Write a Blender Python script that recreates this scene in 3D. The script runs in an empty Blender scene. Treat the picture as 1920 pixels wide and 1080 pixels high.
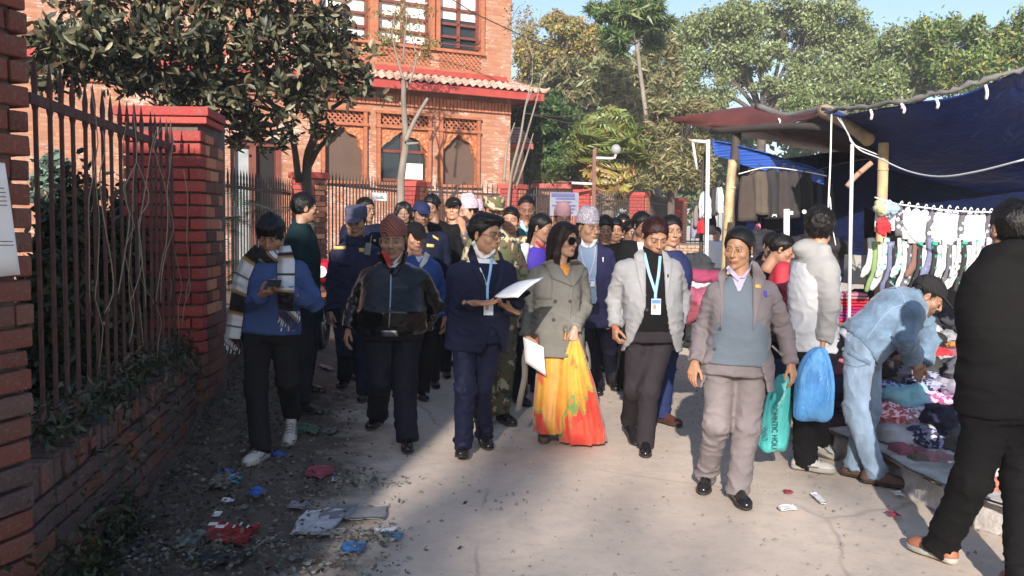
import bpy, bmesh, math, random, time
import numpy as np
from mathutils import Vector, Matrix, noise as mnoise
from mathutils.bvhtree import BVHTree
import openvdb
T0 = time.time()
R = math.radians
random.seed(7); RNG = np.random.default_rng(7)
SC = bpy.context.scene
COL = SC.collection
# ------------------------------------------------------------------ camera, world, sun, exposure
F = 1700.0; HOR = 420.0; ROLL = 0.013
cam_d = bpy.data.cameras.new("camera"); cam = bpy.data.objects.new("camera", cam_d); COL.objects.link(cam)
cam_d.sensor_width = 36; cam_d.lens = 36 * F / 1920; cam_d.clip_end = 2000; cam_d.clip_start = .05
PITCH = math.atan((540 - HOR) / F)
CAM = Vector((0, 0, 1.6))
CR = (Matrix.Rotation(R(90) - PITCH, 3, 'X') @ Matrix.Rotation(ROLL, 3, 'Z'))
cam.matrix_world = Matrix.Translation(CAM) @ CR.to_4x4()
SC.camera = cam
SC.view_settings.view_transform = 'Standard'; SC.view_settings.look = 'None'
SC.view_settings.exposure = 0.98; SC.view_settings.gamma = 1.0; SC.view_settings.use_curve_mapping = False
SUN = Vector((.15, 1, -.405)).normalized()      # direction the light travels
world = bpy.data.worlds.new("World"); SC.world = world; world.use_nodes = True
wn = world.node_tree.nodes; wl = world.node_tree.links
sky = wn.new("ShaderNodeTexSky"); sky.sky_type = 'NISHITA'; sky.sun_disc = False
sky.sun_elevation = math.asin(-SUN.z); sky.sun_rotation = math.atan2(-SUN.x, -SUN.y)
sky.air_density = 1.2; sky.dust_density = 2.4; sky.ozone_density = 2.3; sky.altitude = 1300
wl.new(sky.outputs[0], wn["Background"].inputs[0]); wn["Background"].inputs[1].default_value = 0.10
sl = bpy.data.lights.new("sun", 'SUN'); sl.energy = 4.9; sl.angle = R(.6); sl.color = (1, .915, .82)
so = bpy.data.objects.new("sun", sl); COL.objects.link(so)
so.rotation_euler = SUN.to_track_quat('-Z', 'Y').to_euler(); so.location = (-3, -20, 15)
SC.cycles.max_bounces = 5; SC.cycles.diffuse_bounces = 3; SC.cycles.glossy_bounces = 2
SC.cycles.transmission_bounces = 4; SC.cycles.transparent_max_bounces = 6; SC.cycles.caustics_reflective = False
SC.cycles.caustics_refractive = False; SC.cycles.use_adaptive_sampling = True; SC.cycles.volume_bounces = 0; SC.cycles.volume_step_rate = 10

CRn = np.array(CR)
def ray(px, py):
    return (CR @ Vector(((px - 960) / F, -(py - 540) / F, -1))).normalized()
def W(px, py, Y):
    d = ray(px, py); return CAM + d * (Y / d.y)
def G(px, py, z=0.0):
    d = ray(px, py); return CAM + d * ((z - 1.6) / d.z)
def project(P):
    """world points (...,3) -> pixel x,y arrays (1920 frame)"""
    q = (P - np.array(CAM, dtype=P.dtype)) @ CRn.astype(P.dtype)
    return 960 + F * q[..., 0] / -q[..., 2], 540 - F * q[..., 1] / -q[..., 2]
def sm(a, b, x):
    t = np.clip((x - a) / (b - a), 0, 1); return t * t * (3 - 2 * t)
def wallX(Y): return -1.83 - .141 * (Y - 3.5)
def gz(x, y):
    """height of the ground"""
    z = .30 * sm(9, 30, y)
    m = .30 * sm(4.2, 7.6, y) * (1 - sm(0, .95, x - wallX(y)))
    return float(z + m) if np.ndim(x) == 0 else z + m
# ------------------------------------------------------------------ colours and materials
def lin(h):
    if isinstance(h, str):
        c = [int(h[i:i + 2], 16) / 255 for i in (0, 2, 4)]
        return tuple(((v + .055) / 1.055) ** 2.4 if v > .04 else v / 12.92 for v in c)
    return tuple(h)
MATS = {}
class NT:
    def __init__(s, m):
        s.m = m; s.n = m.node_tree.nodes; s.l = m.node_tree.links; s.b = s.n["Principled BSDF"]
        s.tc = None
    def co(s, kind="Object", scale=None):
        if s.tc is None: s.tc = s.n.new("ShaderNodeTexCoord")
        o = s.tc.outputs[kind]
        if scale is not None:
            mp = s.n.new("ShaderNodeMapping"); mp.inputs['Scale'].default_value = scale if hasattr(scale, '__len__') else (scale,) * 3
            s.l.new(o, mp.inputs[0]); o = mp.outputs[0]
        return o
    def noise(s, scale, detail=3, rough=.55, co=None, dist=0):
        t = s.n.new("ShaderNodeTexNoise"); t.inputs['Scale'].default_value = scale; t.inputs['Detail'].default_value = detail
        t.inputs['Roughness'].default_value = rough; t.inputs['Distortion'].default_value = dist
        s.l.new(co if co is not None else s.co(), t.inputs['Vector']); return t.outputs['Fac']
    def ramp(s, f, stops, interp='LINEAR'):
        r = s.n.new("ShaderNodeValToRGB"); e = r.color_ramp.elements; r.color_ramp.interpolation = interp
        while len(e) < len(stops): e.new(.5)
        for k, (p, c) in enumerate(stops):
            e[k].position = p; c = lin(c) if isinstance(c, str) else c
            e[k].color = (*(c if hasattr(c, '__len__') else (c,) * 3), 1)
        s.l.new(f, r.inputs[0]); return r.outputs[0]
    def mix(s, f, a, b, mode='MIX'):
        x = s.n.new("ShaderNodeMix"); x.data_type = 'RGBA'; x.blend_type = mode
        for i, v in ((0, f), (6, a), (7, b)):
            if isinstance(v, bpy.types.NodeSocket): s.l.new(v, x.inputs[i])
            elif i == 0: x.inputs[0].default_value = v
            else:
                v = lin(v); x.inputs[i].default_value = (*v, 1)
        return x.outputs[2]
    def math(s, op, a, b=0.5):
        x = s.n.new("ShaderNodeMath"); x.operation = op
        for i, v in enumerate((a, b)):
            if isinstance(v, bpy.types.NodeSocket): s.l.new(v, x.inputs[i])
            else: x.inputs[i].default_value = v
        return x.outputs[0]
    def attr(s, name, out='Color'):
        a = s.n.new("ShaderNodeAttribute"); a.attribute_name = name; return a.outputs[out]
    def base(s, c):
        if isinstance(c, bpy.types.NodeSocket): s.l.new(c, s.b.inputs['Base Color'])
        else: s.b.inputs['Base Color'].default_value = (*lin(c), 1)
    def bump(s, h, strength=.3, dist=.01):
        b = s.n.new("ShaderNodeBump"); b.inputs['Strength'].default_value = strength; b.inputs['Distance'].default_value = dist
        s.l.new(h, b.inputs['Height']); s.l.new(b.outputs[0], s.b.inputs['Normal'])
    def set(s, **k):
        for a, v in k.items():
            i = s.b.inputs[a.replace('_', ' ')]
            if isinstance(v, bpy.types.NodeSocket): s.l.new(v, i)
            else: i.default_value = v
def newmat(name):
    m = bpy.data.materials.new(name); m.use_nodes = True; MATS[name] = m; return NT(m)
def mat(color, rough=.8, bump=.25, bscale=60, var=.18, vscale=5, metal=0, sheen=0, key=None, spec=.5, stretch=None, coat=0):
    """plain surface with a little variation"""
    k = key or f"m_{color}_{rough}_{bump}_{bscale}_{var}_{metal}_{sheen}_{stretch}_{coat}"
    if k in MATS: return MATS[k]
    t = newmat(k); c = np.array(lin(color))
    co = t.co(scale=stretch) if stretch else t.co()
    n = t.noise(vscale, 4, .6, co)
    lo = tuple(c * (1 - var)); hi = tuple(np.minimum(c * (1 + var), 1))
    t.base(t.ramp(n, [(.3, lo), (.7, hi)]))
    t.set(Roughness=rough, Metallic=metal)
    t.b.inputs['Specular IOR Level'].default_value = spec
    if sheen: t.b.inputs['Sheen Weight'].default_value = sheen
    if coat: t.b.inputs['Coat Weight'].default_value = coat
    if bump: t.bump(t.noise(bscale, 3, .6, co), bump, .004)
    return t.m
# ------------------------------------------------------------------ objects
def tag(o, label=None, cat=None, group=None, kind=None):
    if label: o['label'] = label
    if cat: o['category'] = cat
    if group: o['group'] = group
    if kind: o['kind'] = kind
    return o
def empty(name, loc, label=None, cat=None, group=None, kind=None):
    o = bpy.data.objects.new(name, None); o.location = loc; o.empty_display_size = .1
    COL.objects.link(o); return tag(o, label, cat, group, kind)
def mesh_np(name, V, Fq, smooth=True):
    me = bpy.data.meshes.new(name)
    V = np.asarray(V, dtype=np.float32)
    if isinstance(Fq, np.ndarray):
        n, k = Fq.shape
        me.vertices.add(len(V)); me.vertices.foreach_set('co', V.ravel())
        me.loops.add(n * k); me.loops.foreach_set('vertex_index', Fq.astype(np.int32).ravel())
        me.polygons.add(n); me.polygons.foreach_set('loop_start', np.arange(0, n * k, k, dtype=np.int32))
        me.polygons.foreach_set('loop_total', np.full(n, k, dtype=np.int32))
        me.update(calc_edges=True)
    else:
        me.from_pydata([tuple(v) for v in V], [], Fq)
    if smooth: me.polygons.foreach_set('use_smooth', np.ones(len(me.polygons), dtype=bool))
    return me
def link(name, me, m=None, parent=None, loc=None):
    o = bpy.data.objects.new(name, me); COL.objects.link(o)
    if m is not None:
        for x in (m if isinstance(m, (list, tuple)) else [m]): me.materials.append(x)
    if parent is not None: o.parent = parent
    if loc is not None: o.location = loc
    return o
def obj(name, V, Fq, m, parent=None, origin=None, smooth=True):
    """V in world coordinates; origin = world location of the parent thing (or own origin)"""
    V = np.asarray(V, dtype=np.float64).reshape(-1, 3)
    if origin is None:
        origin = Vector(parent.location) if parent is not None else Vector((V[:, 0].mean(), V[:, 1].mean(), V[:, 2].min()))
        if parent is not None and parent.parent is not None: origin = origin + Vector(parent.parent.location)
    me = mesh_np(name, V - np.array(origin), Fq, smooth)
    o = link(name, me, m, parent)
    if parent is None: o.location = origin
    return o
class MB:
    """collects simple shapes in one mesh, world coordinates"""
    def __init__(s): s.v = []; s.f = []; s.mi = []
    def add(s, V, Fs, mi=0):
        n = len(s.v); s.v.extend([tuple(v) for v in V]); s.f.extend([tuple(n + i for i in f) for f in Fs]); s.mi.extend([mi] * len(Fs)); return s
    def box(s, c, size, rot=None, mi=0):
        c = Vector(c); h = Vector(size) / 2
        V = []
        for x in (-1, 1):
            for y in (-1, 1):
                for z in (-1, 1):
                    p = Vector((x * h.x, y * h.y, z * h.z))
                    if rot is not None: p = rot @ p
                    V.append(c + p)
        return s.add(V, [(0, 1, 3, 2), (4, 6, 7, 5), (0, 4, 5, 1), (2, 3, 7, 6), (0, 2, 6, 4), (1, 5, 7, 3)], mi)
    def tube(s, pts, rad, n=8, caps=True, mi=0):
        pts = [Vector(p) for p in pts]; m = len(pts)
        if not hasattr(rad, '__len__'): rad = [rad] * m
        V = []; up = Vector((.13, .21, .97)).normalized(); prev = None
        for i, p in enumerate(pts):
            t = (pts[min(i + 1, m - 1)] - pts[max(i - 1, 0)]).normalized()
            if prev is None:
                a = t.cross(up)
                if a.length < .05: a = t.cross(Vector((1, 0, 0)))
                a.normalize()
            else: a = (prev - t * prev.dot(t)).normalized()
            prev = a; b = t.cross(a)
            for k in range(n):
                q = 2 * math.pi * k / n; V.append(p + (a * math.cos(q) + b * math.sin(q)) * rad[i])
        Fs = []
        for i in range(m - 1):
            for k in range(n):
                k2 = (k + 1) % n; Fs.append((i * n + k, i * n + k2, (i + 1) * n + k2, (i + 1) * n + k))
        if caps: Fs.append(tuple(range(n - 1, -1, -1))); Fs.append(tuple((m - 1) * n + k for k in range(n)))
        return s.add(V, Fs, mi)
    def rings(s, rings, caps=True, mi=0):
        n = len(rings[0]); V = [p for r in rings for p in r]; Fs = []
        for i in range(len(rings) - 1):
            for k in range(n):
                k2 = (k + 1) % n; Fs.append((i * n + k, i * n + k2, (i + 1) * n + k2, (i + 1) * n + k))
        if caps: Fs.append(tuple(range(n - 1, -1, -1))); Fs.append(tuple((len(rings) - 1) * n + k for k in range(n)))
        return s.add(V, Fs, mi)
    def extrude(s, poly, off, mi=0):
        n = len(poly); off = Vector(off); P = [Vector(p) for p in poly]
        Fs = [tuple(range(n)), tuple(range(2 * n - 1, n - 1, -1))] + [((i + 1) % n, i, n + i, n + (i + 1) % n) for i in range(n)]
        return s.add(P + [p + off for p in P], Fs, mi)
    def build(s, name, m, parent=None, smooth=False, origin=None, bevel=0):
        o = obj(name, np.array([tuple(v) for v in s.v]), s.f, m, parent, origin, smooth)
        if isinstance(m, (list, tuple)): o.data.polygons.foreach_set('material_index', s.mi)
        if bevel:
            b = o.modifiers.new('bevel', 'BEVEL'); b.width = bevel; b.segments = 2; b.limit_method = 'ANGLE'
        return o
def curve_pts(pts, n=24):
    """Catmull-Rom through pts"""
    P = [Vector(p) for p in pts]; P = [P[0] * 2 - P[1]] + P + [P[-1] * 2 - P[-2]]; out = []
    m = len(P) - 3; per = max(1, n // m)
    for i in range(m):
        a, b, c, d = P[i:i + 4]
        for k in range(per):
            t = k / per
            out.append(.5 * ((2 * b) + (c - a) * t + (2 * a - 5 * b + 4 * c - d) * t * t + (3 * b - a - 3 * c + d) * t ** 3))
    out.append(P[-2]); return out
# ------------------------------------------------------------------ signed distance volumes
def smin(a, b, k):
    if k <= 0: return np.minimum(a, b)
    h = np.clip(.5 + .5 * (b - a) / k, 0, 1); return b + (a - b) * h - k * h * (1 - h)
class Vol:
    def __init__(s, lo, hi, vx):
        s.lo = np.array(lo, dtype=np.float32) - 2 * vx; s.vx = vx
        s.n = np.ceil((np.array(hi) + 2 * vx - s.lo) / vx).astype(int) + 1
        s.d = np.full(s.n, .25, dtype=np.float32)
    def sub(s, lo, hi):
        i0 = np.clip(np.floor((np.array(lo) - s.lo) / s.vx).astype(int), 0, s.n); i1 = np.clip(np.ceil((np.array(hi) - s.lo) / s.vx).astype(int) + 1, 0, s.n)
        sl = tuple(slice(a, b) for a, b in zip(i0, i1))
        ax = [(s.lo[i] + s.vx * np.arange(i0[i], i1[i])).astype(np.float32) for i in range(3)]
        return sl, ax[0][:, None, None], ax[1][None, :, None], ax[2][None, None, :]
    def put(s, sl, d, k, cut=False):
        if d.size == 0: return
        if cut: s.d[sl] = -smin(-s.d[sl], d, k)
        else: s.d[sl] = smin(s.d[sl], d, k)
    def seg(s, p0, p1, r0, r1=None, k=.02, cut=False, flat=None):
        """rounded cone; flat=(axis vector, factor) squashes along an axis"""
        r1 = r0 if r1 is None else r1
        p0 = np.array(p0, dtype=np.float32); p1 = np.array(p1, dtype=np.float32); m = max(r0, r1) * (1 if flat is None else max(1, 1 / flat[1])) + k + 2 * s.vx
        sl, X, Y, Z = s.sub(np.minimum(p0, p1) - m, np.maximum(p0, p1) + m)
        ba = p1 - p0; L = float(ba @ ba) + 1e-9
        px, py, pz = X - p0[0], Y - p0[1], Z - p0[2]
        h = np.clip((px * ba[0] + py * ba[1] + pz * ba[2]) / L, 0, 1)
        qx, qy, qz = px - h * ba[0], py - h * ba[1], pz - h * ba[2]
        if flat is None: d = np.sqrt(qx * qx + qy * qy + qz * qz)
        else:
            a = np.array(flat[0], dtype=np.float32); a = a / np.linalg.norm(a); t = qx * a[0] + qy * a[1] + qz * a[2]
            d = np.sqrt(np.maximum(qx * qx + qy * qy + qz * qz - t * t, 0) + (t * flat[1]) ** 2)
        s.put(sl, d - (r0 + (r1 - r0) * h), k, cut); return s
    def ell(s, c, r, k=.02, cut=False, rot=None):
        c = np.array(c, dtype=np.float32); r = np.array(r, dtype=np.float32); m = r.max() + k + 2 * s.vx
        sl, X, Y, Z = s.sub(c - m, c + m)
        x, y, z = X - c[0], Y - c[1], Z - c[2]
        if rot is not None:
            M = np.array(rot, dtype=np.float32)
            x, y, z = (M[0, 0] * x + M[1, 0] * y + M[2, 0] * z, M[0, 1] * x + M[1, 1] * y + M[2, 1] * z, M[0, 2] * x + M[1, 2] * y + M[2, 2] * z)
        q = np.sqrt((x / r[0]) ** 2 + (y / r[1]) ** 2 + (z / r[2]) ** 2)
        d = (q - 1) * r.min() * (.5 + .5 * np.minimum(1, (r.max() / r.min())) ) if False else (q - 1) * float(np.median(r))
        s.put(sl, d, k, cut); return s
    def loft(s, o, rt, fw, up, secs, k=.03, n=2.2, cut=False):
        """secs: rows (t, a, b, x offset, forward offset)"""
        S = np.array([tuple(x) + (0,) * (5 - len(x)) for x in secs], dtype=np.float32); S = S[np.argsort(S[:, 0])]
        o = np.array(o, dtype=np.float32); rt, fw, up = [np.array(v, dtype=np.float32) for v in (rt, fw, up)]
        m = max(S[:, 1].max(), S[:, 2].max()) + k + 2 * s.vx + abs(S[:, 3:]).max()
        a, b = o + up * S[0, 0], o + up * S[-1, 0]
        sl, X, Y, Z = s.sub(np.minimum(a, b) - m, np.maximum(a, b) + m)
        x, y, z = X - o[0], Y - o[1], Z - o[2]
        u = x * rt[0] + y * rt[1] + z * rt[2]; v = x * fw[0] + y * fw[1] + z * fw[2]; t = x * up[0] + y * up[1] + z * up[2]
        tt = np.linspace(S[0, 0], S[-1, 0], 160)
        def smooth_interp(col):
            v_ = np.interp(tt, S[:, 0], S[:, col]); kk = np.hanning(13); kk /= kk.sum()
            return np.convolve(np.pad(v_, 6, mode='edge'), kk, mode='valid').astype(np.float32)
        idx = np.clip((t - S[0, 0]) / (S[-1, 0] - S[0, 0]) * 159, 0, 158.999); i = idx.astype(np.int32); f = idx - i
        def at(col):
            c = smooth_interp(col); return c[i] * (1 - f) + c[i + 1] * f
        A, B = at(1), at(2)
        q = (np.abs((u - at(3)) / A) ** n + np.abs((v - at(4)) / B) ** n) ** (1 / n)
        d = (q - 1) * np.minimum(A, B)
        d = np.maximum(d, np.maximum(S[0, 0] - t, t - S[-1, 0]))
        s.put(sl, d.astype(np.float32), k, cut); return s
    def plane_cut(s, p, nrm, box=None):
        """remove what lies on the side nrm points to (inside box lo,hi)"""
        nrm = np.array(nrm, dtype=np.float32); nrm /= np.linalg.norm(nrm)
        lo, hi = box if box is not None else (s.lo, s.lo + s.n * s.vx)
        sl, X, Y, Z = s.sub(lo, hi)
        d = -((X - p[0]) * nrm[0] + (Y - p[1]) * nrm[1] + (Z - p[2]) * nrm[2])
        s.d[sl] = np.maximum(s.d[sl], -d); return s
    def poly_cut(s, poly, o, fw, f0=0.0, keep=False, f1=9.0):
        """remove the prism seen by the camera through pixel polygon poly, in front of plane o+fw*f0"""
        sl, X, Y, Z = s.sub(s.lo, s.lo + s.n * s.vx)
        q0 = X - CAM.x; q1 = Y - CAM.y; q2 = Z - CAM.z
        cx = q0 * CRn[0, 0] + q1 * CRn[1, 0] + q2 * CRn[2, 0]; cy = q0 * CRn[0, 1] + q1 * CRn[1, 1] + q2 * CRn[2, 1]; cz = -(q0 * CRn[0, 2] + q1 * CRn[1, 2] + q2 * CRn[2, 2])
        px = 960 + F * cx / cz; py = 540 - F * cy / cz
        d = np.full(px.shape, 1e9, dtype=np.float32); ins = np.zeros(px.shape, dtype=bool)
        P = np.array(poly, dtype=np.float32); n = len(P)
        for i in range(n):
            a, b = P[i], P[(i + 1) % n]; e = b - a; wx, wy = px - a[0], py - a[1]
            h = np.clip((wx * e[0] + wy * e[1]) / (e @ e), 0, 1)
            d = np.minimum(d, (wx - h * e[0]) ** 2 + (wy - h * e[1]) ** 2)
            c = (a[1] <= py) != (b[1] <= py)
            ins ^= c & (px < a[0] + (py - a[1]) * (e[0] / (e[1] if abs(e[1]) > 1e-6 else 1e-6)))
        sd = np.sqrt(d) * cz / F; sd[ins] *= -1
        f = (X - o[0]) * fw[0] + (Y - o[1]) * fw[1] + (Z - o[2]) * fw[2]
        cut = np.maximum(np.maximum(sd, f0 - f), f - f1)
        s.d = np.maximum(s.d, -cut); return s
    def mesh(s, adapt=0.0):
        g = openvdb.FloatGrid(.25); g.copyFromArray(np.clip(s.d, -.25, .25))
        P, Q = g.convertToQuads(0.0)
        P = P * s.vx + s.lo
        return P.astype(np.float32), Q.astype(np.int32)
def joinm(parts):
    V = []; Fs = []; n = 0
    for v, f in parts:
        V.append(v); Fs.append(f + n); n += len(v)
    return np.concatenate(V), np.concatenate(Fs)
def normals(V, Fq):
    e = np.cross(V[Fq[:, 2]] - V[Fq[:, 0]], V[Fq[:, -1]] - V[Fq[:, 1]]); N = np.zeros_like(V)
    for k in range(Fq.shape[1]): np.add.at(N, Fq[:, k], e)
    return N / (np.linalg.norm(N, axis=1, keepdims=True) + 1e-9)
def relax(V, Fq, it=1, w=.5):
    for _ in range(it):
        A = np.zeros_like(V); C = np.zeros(len(V), dtype=np.float32)
        for k in range(Fq.shape[1]):
            a, b = Fq[:, k], Fq[:, (k + 1) % Fq.shape[1]]
            np.add.at(A, a, V[b]); np.add.at(C, a, 1)
        V = V * (1 - w) + A / np.maximum(C, 1)[:, None] * w
    return V
def wnoise(P, freq, seed=0, octs=2):
    """cheap smooth noise, about -1..1; freq may be a 3-vector"""
    r = np.random.default_rng(seed); out = 0; amp = 1; P = P * np.array(freq)
    for o in range(octs):
        for j in range(3):
            k = r.normal(size=3); k /= np.linalg.norm(k); k2 = r.normal(size=3)
            out = out + amp * np.sin(P @ k * 1.9 + 2.2 * np.sin(P @ k2 * .8 + r.uniform(0, 6)) + r.uniform(0, 6))
        amp *= .5; P = P * 2.1
    return out / 3
def folds(V, Fq, amp, freq=(9, 9, 22), seed=0, mask=None, sharp=True):
    N = normals(V, Fq); n = wnoise(V, freq, seed)
    if sharp: n = 1 - 2 * np.abs(n)
    d = amp * n
    if mask is not None: d = d * mask
    return V + N * d[:, None]
# ================================================================== ground
def ground():
    xs = np.unique(np.concatenate([np.linspace(-400, -30, 12), np.linspace(-30, -4, 40), np.linspace(-4, 6, 110), np.linspace(6, 30, 40), np.linspace(30, 400, 12)]))
    ys = np.unique(np.concatenate([np.linspace(-60, 2.4, 30), np.linspace(2.4, 12, 120), np.linspace(12, 40, 40), np.linspace(40, 600, 20)]))
    X, Y = np.meshgrid(xs, ys, indexing='ij'); Z = gz(X, Y)
    P = np.stack([X, Y, Z], -1).reshape(-1, 3)
    near = (1 - sm(.3, 1.5, P[:, 0] - wallX(P[:, 1])))
    P[:, 2] += .006 * wnoise(P, 1.3, 3) + near * .014 * wnoise(P, 6, 5) * (P[:, 1] > 2) - .012
    nx, ny = len(xs), len(ys); I = np.arange(nx * ny).reshape(nx, ny)
    Q = np.stack([I[:-1, :-1], I[1:, :-1], I[1:, 1:], I[:-1, 1:]], -1).reshape(-1, 4)
    t = newmat("ground_dust"); c = t.co()
    big = t.noise(.7, 5, .62, c); mid = t.noise(7, 6, .7, c); fine = t.noise(70, 4, .75, c); gr = t.noise(260, 2, .8, c)
    dust = t.mix(t.ramp(big, [(.35, 0.), (.65, 1.)]), (.63, .515, .425), (.71, .59, .49))
    dust = t.mix(t.ramp(mid, [(.42, 0.), (.62, .3)]), dust, (.40, .35, .31))
    dust = t.mix(t.ramp(gr, [(.35, .3), (.6, 0.)]), dust, (.30, .27, .24))
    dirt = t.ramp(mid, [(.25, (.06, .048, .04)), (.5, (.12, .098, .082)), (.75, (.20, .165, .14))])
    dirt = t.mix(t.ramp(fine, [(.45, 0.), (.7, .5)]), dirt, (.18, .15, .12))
    sep = t.n.new("ShaderNodeSeparateXYZ"); t.l.new(c, sep.inputs[0])
    # distance from the wall line, ragged by noise
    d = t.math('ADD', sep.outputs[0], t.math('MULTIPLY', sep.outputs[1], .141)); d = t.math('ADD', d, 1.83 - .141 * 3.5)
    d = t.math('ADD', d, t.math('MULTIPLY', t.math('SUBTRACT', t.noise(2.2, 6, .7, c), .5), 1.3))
    cv = t.n.new("ShaderNodeTexVoronoi"); cv.feature = 'DISTANCE_TO_EDGE'; cv.inputs['Scale'].default_value = .55; wc = t.n.new("ShaderNodeMix"); wc.data_type = 'RGBA'; wc.inputs[0].default_value = .12; t.l.new(c, wc.inputs[6])
    nn_ = t.n.new("ShaderNodeTexNoise"); nn_.inputs['Scale'].default_value = 2.5; nn_.inputs['Detail'].default_value = 5; t.l.new(c, nn_.inputs['Vector']); t.l.new(nn_.outputs['Color'], wc.inputs[7]); t.l.new(wc.outputs[2], cv.inputs['Vector'])
    crack = t.math('MULTIPLY', t.ramp(cv.outputs['Distance'], [(.0, 1.), (.008, 0.)]), t.ramp(t.noise(.9, 2, .5, c), [(.45, 0.), (.6, .55)]))
    dust = t.mix(crack, dust, (.20, .17, .15)); st = t.noise(1.7, 6, .72, c, 1.2); dust = t.mix(t.ramp(st, [(.56, 0.), (.72, .5)]), dust, (.36, .31, .275)); dust = t.mix(t.ramp(t.noise(24, 4, .7, c), [(.60, 0.), (.70, .55)]), dust, (.33, .29, .26))
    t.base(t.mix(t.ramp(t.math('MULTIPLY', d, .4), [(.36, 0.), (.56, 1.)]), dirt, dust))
    t.set(Roughness=.93); t.b.inputs['Specular IOR Level'].default_value = .2
    h = t.math('ADD', t.math('MULTIPLY', fine, .5), t.math('MULTIPLY', mid, .8)); t.bump(t.math('ADD', h, t.math('MULTIPLY', gr, .3)), .28, .010)
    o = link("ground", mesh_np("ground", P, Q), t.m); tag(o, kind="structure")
ground()
# ================================================================== bricks
def brick_mat(name, stops, mortar_dirt=.35, paint=None):
    t = newmat(name); c = t.co()
    oi = t.n.new("ShaderNodeObjectInfo"); col = t.ramp(oi.outputs['Random'], stops)
    n = t.noise(14, 5, .7, c); col = t.mix(t.ramp(n, [(.35, 0.), (.75, mortar_dirt)]), col, (.13, .10, .085))
    n2 = t.noise(55, 3, .7, c); col = t.mix(t.ramp(n2, [(.55, 0.), (.8, .3)]), col, (.42, .36, .32))
    if paint: col = t.mix(t.ramp(t.noise(9, 6, .75, c), [(.60, 0.), (.66, .8)]), col, (.20, .085, .055))
    t.base(col); t.set(Roughness=.88 if paint is None else .75); t.bump(t.math('ADD', n, n2), .8, .008); return t.m
M_brick = brick_mat("old_brick", [(0, (.10, .026, .018)), (.3, (.16, .038, .024)), (.6, (.20, .052, .03)), (.8, (.13, .048, .034)), (1, (.24, .080, .045))], .5)
M_brickp = brick_mat("red_painted_brick", [(0, (.30, .026, .024)), (.5, (.40, .040, .034)), (1, (.47, .060, .045))], .4, 1)
M_bricko = brick_mat("orange_brick", [(0, (.42, .13, .06)), (.5, (.55, .2, .1)), (1, (.62, .28, .15))], .25)
M_brickg = brick_mat("purple_grey_brick", [(0, (.060, .034, .034)), (.5, (.090, .046, .044)), (1, (.13, .060, .05))], .55)
M_mortar = mat((.11, .095, .085), .95, .8, 60, .35, 9)
BR = {}
def brick_mesh(L, D, H, m, v):
    k = (round(L, 3), round(D, 3), round(H, 3), m.name, v)
    if k not in BR:
        bm = bmesh.new(); bmesh.ops.create_cube(bm, size=1)
        rr = random.Random(int(L * 1000) * 7 + v)
        for p in bm.verts:
            p.co = Vector((p.co.x * L, p.co.y * D, p.co.z * H)) + Vector([rr.uniform(-.0025, .0025) for _ in range(3)])
        bmesh.ops.bevel(bm, geom=bm.edges[:], offset=.005, segments=1, affect='EDGES')
        me = bpy.data.meshes.new("brick"); bm.to_mesh(me); bm.free(); me.materials.append(m); BR[k] = me
    return BR[k]
def put_brick(parent, P, u, n, L, D, H, m, vis=True):
    """brick with its outer face centred at P; u along, n outward; world vectors, parent unrotated"""
    o = bpy.data.objects.new("brick", brick_mesh(L, D, H, m, random.randint(0, 4))); COL.objects.link(o); o.parent = parent
    up = Vector((0, 0, 1)); u = Vector(u)
    M = Matrix((u, Vector(n), up)).transposed().to_4x4()
    j = random.uniform(-.003, .006); a = Matrix.Rotation(random.uniform(-.012, .012), 4, 'Z')
    M = M @ a; M.translation = Vector(P) - Vector(parent.location) - Vector(n) * (D / 2 - j)
    o.matrix_local = M; return o
CH = .088; BH = .074; BL = .235; BD = .11
def brick_face(parent, A, u, n, width, z0, z1, mfun, start=0, depth=BD, proud=0, jit=0):
    """courses of bricks covering the face that starts at A and runs along u"""
    u = Vector(u).normalized(); n = Vector(n).normalized(); k = 0; z = z0; A = Vector(A)
    while z + BH * .6 < z1:
        h = min(BH, z1 - z); x = 0.0; first = (k + start) % 2 == 1
        s = random.uniform(-jit, jit)
        while x < width - .02:
            L = BD if (first and x == 0) else BL
            if width - x - L < .07: L = width - x
            Lb = L - .012
            c = A + u * (x + L / 2) + n * (proud + s * .5); c.z = z + h / 2
            put_brick(parent, c, u, n, Lb, depth, h, mfun(x + L / 2, z + h / 2))
            x += L
        z += CH; k += 1
DW = Vector((-.141, 1, 0)).normalized(); NW = Vector((1, .141, 0)).normalized()
X1 = Vector((1, 0, 0)); YN = Vector((0, -1, 0)); Z1 = Vector((0, 0, 1))
# ---- near pillar (its road-side face is seen at a slant)
e = W(44, 400, 3.32); NU = Vector((.27, .963, 0)).normalized(); NN = Vector((.963, -.27, 0)).normalized(); e.z = 0
npil = empty("brick_pillar", (e.x, e.y, 0), "nearest brick pillar with a paper notice pinned on it, at the left edge", "pillar")
PW = 1.1; A_n = e - NU * PW
MB().box(e - NU * (PW / 2 + .01) - NN * .20 + Z1 * 1.9, (.35, PW - .03, 3.8), Matrix.Rotation(math.atan2(-NU.x, NU.y), 3, 'Z')).build("mortar_core", M_mortar, npil)
def mf_near(x, z): return random.choice([M_brick, M_brick, M_brickg]) if z < 1.0 else M_brick
brick_face(npil, A_n, NU, NN, PW + .045, 1.12, 3.6, mf_near, jit=.006)
brick_face(npil, A_n, NU, NN, PW + .01, .0, 1.11, mf_near, proud=.012, jit=.022)
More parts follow.
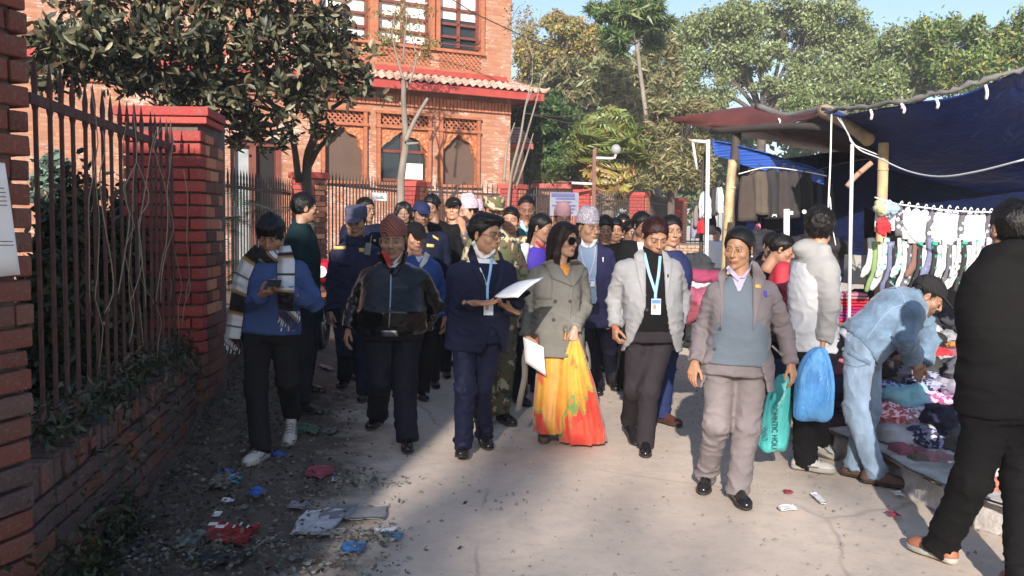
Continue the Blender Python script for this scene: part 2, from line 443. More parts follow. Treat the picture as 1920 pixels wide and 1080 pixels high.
# ---- low wall between the pillars
ZT = .637
lw = empty("low_brick_wall", (wallX(3.5), 3.5, 0), "low brick wall under the rusty left fence, topped by a row of upright bricks", "wall")
A0 = Vector((wallX(3.3), 3.3, 0)); Lw = 4.05
MB().box(A0 + DW * Lw / 2 - NW * .18 + Z1 * (ZT / 2 - .06), (.30, Lw, ZT - .02), Matrix.Rotation(math.atan2(.141, 1), 3, 'Z')).build("mortar_core", M_mortar, lw)
def mf_low(x, z): return random.choice([M_brickg, M_brickg, M_brickg, M_brick])
brick_face(lw, A0, DW, NW, Lw, ZT - .115 - CH * 6 - .008, ZT - .118, mf_low, jit=.012)
x = 0
while x < Lw - .05:    # upright bricks on top
    put_brick(lw, A0 + DW * (x + .037) + NW * random.uniform(-.004, .012) + Z1 * (ZT - .06 + random.uniform(-.006, .006)), DW, NW, .070, .235, .112, random.choice([M_brickg, M_brick, M_brickg]))
    x += .085
# wall going on behind the big pillar
lw2 = empty("low_brick_wall", (wallX(7.3), 7.3, 0), "low brick wall going on behind the big red pillar", "wall")
A1 = Vector((wallX(7.15) - .02, 7.15, 0))
MB().box(A1 + DW * 2.3 - NW * .18 + Z1 * .33, (.30, 4.6, .66), Matrix.Rotation(math.atan2(.141, 1), 3, 'Z')).build("mortar_core", M_mortar, lw2)
brick_face(lw2, A1, DW, NW, 4.6, .16, .70, mf_low, jit=.01)
# ---- big red pillar
PY = 6.4; pr = W(379, 400, PY).x; Wp = .56; PZ = 2.36
p1 = empty("brick_pillar", (pr, PY, .25), "big brick pillar painted red in front and raw orange on its right flank", "pillar")
MB().box((pr - Wp / 2 - .01, PY + .33, 1.22), (Wp - .05, .60, 2.2)).build("mortar_core", M_mortar, p1)
brick_face(p1, (pr - Wp, PY, 0), X1, YN, Wp, .30, PZ - .10, lambda x, z: M_brickp if z > .62 else M_brick, jit=.004)
SDV = Vector((-.075, 1, 0)).normalized(); SDN = Vector((1, .075, 0)).normalized()
brick_face(p1, (pr, PY + .118, 0), SDV, SDN, .48, .30, PZ - .15, lambda x, z: random.choice([M_bricko, M_bricko, M_brick]) if z > .9 else M_brick, start=1, jit=.012)
for zz, gg, hh in ((PZ - .04, .0, .065), (PZ - .092, -.018, .048)):
    MB().extrude([(pr - Wp - .04 - gg, PY - .045 - gg, zz), (pr + .065 + gg, PY - .045 - gg, zz), (pr - .0 + gg, PY + .55, zz), (pr - Wp - .1, PY + .55, zz)], (0, 0, hh)).build("cap_slab", M_brickp, p1, bevel=.008)
# ================================================================== fences
M_rust = mat((.075, .030, .024), .75, .5, 90, .45, 12, key="rusty_iron")
M_iron = mat((.05, .035, .032), .7, .4, 90, .4, 12, key="dark_iron")
def picket_mesh(h, r, m):
    b = MB(); n = 7
    prof = [(0, r), (h * .86, r), (h * .875, r * 1.5), (h * .9, r * 1.1), (h * .935, r * 1.35), (h, r * .12)]
    b.rings([[Vector((rr * math.cos(2 * math.pi * k / n), rr * math.sin(2 * math.pi * k / n), z)) for k in range(n)] for z, rr in prof])
    me = mesh_np("picket", np.array([tuple(v) for v in b.v]), b.f, False); me.materials.append(m); return me
def fence(label, A, B, z0, zr, ztop, n, r=.011, m=None, jit=0, low=None, group=None):
    m = m or M_iron; A = Vector(A); B = Vector(B); d = (B - A); L = d.length; dn = d.normalized()
    t = empty("iron_fence", (A.x, A.y, z0), label, "fence", group)
    me = picket_mesh(ztop - z0, r, m)
    for i in range(n):
        p = A + d * ((i + .5) / n)
        o = bpy.data.objects.new("picket", me); COL.objects.link(o); o.parent = t
        o.location = (p.x - A.x, p.y - A.y, random.uniform(-jit, jit)); o.rotation_euler = (random.uniform(-jit, jit) * .5, random.uniform(-jit, jit) * .5, random.uniform(0, 3))
    rot = Matrix.Rotation(math.atan2(dn.y, dn.x), 3, 'Z')
    for z in (zr, low if low else z0 + .12):
        MB().box((A.x + d.x / 2, A.y + d.y / 2, z), (L, .016, .045), rot).build("rail", m, t)
    return t
fence("tall rusty iron fence with spear tips on the low wall at left", (wallX(3.75) - .12, 3.75, 0), (wallX(6.33) - .12, 6.33, 0), ZT - .03, 2.09, 2.27, 17, .0105, M_rust, .012)
# ---- far pillars
def pilpos(pxl, pxr, ytop, Y): 
    a = W(pxl, 400, Y); b = W(pxr, 400, Y); t = W((pxl + pxr) / 2, ytop, Y); return a.x, b.x, t.z
FARP = [(541, 607, 322, 14.7), (745, 801, 340, 18.0), (936, 986, 345, 19.4), (1076, 1120, 355, 22.0), (1181, 1221, 360, 24.4), (1252, 1292, 371, 28.5)]
t = newmat("far_brick_red"); c = t.co(); bt = t.n.new("ShaderNodeTexNoise")
FPN = ["brick pillar with dark bricks below and red paint on top, behind the green-jacketed man", "red-topped brick pillar in front of the middle arched window", "red-topped brick pillar right of the brick building's corner", "red-painted brick pillar beside the lamp post", "red-topped brick pillar below the fan palm's right side", "last brick pillar, nearest the stall's left corner"]
pil_ends = []
for i, (a, b, yt, Y) in enumerate(FARP):
    xa, xb, zt = pilpos(a, b, yt, Y); w = xb - xa; zb = gz(xa, Y)
    yw = R(-28); u = Vector((math.cos(yw), -math.sin(yw) * -1, 0)); u = Vector((math.cos(yw), math.sin(yw), 0)); n = Vector((u.y, -u.x, 0))
    # front face takes 2/3 of the width, right side the rest
    wf = w * .74; ws = .5; cx = Vector((xa, Y + .15, 0))
    p = empty("brick_pillar", (xa, Y, zb), FPN[i], "pillar", "brick pillars along the far fence")
    rot = Matrix.Rotation(yw, 3, 'Z'); cc = cx + u * wf / 2 - n * (wf / 2)
    MB().box((cc.x, cc.y, (zt + zb) / 2 - .04), (wf - .03, wf - .03, zt - zb - .08), rot).build("mortar_core", M_mortar, p)
    if i == 0:
        brick_face(p, cx, u, n, wf, zb, zt - .1, lambda x, z: M_brickp if z > 1.9 or x < .12 else random.choice([M_brick, M_brickg]))
        brick_face(p, cx + u * wf - n * .115, -n, u, wf - .115, zb, zt - .1, lambda x, z: random.choice([M_brick, M_bricko]), start=1)
    else:
        for (A_, uu, nn, ww, mm) in ((cx, u, n, wf, M_brickp), (cx + u * wf - n * .1, -n, u, wf - .1, M_bricko)):
            b_ = MB(); z = zb; k = 0
            while z < zt - .12:
                x = 0
                while x < ww - .03:
                    L = .11 if (k % 2 and x == 0) else .235
                    if ww - x - L < .06: L = ww - x
                    q = A_ + uu * (x + L / 2) + nn * (-.045 + random.uniform(0, .006)); b_.box((q.x, q.y, z + BH / 2), (L - .012, .1, BH), Matrix.Rotation(math.atan2(uu.y, uu.x), 3, 'Z')); x += L
                z += CH; k += 1
            o = b_.build("brickwork", mm, p); o['kind'] = "stuff"
    MB().box((cc.x, cc.y, zt - .05), (wf + .06, wf + .06, .1), rot).build("cap_slab", M_brickp, p, bevel=.01)
    pil_ends.append((cx.copy(), cc + u * wf / 2, zt))
ends = [(W(424, 350, 11.6), 2.05)] 
FL = ["dark iron fence between the big red pillar and the dark brick pillar", "dark iron fence with a white sign on it, left of the middle pillar", "dark iron fence under the rightmost arched window", "dark iron fence with a notice board, in front of the small tiled hut", "dark iron fence below the fan palm", "short dark iron fence near the red gate post"]
prev = Vector((W(424, 350, 11.6).x, 11.6, 0))
for i in range(6):
    a = prev; b = pil_ends[i][0]; L = (b - a).length
    yr = {0: 357, 1: 352, 2: 362, 3: 368, 4: 377, 5: 382}[i]; mid = (a + b) / 2
    zr = W((project(np.array([[mid.x, mid.y, 2.]])))[0][0], yr, mid.y).z
    fence(FL[i], (a.x, a.y, 0), (b.x, b.y, 0), gz(mid.x, mid.y) + .35, zr, zr + .24, max(8, int(L / .135)), .012, group="far fence sections")
    prev = pil_ends[i][1]
# ================================================================== building
C0 = W(957, 250, 20.5); C0.z = 0
bl_ang = math.atan2(-.475, -.88)
bld = empty("brick_building", C0, "orange brick building with carved wooden arched windows and a tiled eave, behind the fence", "building")
bld.rotation_euler = (0, 0, bl_ang)
BMi = (Matrix.Translation(C0) @ Matrix.Rotation(bl_ang, 4, 'Z')).inverted()
def BL_(px, py, out=0.0):
    """pixel -> (u, z) on the plane out metres in front of the facade"""
    o = BMi @ CAM; d = BMi.to_3x3() @ ray(px, py); s = (out - o.y) / d.y; p = o + d * s; return p.x, p.z
def lobj(name, mb, m, parent=None, smooth=False, kind=None, bevel=0):
    V = np.array([tuple(v) for v in mb.v]); me = mesh_np(name, V, mb.f, smooth)
    o = link(name, me, m, parent or bld)
    if isinstance(m, (list, tuple)): me.polygons.foreach_set('material_index', mb.mi)
    if kind: o['kind'] = kind
    if bevel:
        b = o.modifiers.new('bevel', 'BEVEL'); b.width = bevel; b.segments = 1
    return o
def facade_mat():
    t = newmat("facade_brick"); c = t.co(); s = t.n.new("ShaderNodeSeparateXYZ"); t.l.new(c, s.inputs[0])
    cb = t.n.new("ShaderNodeCombineXYZ"); t.l.new(t.math('ADD', s.outputs[0], s.outputs[1]), cb.inputs[0]); t.l.new(s.outputs[2], cb.inputs[1])
    b = t.n.new("ShaderNodeTexBrick"); t.l.new(cb.outputs[0], b.inputs['Vector'])
    b.inputs['Scale'].default_value = 1; b.inputs['Brick Width'].default_value = .24; b.inputs['Row Height'].default_value = .078
    b.inputs['Mortar Size'].default_value = .009; b.inputs['Mortar Smooth'].default_value = .2; b.inputs['Bias'].default_value = 0
    b.inputs['Color1'].default_value = (.32, .13, .07, 1); b.inputs['Color2'].default_value = (.46, .225, .135, 1); b.inputs['Mortar'].default_value = (.30, .18, .13, 1)
    n = t.noise(1.1, 5, .65, c); nn = t.noise(7, 4, .7, t.co(scale=(1, 1, 6)))
    col = t.mix(t.ramp(t.math('MULTIPLY', n, t.math('MULTIPLY', nn, 2)), [(.56, 0.), (.66, .75)]), b.outputs[0], (.68, .58, .52))
    col = t.mix(t.ramp(t.noise(3, 4, .6, c), [(.4, 0.), (.7, .35)]), col, (.34, .12, .07))
    t.base(col); t.set(Roughness=.85); t.bump(t.math('SUBTRACT', 1.0, b.outputs['Fac']), .6, .01); return t.m
M_fac = facade_mat()
M_wood = mat((.34, .12, .06), .6, .35, 30, .25, 6, key="orange_wood", stretch=(1, 1, 3))
M_woodd = mat((.16, .045, .03), .5, .2, 30, .2, 6, key="dark_red_wood")
M_redp = mat((.34, .050, .04), .55, .15, 25, .15, 4, key="red_paint")
M_tan = mat((.10, .062, .045), .7, .1, 20, .12, 3, key="tan_blind")
M_white = mat((.75, .73, .70), .7, .1, 20, .06, 3, key="white_blind")
t = newmat("dark_glass"); t.base((.02, .025, .03)); t.set(Roughness=.08); t.b.inputs['Specular IOR Level'].default_value = .8; M_glass = t.m
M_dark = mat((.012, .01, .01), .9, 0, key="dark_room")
t = newmat("carved_wood"); c = t.co(); v = t.n.new("ShaderNodeTexVoronoi"); v.inputs['Scale'].default_value = 14; t.l.new(c, v.inputs['Vector'])
t.base(t.ramp(v.outputs['Distance'], [(.0, (.62, .27, .13)), (.6, (.38, .13, .055))])); t.set(Roughness=.6); t.bump(v.outputs['Distance'], .8, .03); M_carve = t.m
lowc = [(601, 686), (705, 806), (822, 897)]
zsill = BL_(760, 343)[1]; zat = BL_(752, 252)[1]; zlb = BL_(752, 241)[1]; zlt = BL_(752, 211)[1]
upc = [(600, 692), (707, 806), (823, 900)]
zub = BL_(858, 96)[1]; zpt = BL_(858, 100)[1]; zpb = BL_(858, 133)[1]; zut = BL_(858, -45)[1]
lu = [(BL_(b, 300)[0], BL_(a, 300)[0]) for a, b in lowc]; uu_ = [(BL_(b, 60)[0], BL_(a, 60)[0]) for a, b in upc]
ztop = 8.2; ULEFT = 13.5
door = (BL_(531, 330)[0], BL_(432, 330)[0], .5, BL_(480, 262)[1])
wb = MB()
def wall_with_holes(z0, z1, holes):
    hs = sorted(holes); x = 0.0
    for (a, b, h0, h1) in hs:
        wb.box(((x + a) / 2, -.15, (z0 + z1) / 2), (a - x, .3, z1 - z0))
        if h0 > z0: wb.box(((a + b) / 2, -.15, (z0 + h0) / 2), (b - a, .3, h0 - z0))
        if h1 < z1: wb.box(((a + b) / 2, -.15, (h1 + z1) / 2), (b - a, .3, z1 - h1))
        x = b
    wb.box(((x + ULEFT) / 2, -.15, (z0 + z1) / 2), (ULEFT - x, .3, z1 - z0))
wall_with_holes(0, 4.7, [(a, b, zsill, zlt) for a, b in lu] + [door])
wall_with_holes(4.7, ztop, [(a, b, zub, zut) for a, b in uu_] )
wb.box((.15, -3.5, 4.1), (.3, 6.4, 8.2)); wb.box((6, -6.8, 4.1), (12, .3, 8.2))
lobj("wall", wb, M_fac)
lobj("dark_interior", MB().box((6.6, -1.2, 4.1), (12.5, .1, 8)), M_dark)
def arch_pts(w, h0, h1, n=48):
    P = [(w, 0.0)]
    for i in range(n + 1):
        a = math.pi * i / n; s = 1 - .085 * (1 - abs(math.sin(3.5 * a))) * 1.0
        ap = 1 + .16 * math.exp(-((a - math.pi / 2) / .17) ** 2)
        P.append((w * math.cos(a) * s * (1.02 if s > .99 else 1), h0 + (h1 - h0) / 1.16 * math.sin(a) * s * ap))
    P.append((-w, 0.0)); return P
def arched_window(u0, u1, z0, z1, kind):
    w = (u1 - u0) / 2; um = (u0 + u1) / 2
    A = arch_pts(w * .88, (z1 - z0) * .42, (z1 - z0) * .97)
    f = MB(); top = z1 - z0
    pan = MB(); V = []; n = len(A)
    for (x, z) in A:
        if z <= 1e-6: ox, oz = math.copysign(w, x), 0
        else:
            s = min(w / abs(x) if abs(x) > 1e-6 else 1e9, 1e9); ca = math.atan2(max(z - top * .42, 0), x)
            c_, s_ = math.cos(ca), math.sin(ca); k = min(w / abs(c_) if abs(c_) > 1e-6 else 1e9, (top * .58) / s_ if s_ > 1e-6 else 1e9)
            ox, oz = (c_ * k, top * .42 + s_ * k)
        V.append((x, z, ox, oz))
    P = []
    for (x, z, ox, oz) in V: P += [(um + x, .03, z0 + z), (um + ox, .03, z0 + oz), (um + x, -.09, z0 + z)]
    Fs = []
    for i in range(n - 1):
        a, b = i * 3, (i + 1) * 3; Fs += [(a, b, b + 1, a + 1), (a + 2, b + 2, b, a)]
    pan.add(P, Fs); wn_ = link("window", mesh_np("window", np.array(P), Fs, False), M_carve, bld)
    fr = MB()
    for x in (u0 + .035, u1 - .035): fr.box((x, .045, (z0 + zlt) / 2), (.07, .09, zlt - z0))
    for z in (z0 - .03, z1 + .02, zlt - .02): fr.box((um, .052, z), (u1 - u0 + .04, .11, .06))
    lobj("frame", fr, M_wood, wn_)
    la = MB(); h = zlt - z1; st = .115
    for s in (1, -1):
        k = -int(h / st) - 1
        while k * st < (u1 - u0) + h:
            x0 = u0 + k * st; pts = []
            a0, a1 = (x0, z1), (x0 + h, zlt)
            # clip to the panel
            t0 = max(0, (u0 - x0) / h); t1 = min(1, (u1 - x0) / h)
            if t1 > t0 + .03:
                xa, za, xb, zb = x0 + t0 * h, z1 + t0 * h, x0 + t1 * h, z1 + t1 * h
                if s < 0: xa, xb = u0 + u1 - xa, u0 + u1 - xb
                L = math.hypot(xb - xa, zb - za)
                la.box(((xa + xb) / 2, -.02 + .012 * s, (za + zb) / 2), (L, .02, .038), Matrix.Rotation(-math.atan2(zb - za, xb - xa), 3, 'Y'))
            k += 1
    lobj("lattice", la, M_wood, wn_, kind="stuff")
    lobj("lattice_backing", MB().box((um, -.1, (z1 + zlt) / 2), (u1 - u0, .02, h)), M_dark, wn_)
    if kind == 'blind': lobj("pane", MB().box((um, -.1, z0 + top / 2), (w * 1.9, .02, top)), M_tan, wn_)
    else:
        lobj("pane", MB().box((um, -.1, z0 + top / 2), (w * 1.9, .02, top)), M_glass, wn_)
        mu = MB()
        for x in (um - w * .42, um, um + w * .42)[1:2]: mu.box((x, -.07, z0 + top / 2), (.09, .03, top))
        for z in (z0 + top * .05, z0 + top * .58): mu.box((um, -.066, z), (w * 1.8, .03, .06))
        lobj("mullion", mu, M_woodd, wn_)
        lobj("curtain", MB().box((um - w * .42, -.085, z0 + top * .22), (w * .72, .012, top * .3)), M_white, wn_)
for i, (a, b) in enumerate(lu): arched_window(a, b, zsill, zlb, 'glass' if i == 1 else 'blind')
for i, (a, b) in enumerate(uu_):
    um = (a + b) / 2; w = b - a
    g = lobj("window", MB().box((um, -.16, (zub + zut) / 2), (w, .02, zut - zub)), M_white if i < 2 else M_glass)
    f = MB()
    for x in (a + .03, um, b - .03): f.box((x, -.10, (zub + zut) / 2), (.07, .08, zut - zub))
    for z in (zub + .04, zub + (zut - zub) * .19, zub + (zut - zub) * .36, zub + (zut - zub) * .56, zut - .04): f.box((um, -.09, z), (w, .06, .055))
    lobj("frame", f, M_woodd, g)
    if i == 2:
        bl = MB()
        for sx in (-1, 1): bl.box((um + sx * w * .25, -.13, zub + (zut - zub) * .68), (w * .42, .015, (zut - zub) * .5))
        lobj("blind", bl, M_white, g)
    o_ = MB()
    for x in (a - .04, b + .04): o_.box((x, .02, (zub + zut) / 2), (.09, .10, zut - zub + .1))
    o_.box((um, .03, zub - .02), (w + .2, .12, .06)); o_.box((um, .02, zpb - .02), (w + .16, .1, .06))
    lobj("frame", o_, M_wood, g)
    la = MB(); z1, z2 = zpb, zub - .05; h = z2 - z1
    for s in (1, -1):
        k = -int(h / .11) - 1
        while k * .11 < w + h:
            x0 = a + k * .11; t0 = max(0, (a - x0) / h); t1 = min(1, (b - x0) / h)
            if t1 > t0 + .03:
                xa, za, xb, zb = x0 + t0 * h, z1 + t0 * h, x0 + t1 * h, z1 + t1 * h
                if s < 0: xa, xb = a + b - xa, a + b - xb
                la.box(((xa + xb) / 2, .022 + .012 * s, (za + zb) / 2), (math.hypot(xb - xa, zb - za), .02, .036), Matrix.Rotation(-math.atan2(zb - za, xb - xa), 3, 'Y'))
            k += 1
    lobj("lattice", la, M_wood, g, kind="stuff")
    r_ = MB()
    for z in (zub + .12, zub + .26): r_.box((um, .05, z), (w, .02, .02))
    if i == 2: lobj("guard_rail", r_, M_woodd, g)
# door on the left
dr = lobj("door", MB().box(((door[0] + door[1]) / 2, -.28, (door[2] + door[3]) / 2), (door[1] - door[0], .02, door[3] - door[2])), M_dark)
f = MB()
for x in (door[0] + .05, door[0] + (door[1] - door[0]) * .55, door[1] - .05): f.box((x, -.2, (door[2] + door[3]) / 2), (.12, .14, door[3] - door[2]))
f.box(((door[0] + door[1]) / 2, -.2, door[3] - .05), (door[1] - door[0], .15, .12)); lobj("frame", f, M_woodd, dr)
lobj("curtain", MB().box((door[0] + (door[1] - door[0]) * .72, -.26, 1.9), (.3, .012, 2.6)), mat((.30, .33, .34), .8, key="grey_curtain"), dr)
# eave
OV = .55; ze = BL_(1010, 191, OV)[1]; zw = ze + .42
fa = MB(); fa.box((ULEFT / 2 - OV / 2, OV - .03, ze + .10), (ULEFT + OV, .05, .16)); fa.box((-OV + .03, OV / 2 - 3, ze + .10), (.05, OV + 6, .16))
lobj("fascia", fa, M_redp, bevel=.006)
so_ = MB(); so_.add([(-OV, OV - .06, ze + .05), (ULEFT, OV - .06, ze + .05), (ULEFT, 0, ze + .12), (0, 0, ze + .12), (-OV + .05, -6, ze + .05), (0, -6, ze + .12)], [(0, 1, 2, 3), (0, 3, 5, 4)])
lobj("soffit", so_, M_woodd)
co_ = MB()   # row of upright bricks under the eave
x = .02
while x < ULEFT: co_.box((x + .04, .035, ze - .14), (.068, .07, .22)); x += .083
lobj("dentil_course", co_, mat((.40, .15, .09), .85, .5, 40, .3, 9), kind="stuff")
lobj("red_band", MB().box((ULEFT / 2 + .1, .05, zw + .07), (ULEFT - .1, .12, .11)), M_redp, bevel=.006)
lobj("under_roof", MB().add([(-OV, OV, ze + .185), (ULEFT, OV, ze + .185), (ULEFT, 0, zw - .01), (0, 0, zw - .01), (-OV, -6, ze + .185), (0, -6, zw - .01)], [(0, 1, 2, 3), (4, 0, 3, 5)]), M_redp)
M_tile = brick_mat("roof_tile", [(0, (.42, .22, .17)), (.5, (.50, .30, .24)), (1, (.58, .38, .32))], .35)
tv = []; nseg = 5; TW = .17; TL = .19
for j, yy in enumerate((0, TL)):
    for i in range(nseg + 1):
        a = i / nseg; tv.append(((a - .5) * TW, yy, .028 * math.cos(a * 2 * math.pi) + (.022 if j == 0 else 0)))
tv += [(v[0], v[1], v[2] - .02) for v in tv[:nseg + 1]]
tf = [(i, i + 1, nseg + 2 + i, nseg + 1 + i) for i in range(nseg)] + [(2 * (nseg + 1) + i, 2 * (nseg + 1) + i + 1, i + 1, i) for i in range(nseg)]
tme = mesh_np("tile", np.array(tv), tf); tme.materials.append(M_tile)
sl_ = Vector((0, -OV, zw - ze - .19)); rows = 4; slope = math.atan2(zw - ze - .19, OV)
for r_i in range(rows):
    fr_ = r_i / rows; y0 = OV + .03 - fr_ * OV; z0 = ze + .21 + fr_ * (zw - ze - .19)
    nx = 0; x = -y0 + .1
    while x < 7.6:
        o = bpy.data.objects.new("tile", tme); COL.objects.link(o); o.parent = bld
        o.location = (x + random.uniform(-.006, .006), y0, z0 + random.uniform(-.004, .006)); o.rotation_euler = (-slope * .9, 0, math.pi + random.uniform(-.03, .03)); x += TW
        o.rotation_euler = (slope * .92, 0, math.pi) if False else (slope * -.0, 0, 0)
        o.matrix_local = Matrix.Translation(o.location) @ Matrix.Rotation(math.pi + random.uniform(-.02, .02), 4, 'Z') @ Matrix.Rotation(slope, 4, 'X')
hip = MB(); hip.tube([(0, 0, zw + .03), (-OV * .55, OV * .55, ze + .30), (-OV - .02, OV + .02, ze + .24), (-OV - .09, OV + .09, ze + .31)], [.06, .06, .055, .015], 8)
lobj("hip_tile", hip, M_tile, smooth=True)
# small roof piece right of the corner, and the hut
def small_roof(name, label, px0, px1, pyt, pyb, Y, depth):
    a = W(px0, pyb, Y); b = W(px1, pyb, Y); zt = W(px0, pyt, Y + depth).z; g0 = gz(a.x, Y)
    t_ = empty(name, ((a.x + b.x) / 2, Y, g0), label, "hut")
    MB().box(((a.x + b.x) / 2, Y + depth / 2 + .2, (a.z + g0) / 2), (b.x - a.x - .5, depth, a.z - g0)).build("wall", M_fac, t_)
    MB().box(((a.x + b.x) / 2, Y, a.z + .03), (b.x - a.x, .05, .14)).build("fascia", M_redp, t_)
    w = b.x - a.x; r = MB(); rows = 6; ins = .38
    for k in range(rows):
        f0, f1 = k / rows, (k + 1.12) / rows
        p = [Vector((a.x + w * ins * f, Y + depth * .5 * f, a.z + .1 + (zt - a.z) * f)) for f in (f0, f1)]; q = [Vector((b.x - w * ins * f, Y + depth * .5 * f, a.z + .1 + (zt - a.z) * f)) for f in (f0, f1)]
        n = int(w * (1 - ins * f0 * 2) / .22) + 1
        for i in range(n):
            s0, s1 = i / n, (i + .93) / n
            r.add([p[0].lerp(q[0], s0) + Z1 * .03, p[0].lerp(q[0], s1) + Z1 * .03, p[1].lerp(q[1], s1), p[1].lerp(q[1], s0)], [(0, 1, 2, 3)])
    rr = r.build("roof_tiles", M_tile, t_); rr['kind'] = 'stuff'
    MB().add([(a.x, Y, a.z + .08), (b.x, Y, a.z + .08), (b.x - w * ins, Y + depth / 2, zt), (a.x + w * ins, Y + depth / 2, zt), (a.x, Y + depth, a.z + .08), (b.x, Y + depth, a.z + .08)], [(0, 1, 2, 3), (0, 3, 4), (1, 5, 2), (4, 3, 2, 5)]).build("roof", M_redp, t_)
small_roof("garden_hut", "small hut with a tiled hipped roof behind the notice-board fence", 996, 1120, 326, 350, 26, 3)
small_roof("side_hut", "small tiled roof with red fascia right of the building corner", 940, 1000, 252, 276, 24, 2)
print('env1', time.time() - T0)
# ================================================================== vegetation
def leaf_mat(name, rough=.5, trans=.25, spec=.5):
    t = newmat(name); a = t.attr('Col'); t.base(a); t.set(Roughness=rough); t.b.inputs['Specular IOR Level'].default_value = spec
    tr = t.n.new("ShaderNodeBsdfTranslucent"); t.l.new(a, tr.inputs[0]); mx = t.n.new("ShaderNodeMixShader"); mx.inputs[0].default_value = trans
    out = t.n["Material Output"]; t.l.new(t.b.outputs[0], mx.inputs[1]); t.l.new(tr.outputs[0], mx.inputs[2]); t.l.new(mx.outputs[0], out.inputs[0]); return t.m
M_leaf = leaf_mat("leaf", .45, .3); M_leafg = leaf_mat("glossy_leaf", .46, .12, .4)
def rand_unit(n, rng): v = rng.normal(size=(n, 3)); return v / np.linalg.norm(v, axis=1, keepdims=True)
def leaves(name, C, D, size, asp, cols, m, parent, rng, shape=4, cvar=.3):
    """C centres, D leaf directions; one mesh of leaves"""
    n = len(C); L = size * rng.uniform(.6, 1.25, n)[:, None]; Wd = L * asp
    S = np.cross(D, rand_unit(n, rng)); S /= np.linalg.norm(S, axis=1, keepdims=True) + 1e-9; Nn = np.cross(S, D)
    if shape == 4:
        V = np.stack([C - D * L * .5, C + S * Wd * .5 + Nn * L * .05, C + D * L * .5, C - S * Wd * .5 + Nn * L * .05], 1); k = 4
        Fq = np.arange(n * 4).reshape(n, 4)
    else:
        b = -D * L * .5; d = D * L
        V = np.stack([C + b, C + b + d * .3 + S * Wd * .42 + Nn * L * .06, C + b + d * .68 + S * Wd * .42 + Nn * L * .04, C + b + d, C + b + d * .68 - S * Wd * .42 + Nn * L * .04, C + b + d * .3 - S * Wd * .42 + Nn * L * .06, C + b + d * .45 - Nn * L * .02], 1); k = 7
        base = np.arange(n)[:, None] * 7
        Fq = np.concatenate([base + np.array([0, 6, 6, 1]) * 1, ], 0)
        Fq = np.concatenate([base + np.array(q) for q in ((0, 6, 2, 1), (6, 3, 2, 2), (0, 5, 4, 6), (6, 4, 3, 3))], 0)
        tri = np.concatenate([base + np.array(q) for q in ((0, 6, 1), (1, 6, 2), (2, 6, 3), (3, 6, 4), (4, 6, 5), (5, 6, 0))], 0); Fq = tri
    cc = np.array([lin(c) for c in cols]); ci = rng.integers(0, len(cc), n); col = cc[ci] * rng.uniform(1 - cvar, 1 + cvar, (n, 1))
    o = obj(name, V.reshape(-1, 3), Fq.astype(np.int32), m, parent, smooth=False)
    at = o.data.color_attributes.new("Col", 'FLOAT_COLOR', 'POINT'); A = np.ones((n * k, 4), dtype=np.float32); A[:, :3] = np.repeat(np.clip(col, 0, 1), k, 0); at.data.foreach_set('color', A.ravel())
    return o
M_bark = mat((.20, .17, .14), .9, .8, 25, .35, 6, key="grey_bark", stretch=(1, 1, .3))
M_barkd = mat((.085, .068, .055), .9, .8, 25, .35, 6, key="dark_bark", stretch=(1, 1, .3))
def blob(rng, n, c, r, nsub, spread=.2):
    s = rand_unit(nsub, rng) * (rng.uniform(.25, 1, nsub)[:, None] ** .5); i = rng.integers(0, nsub, n)
    p = s[i] + rng.normal(size=(n, 3)) * spread
    return np.array(c) + p * np.array(r), s * np.array(r) + np.array(c)
def tree(name, label, bpx, Y, fork, clumps, nleaf, lsize, asp, cols, seed, tr=.16, bark=None, droop=0., group=None, bright=None, cat="tree", twigs=5, spread=.2, nsub=14, lmat=None):
    rng = np.random.default_rng(seed); rnd = random.Random(seed); bark = bark or M_bark
    b = W(bpx, 430, Y); b.z = gz(b.x, Y)
    t = empty(name, b, label, cat, group); f = W(fork[0], fork[1], Y)
    mb = MB(); mid = b.lerp(f, .5) + Vector((rnd.uniform(-.15, .15), 0, 0))
    mb.tube(curve_pts([b - Z1 * .1, mid, f], 12), list(np.linspace(tr, tr * .62, 13))[:13], 9)
    mb.build("trunk", bark, t, True)
    br = MB(); P = []; area = sum(c[2] * c[3] for c in clumps)
    for c in clumps:
        dY = c[4] if len(c) > 4 else rnd.uniform(-1, 1) * Y * .03
        ce = W(c[0], c[1], Y + dY); rx = c[2] * (Y + dY) / F; rz = c[3] * (Y + dY) / F; ry = (rx + rz) / 2
        k = max(20, int(nleaf * c[2] * c[3] / area)); p, subs = blob(rng, k, ce, (rx, ry, rz), nsub, spread); P.append(p)
        j = Vector([rnd.uniform(-.2, .2) * rx for _ in range(3)])
        if tr > 0:
            path = curve_pts([f - Z1 * .2, f.lerp(ce, .45) + j + Z1 * rz * .1, ce], 8); r0 = tr * .42
            br.tube(path, list(np.linspace(r0, r0 * .35, len(path))), 6)
            for s in subs[:twigs]:
                q = Vector(s); a = path[rnd.randint(len(path) // 2, len(path) - 1)]
                br.tube([a, a.lerp(q, .5) + Vector([rnd.uniform(-.1, .1) * rx for _ in range(3)]), q], [r0 * .35, r0 * .2, r0 * .06], 4)
    if br.v: br.build("branch", bark, t, True)
    P = np.concatenate(P); D = rand_unit(len(P), rng); D[:, 2] = D[:, 2] * (1 - droop) - droop * 1.1; D /= np.linalg.norm(D, axis=1, keepdims=True)
    o = leaves("crown", P, D, lsize, asp, cols, lmat or M_leaf, t, rng); o['kind'] = "stuff"
    return t
OL = ["8f9468", "7b8158", "a3a67c", "6a7150", "9a9a70"]; GR = ["5f7d3c", "4c6a33", "78924c", "3c5a2c"]; BRN = ["9a8a68", "8a7a58", "a89a78", "7c7350"]
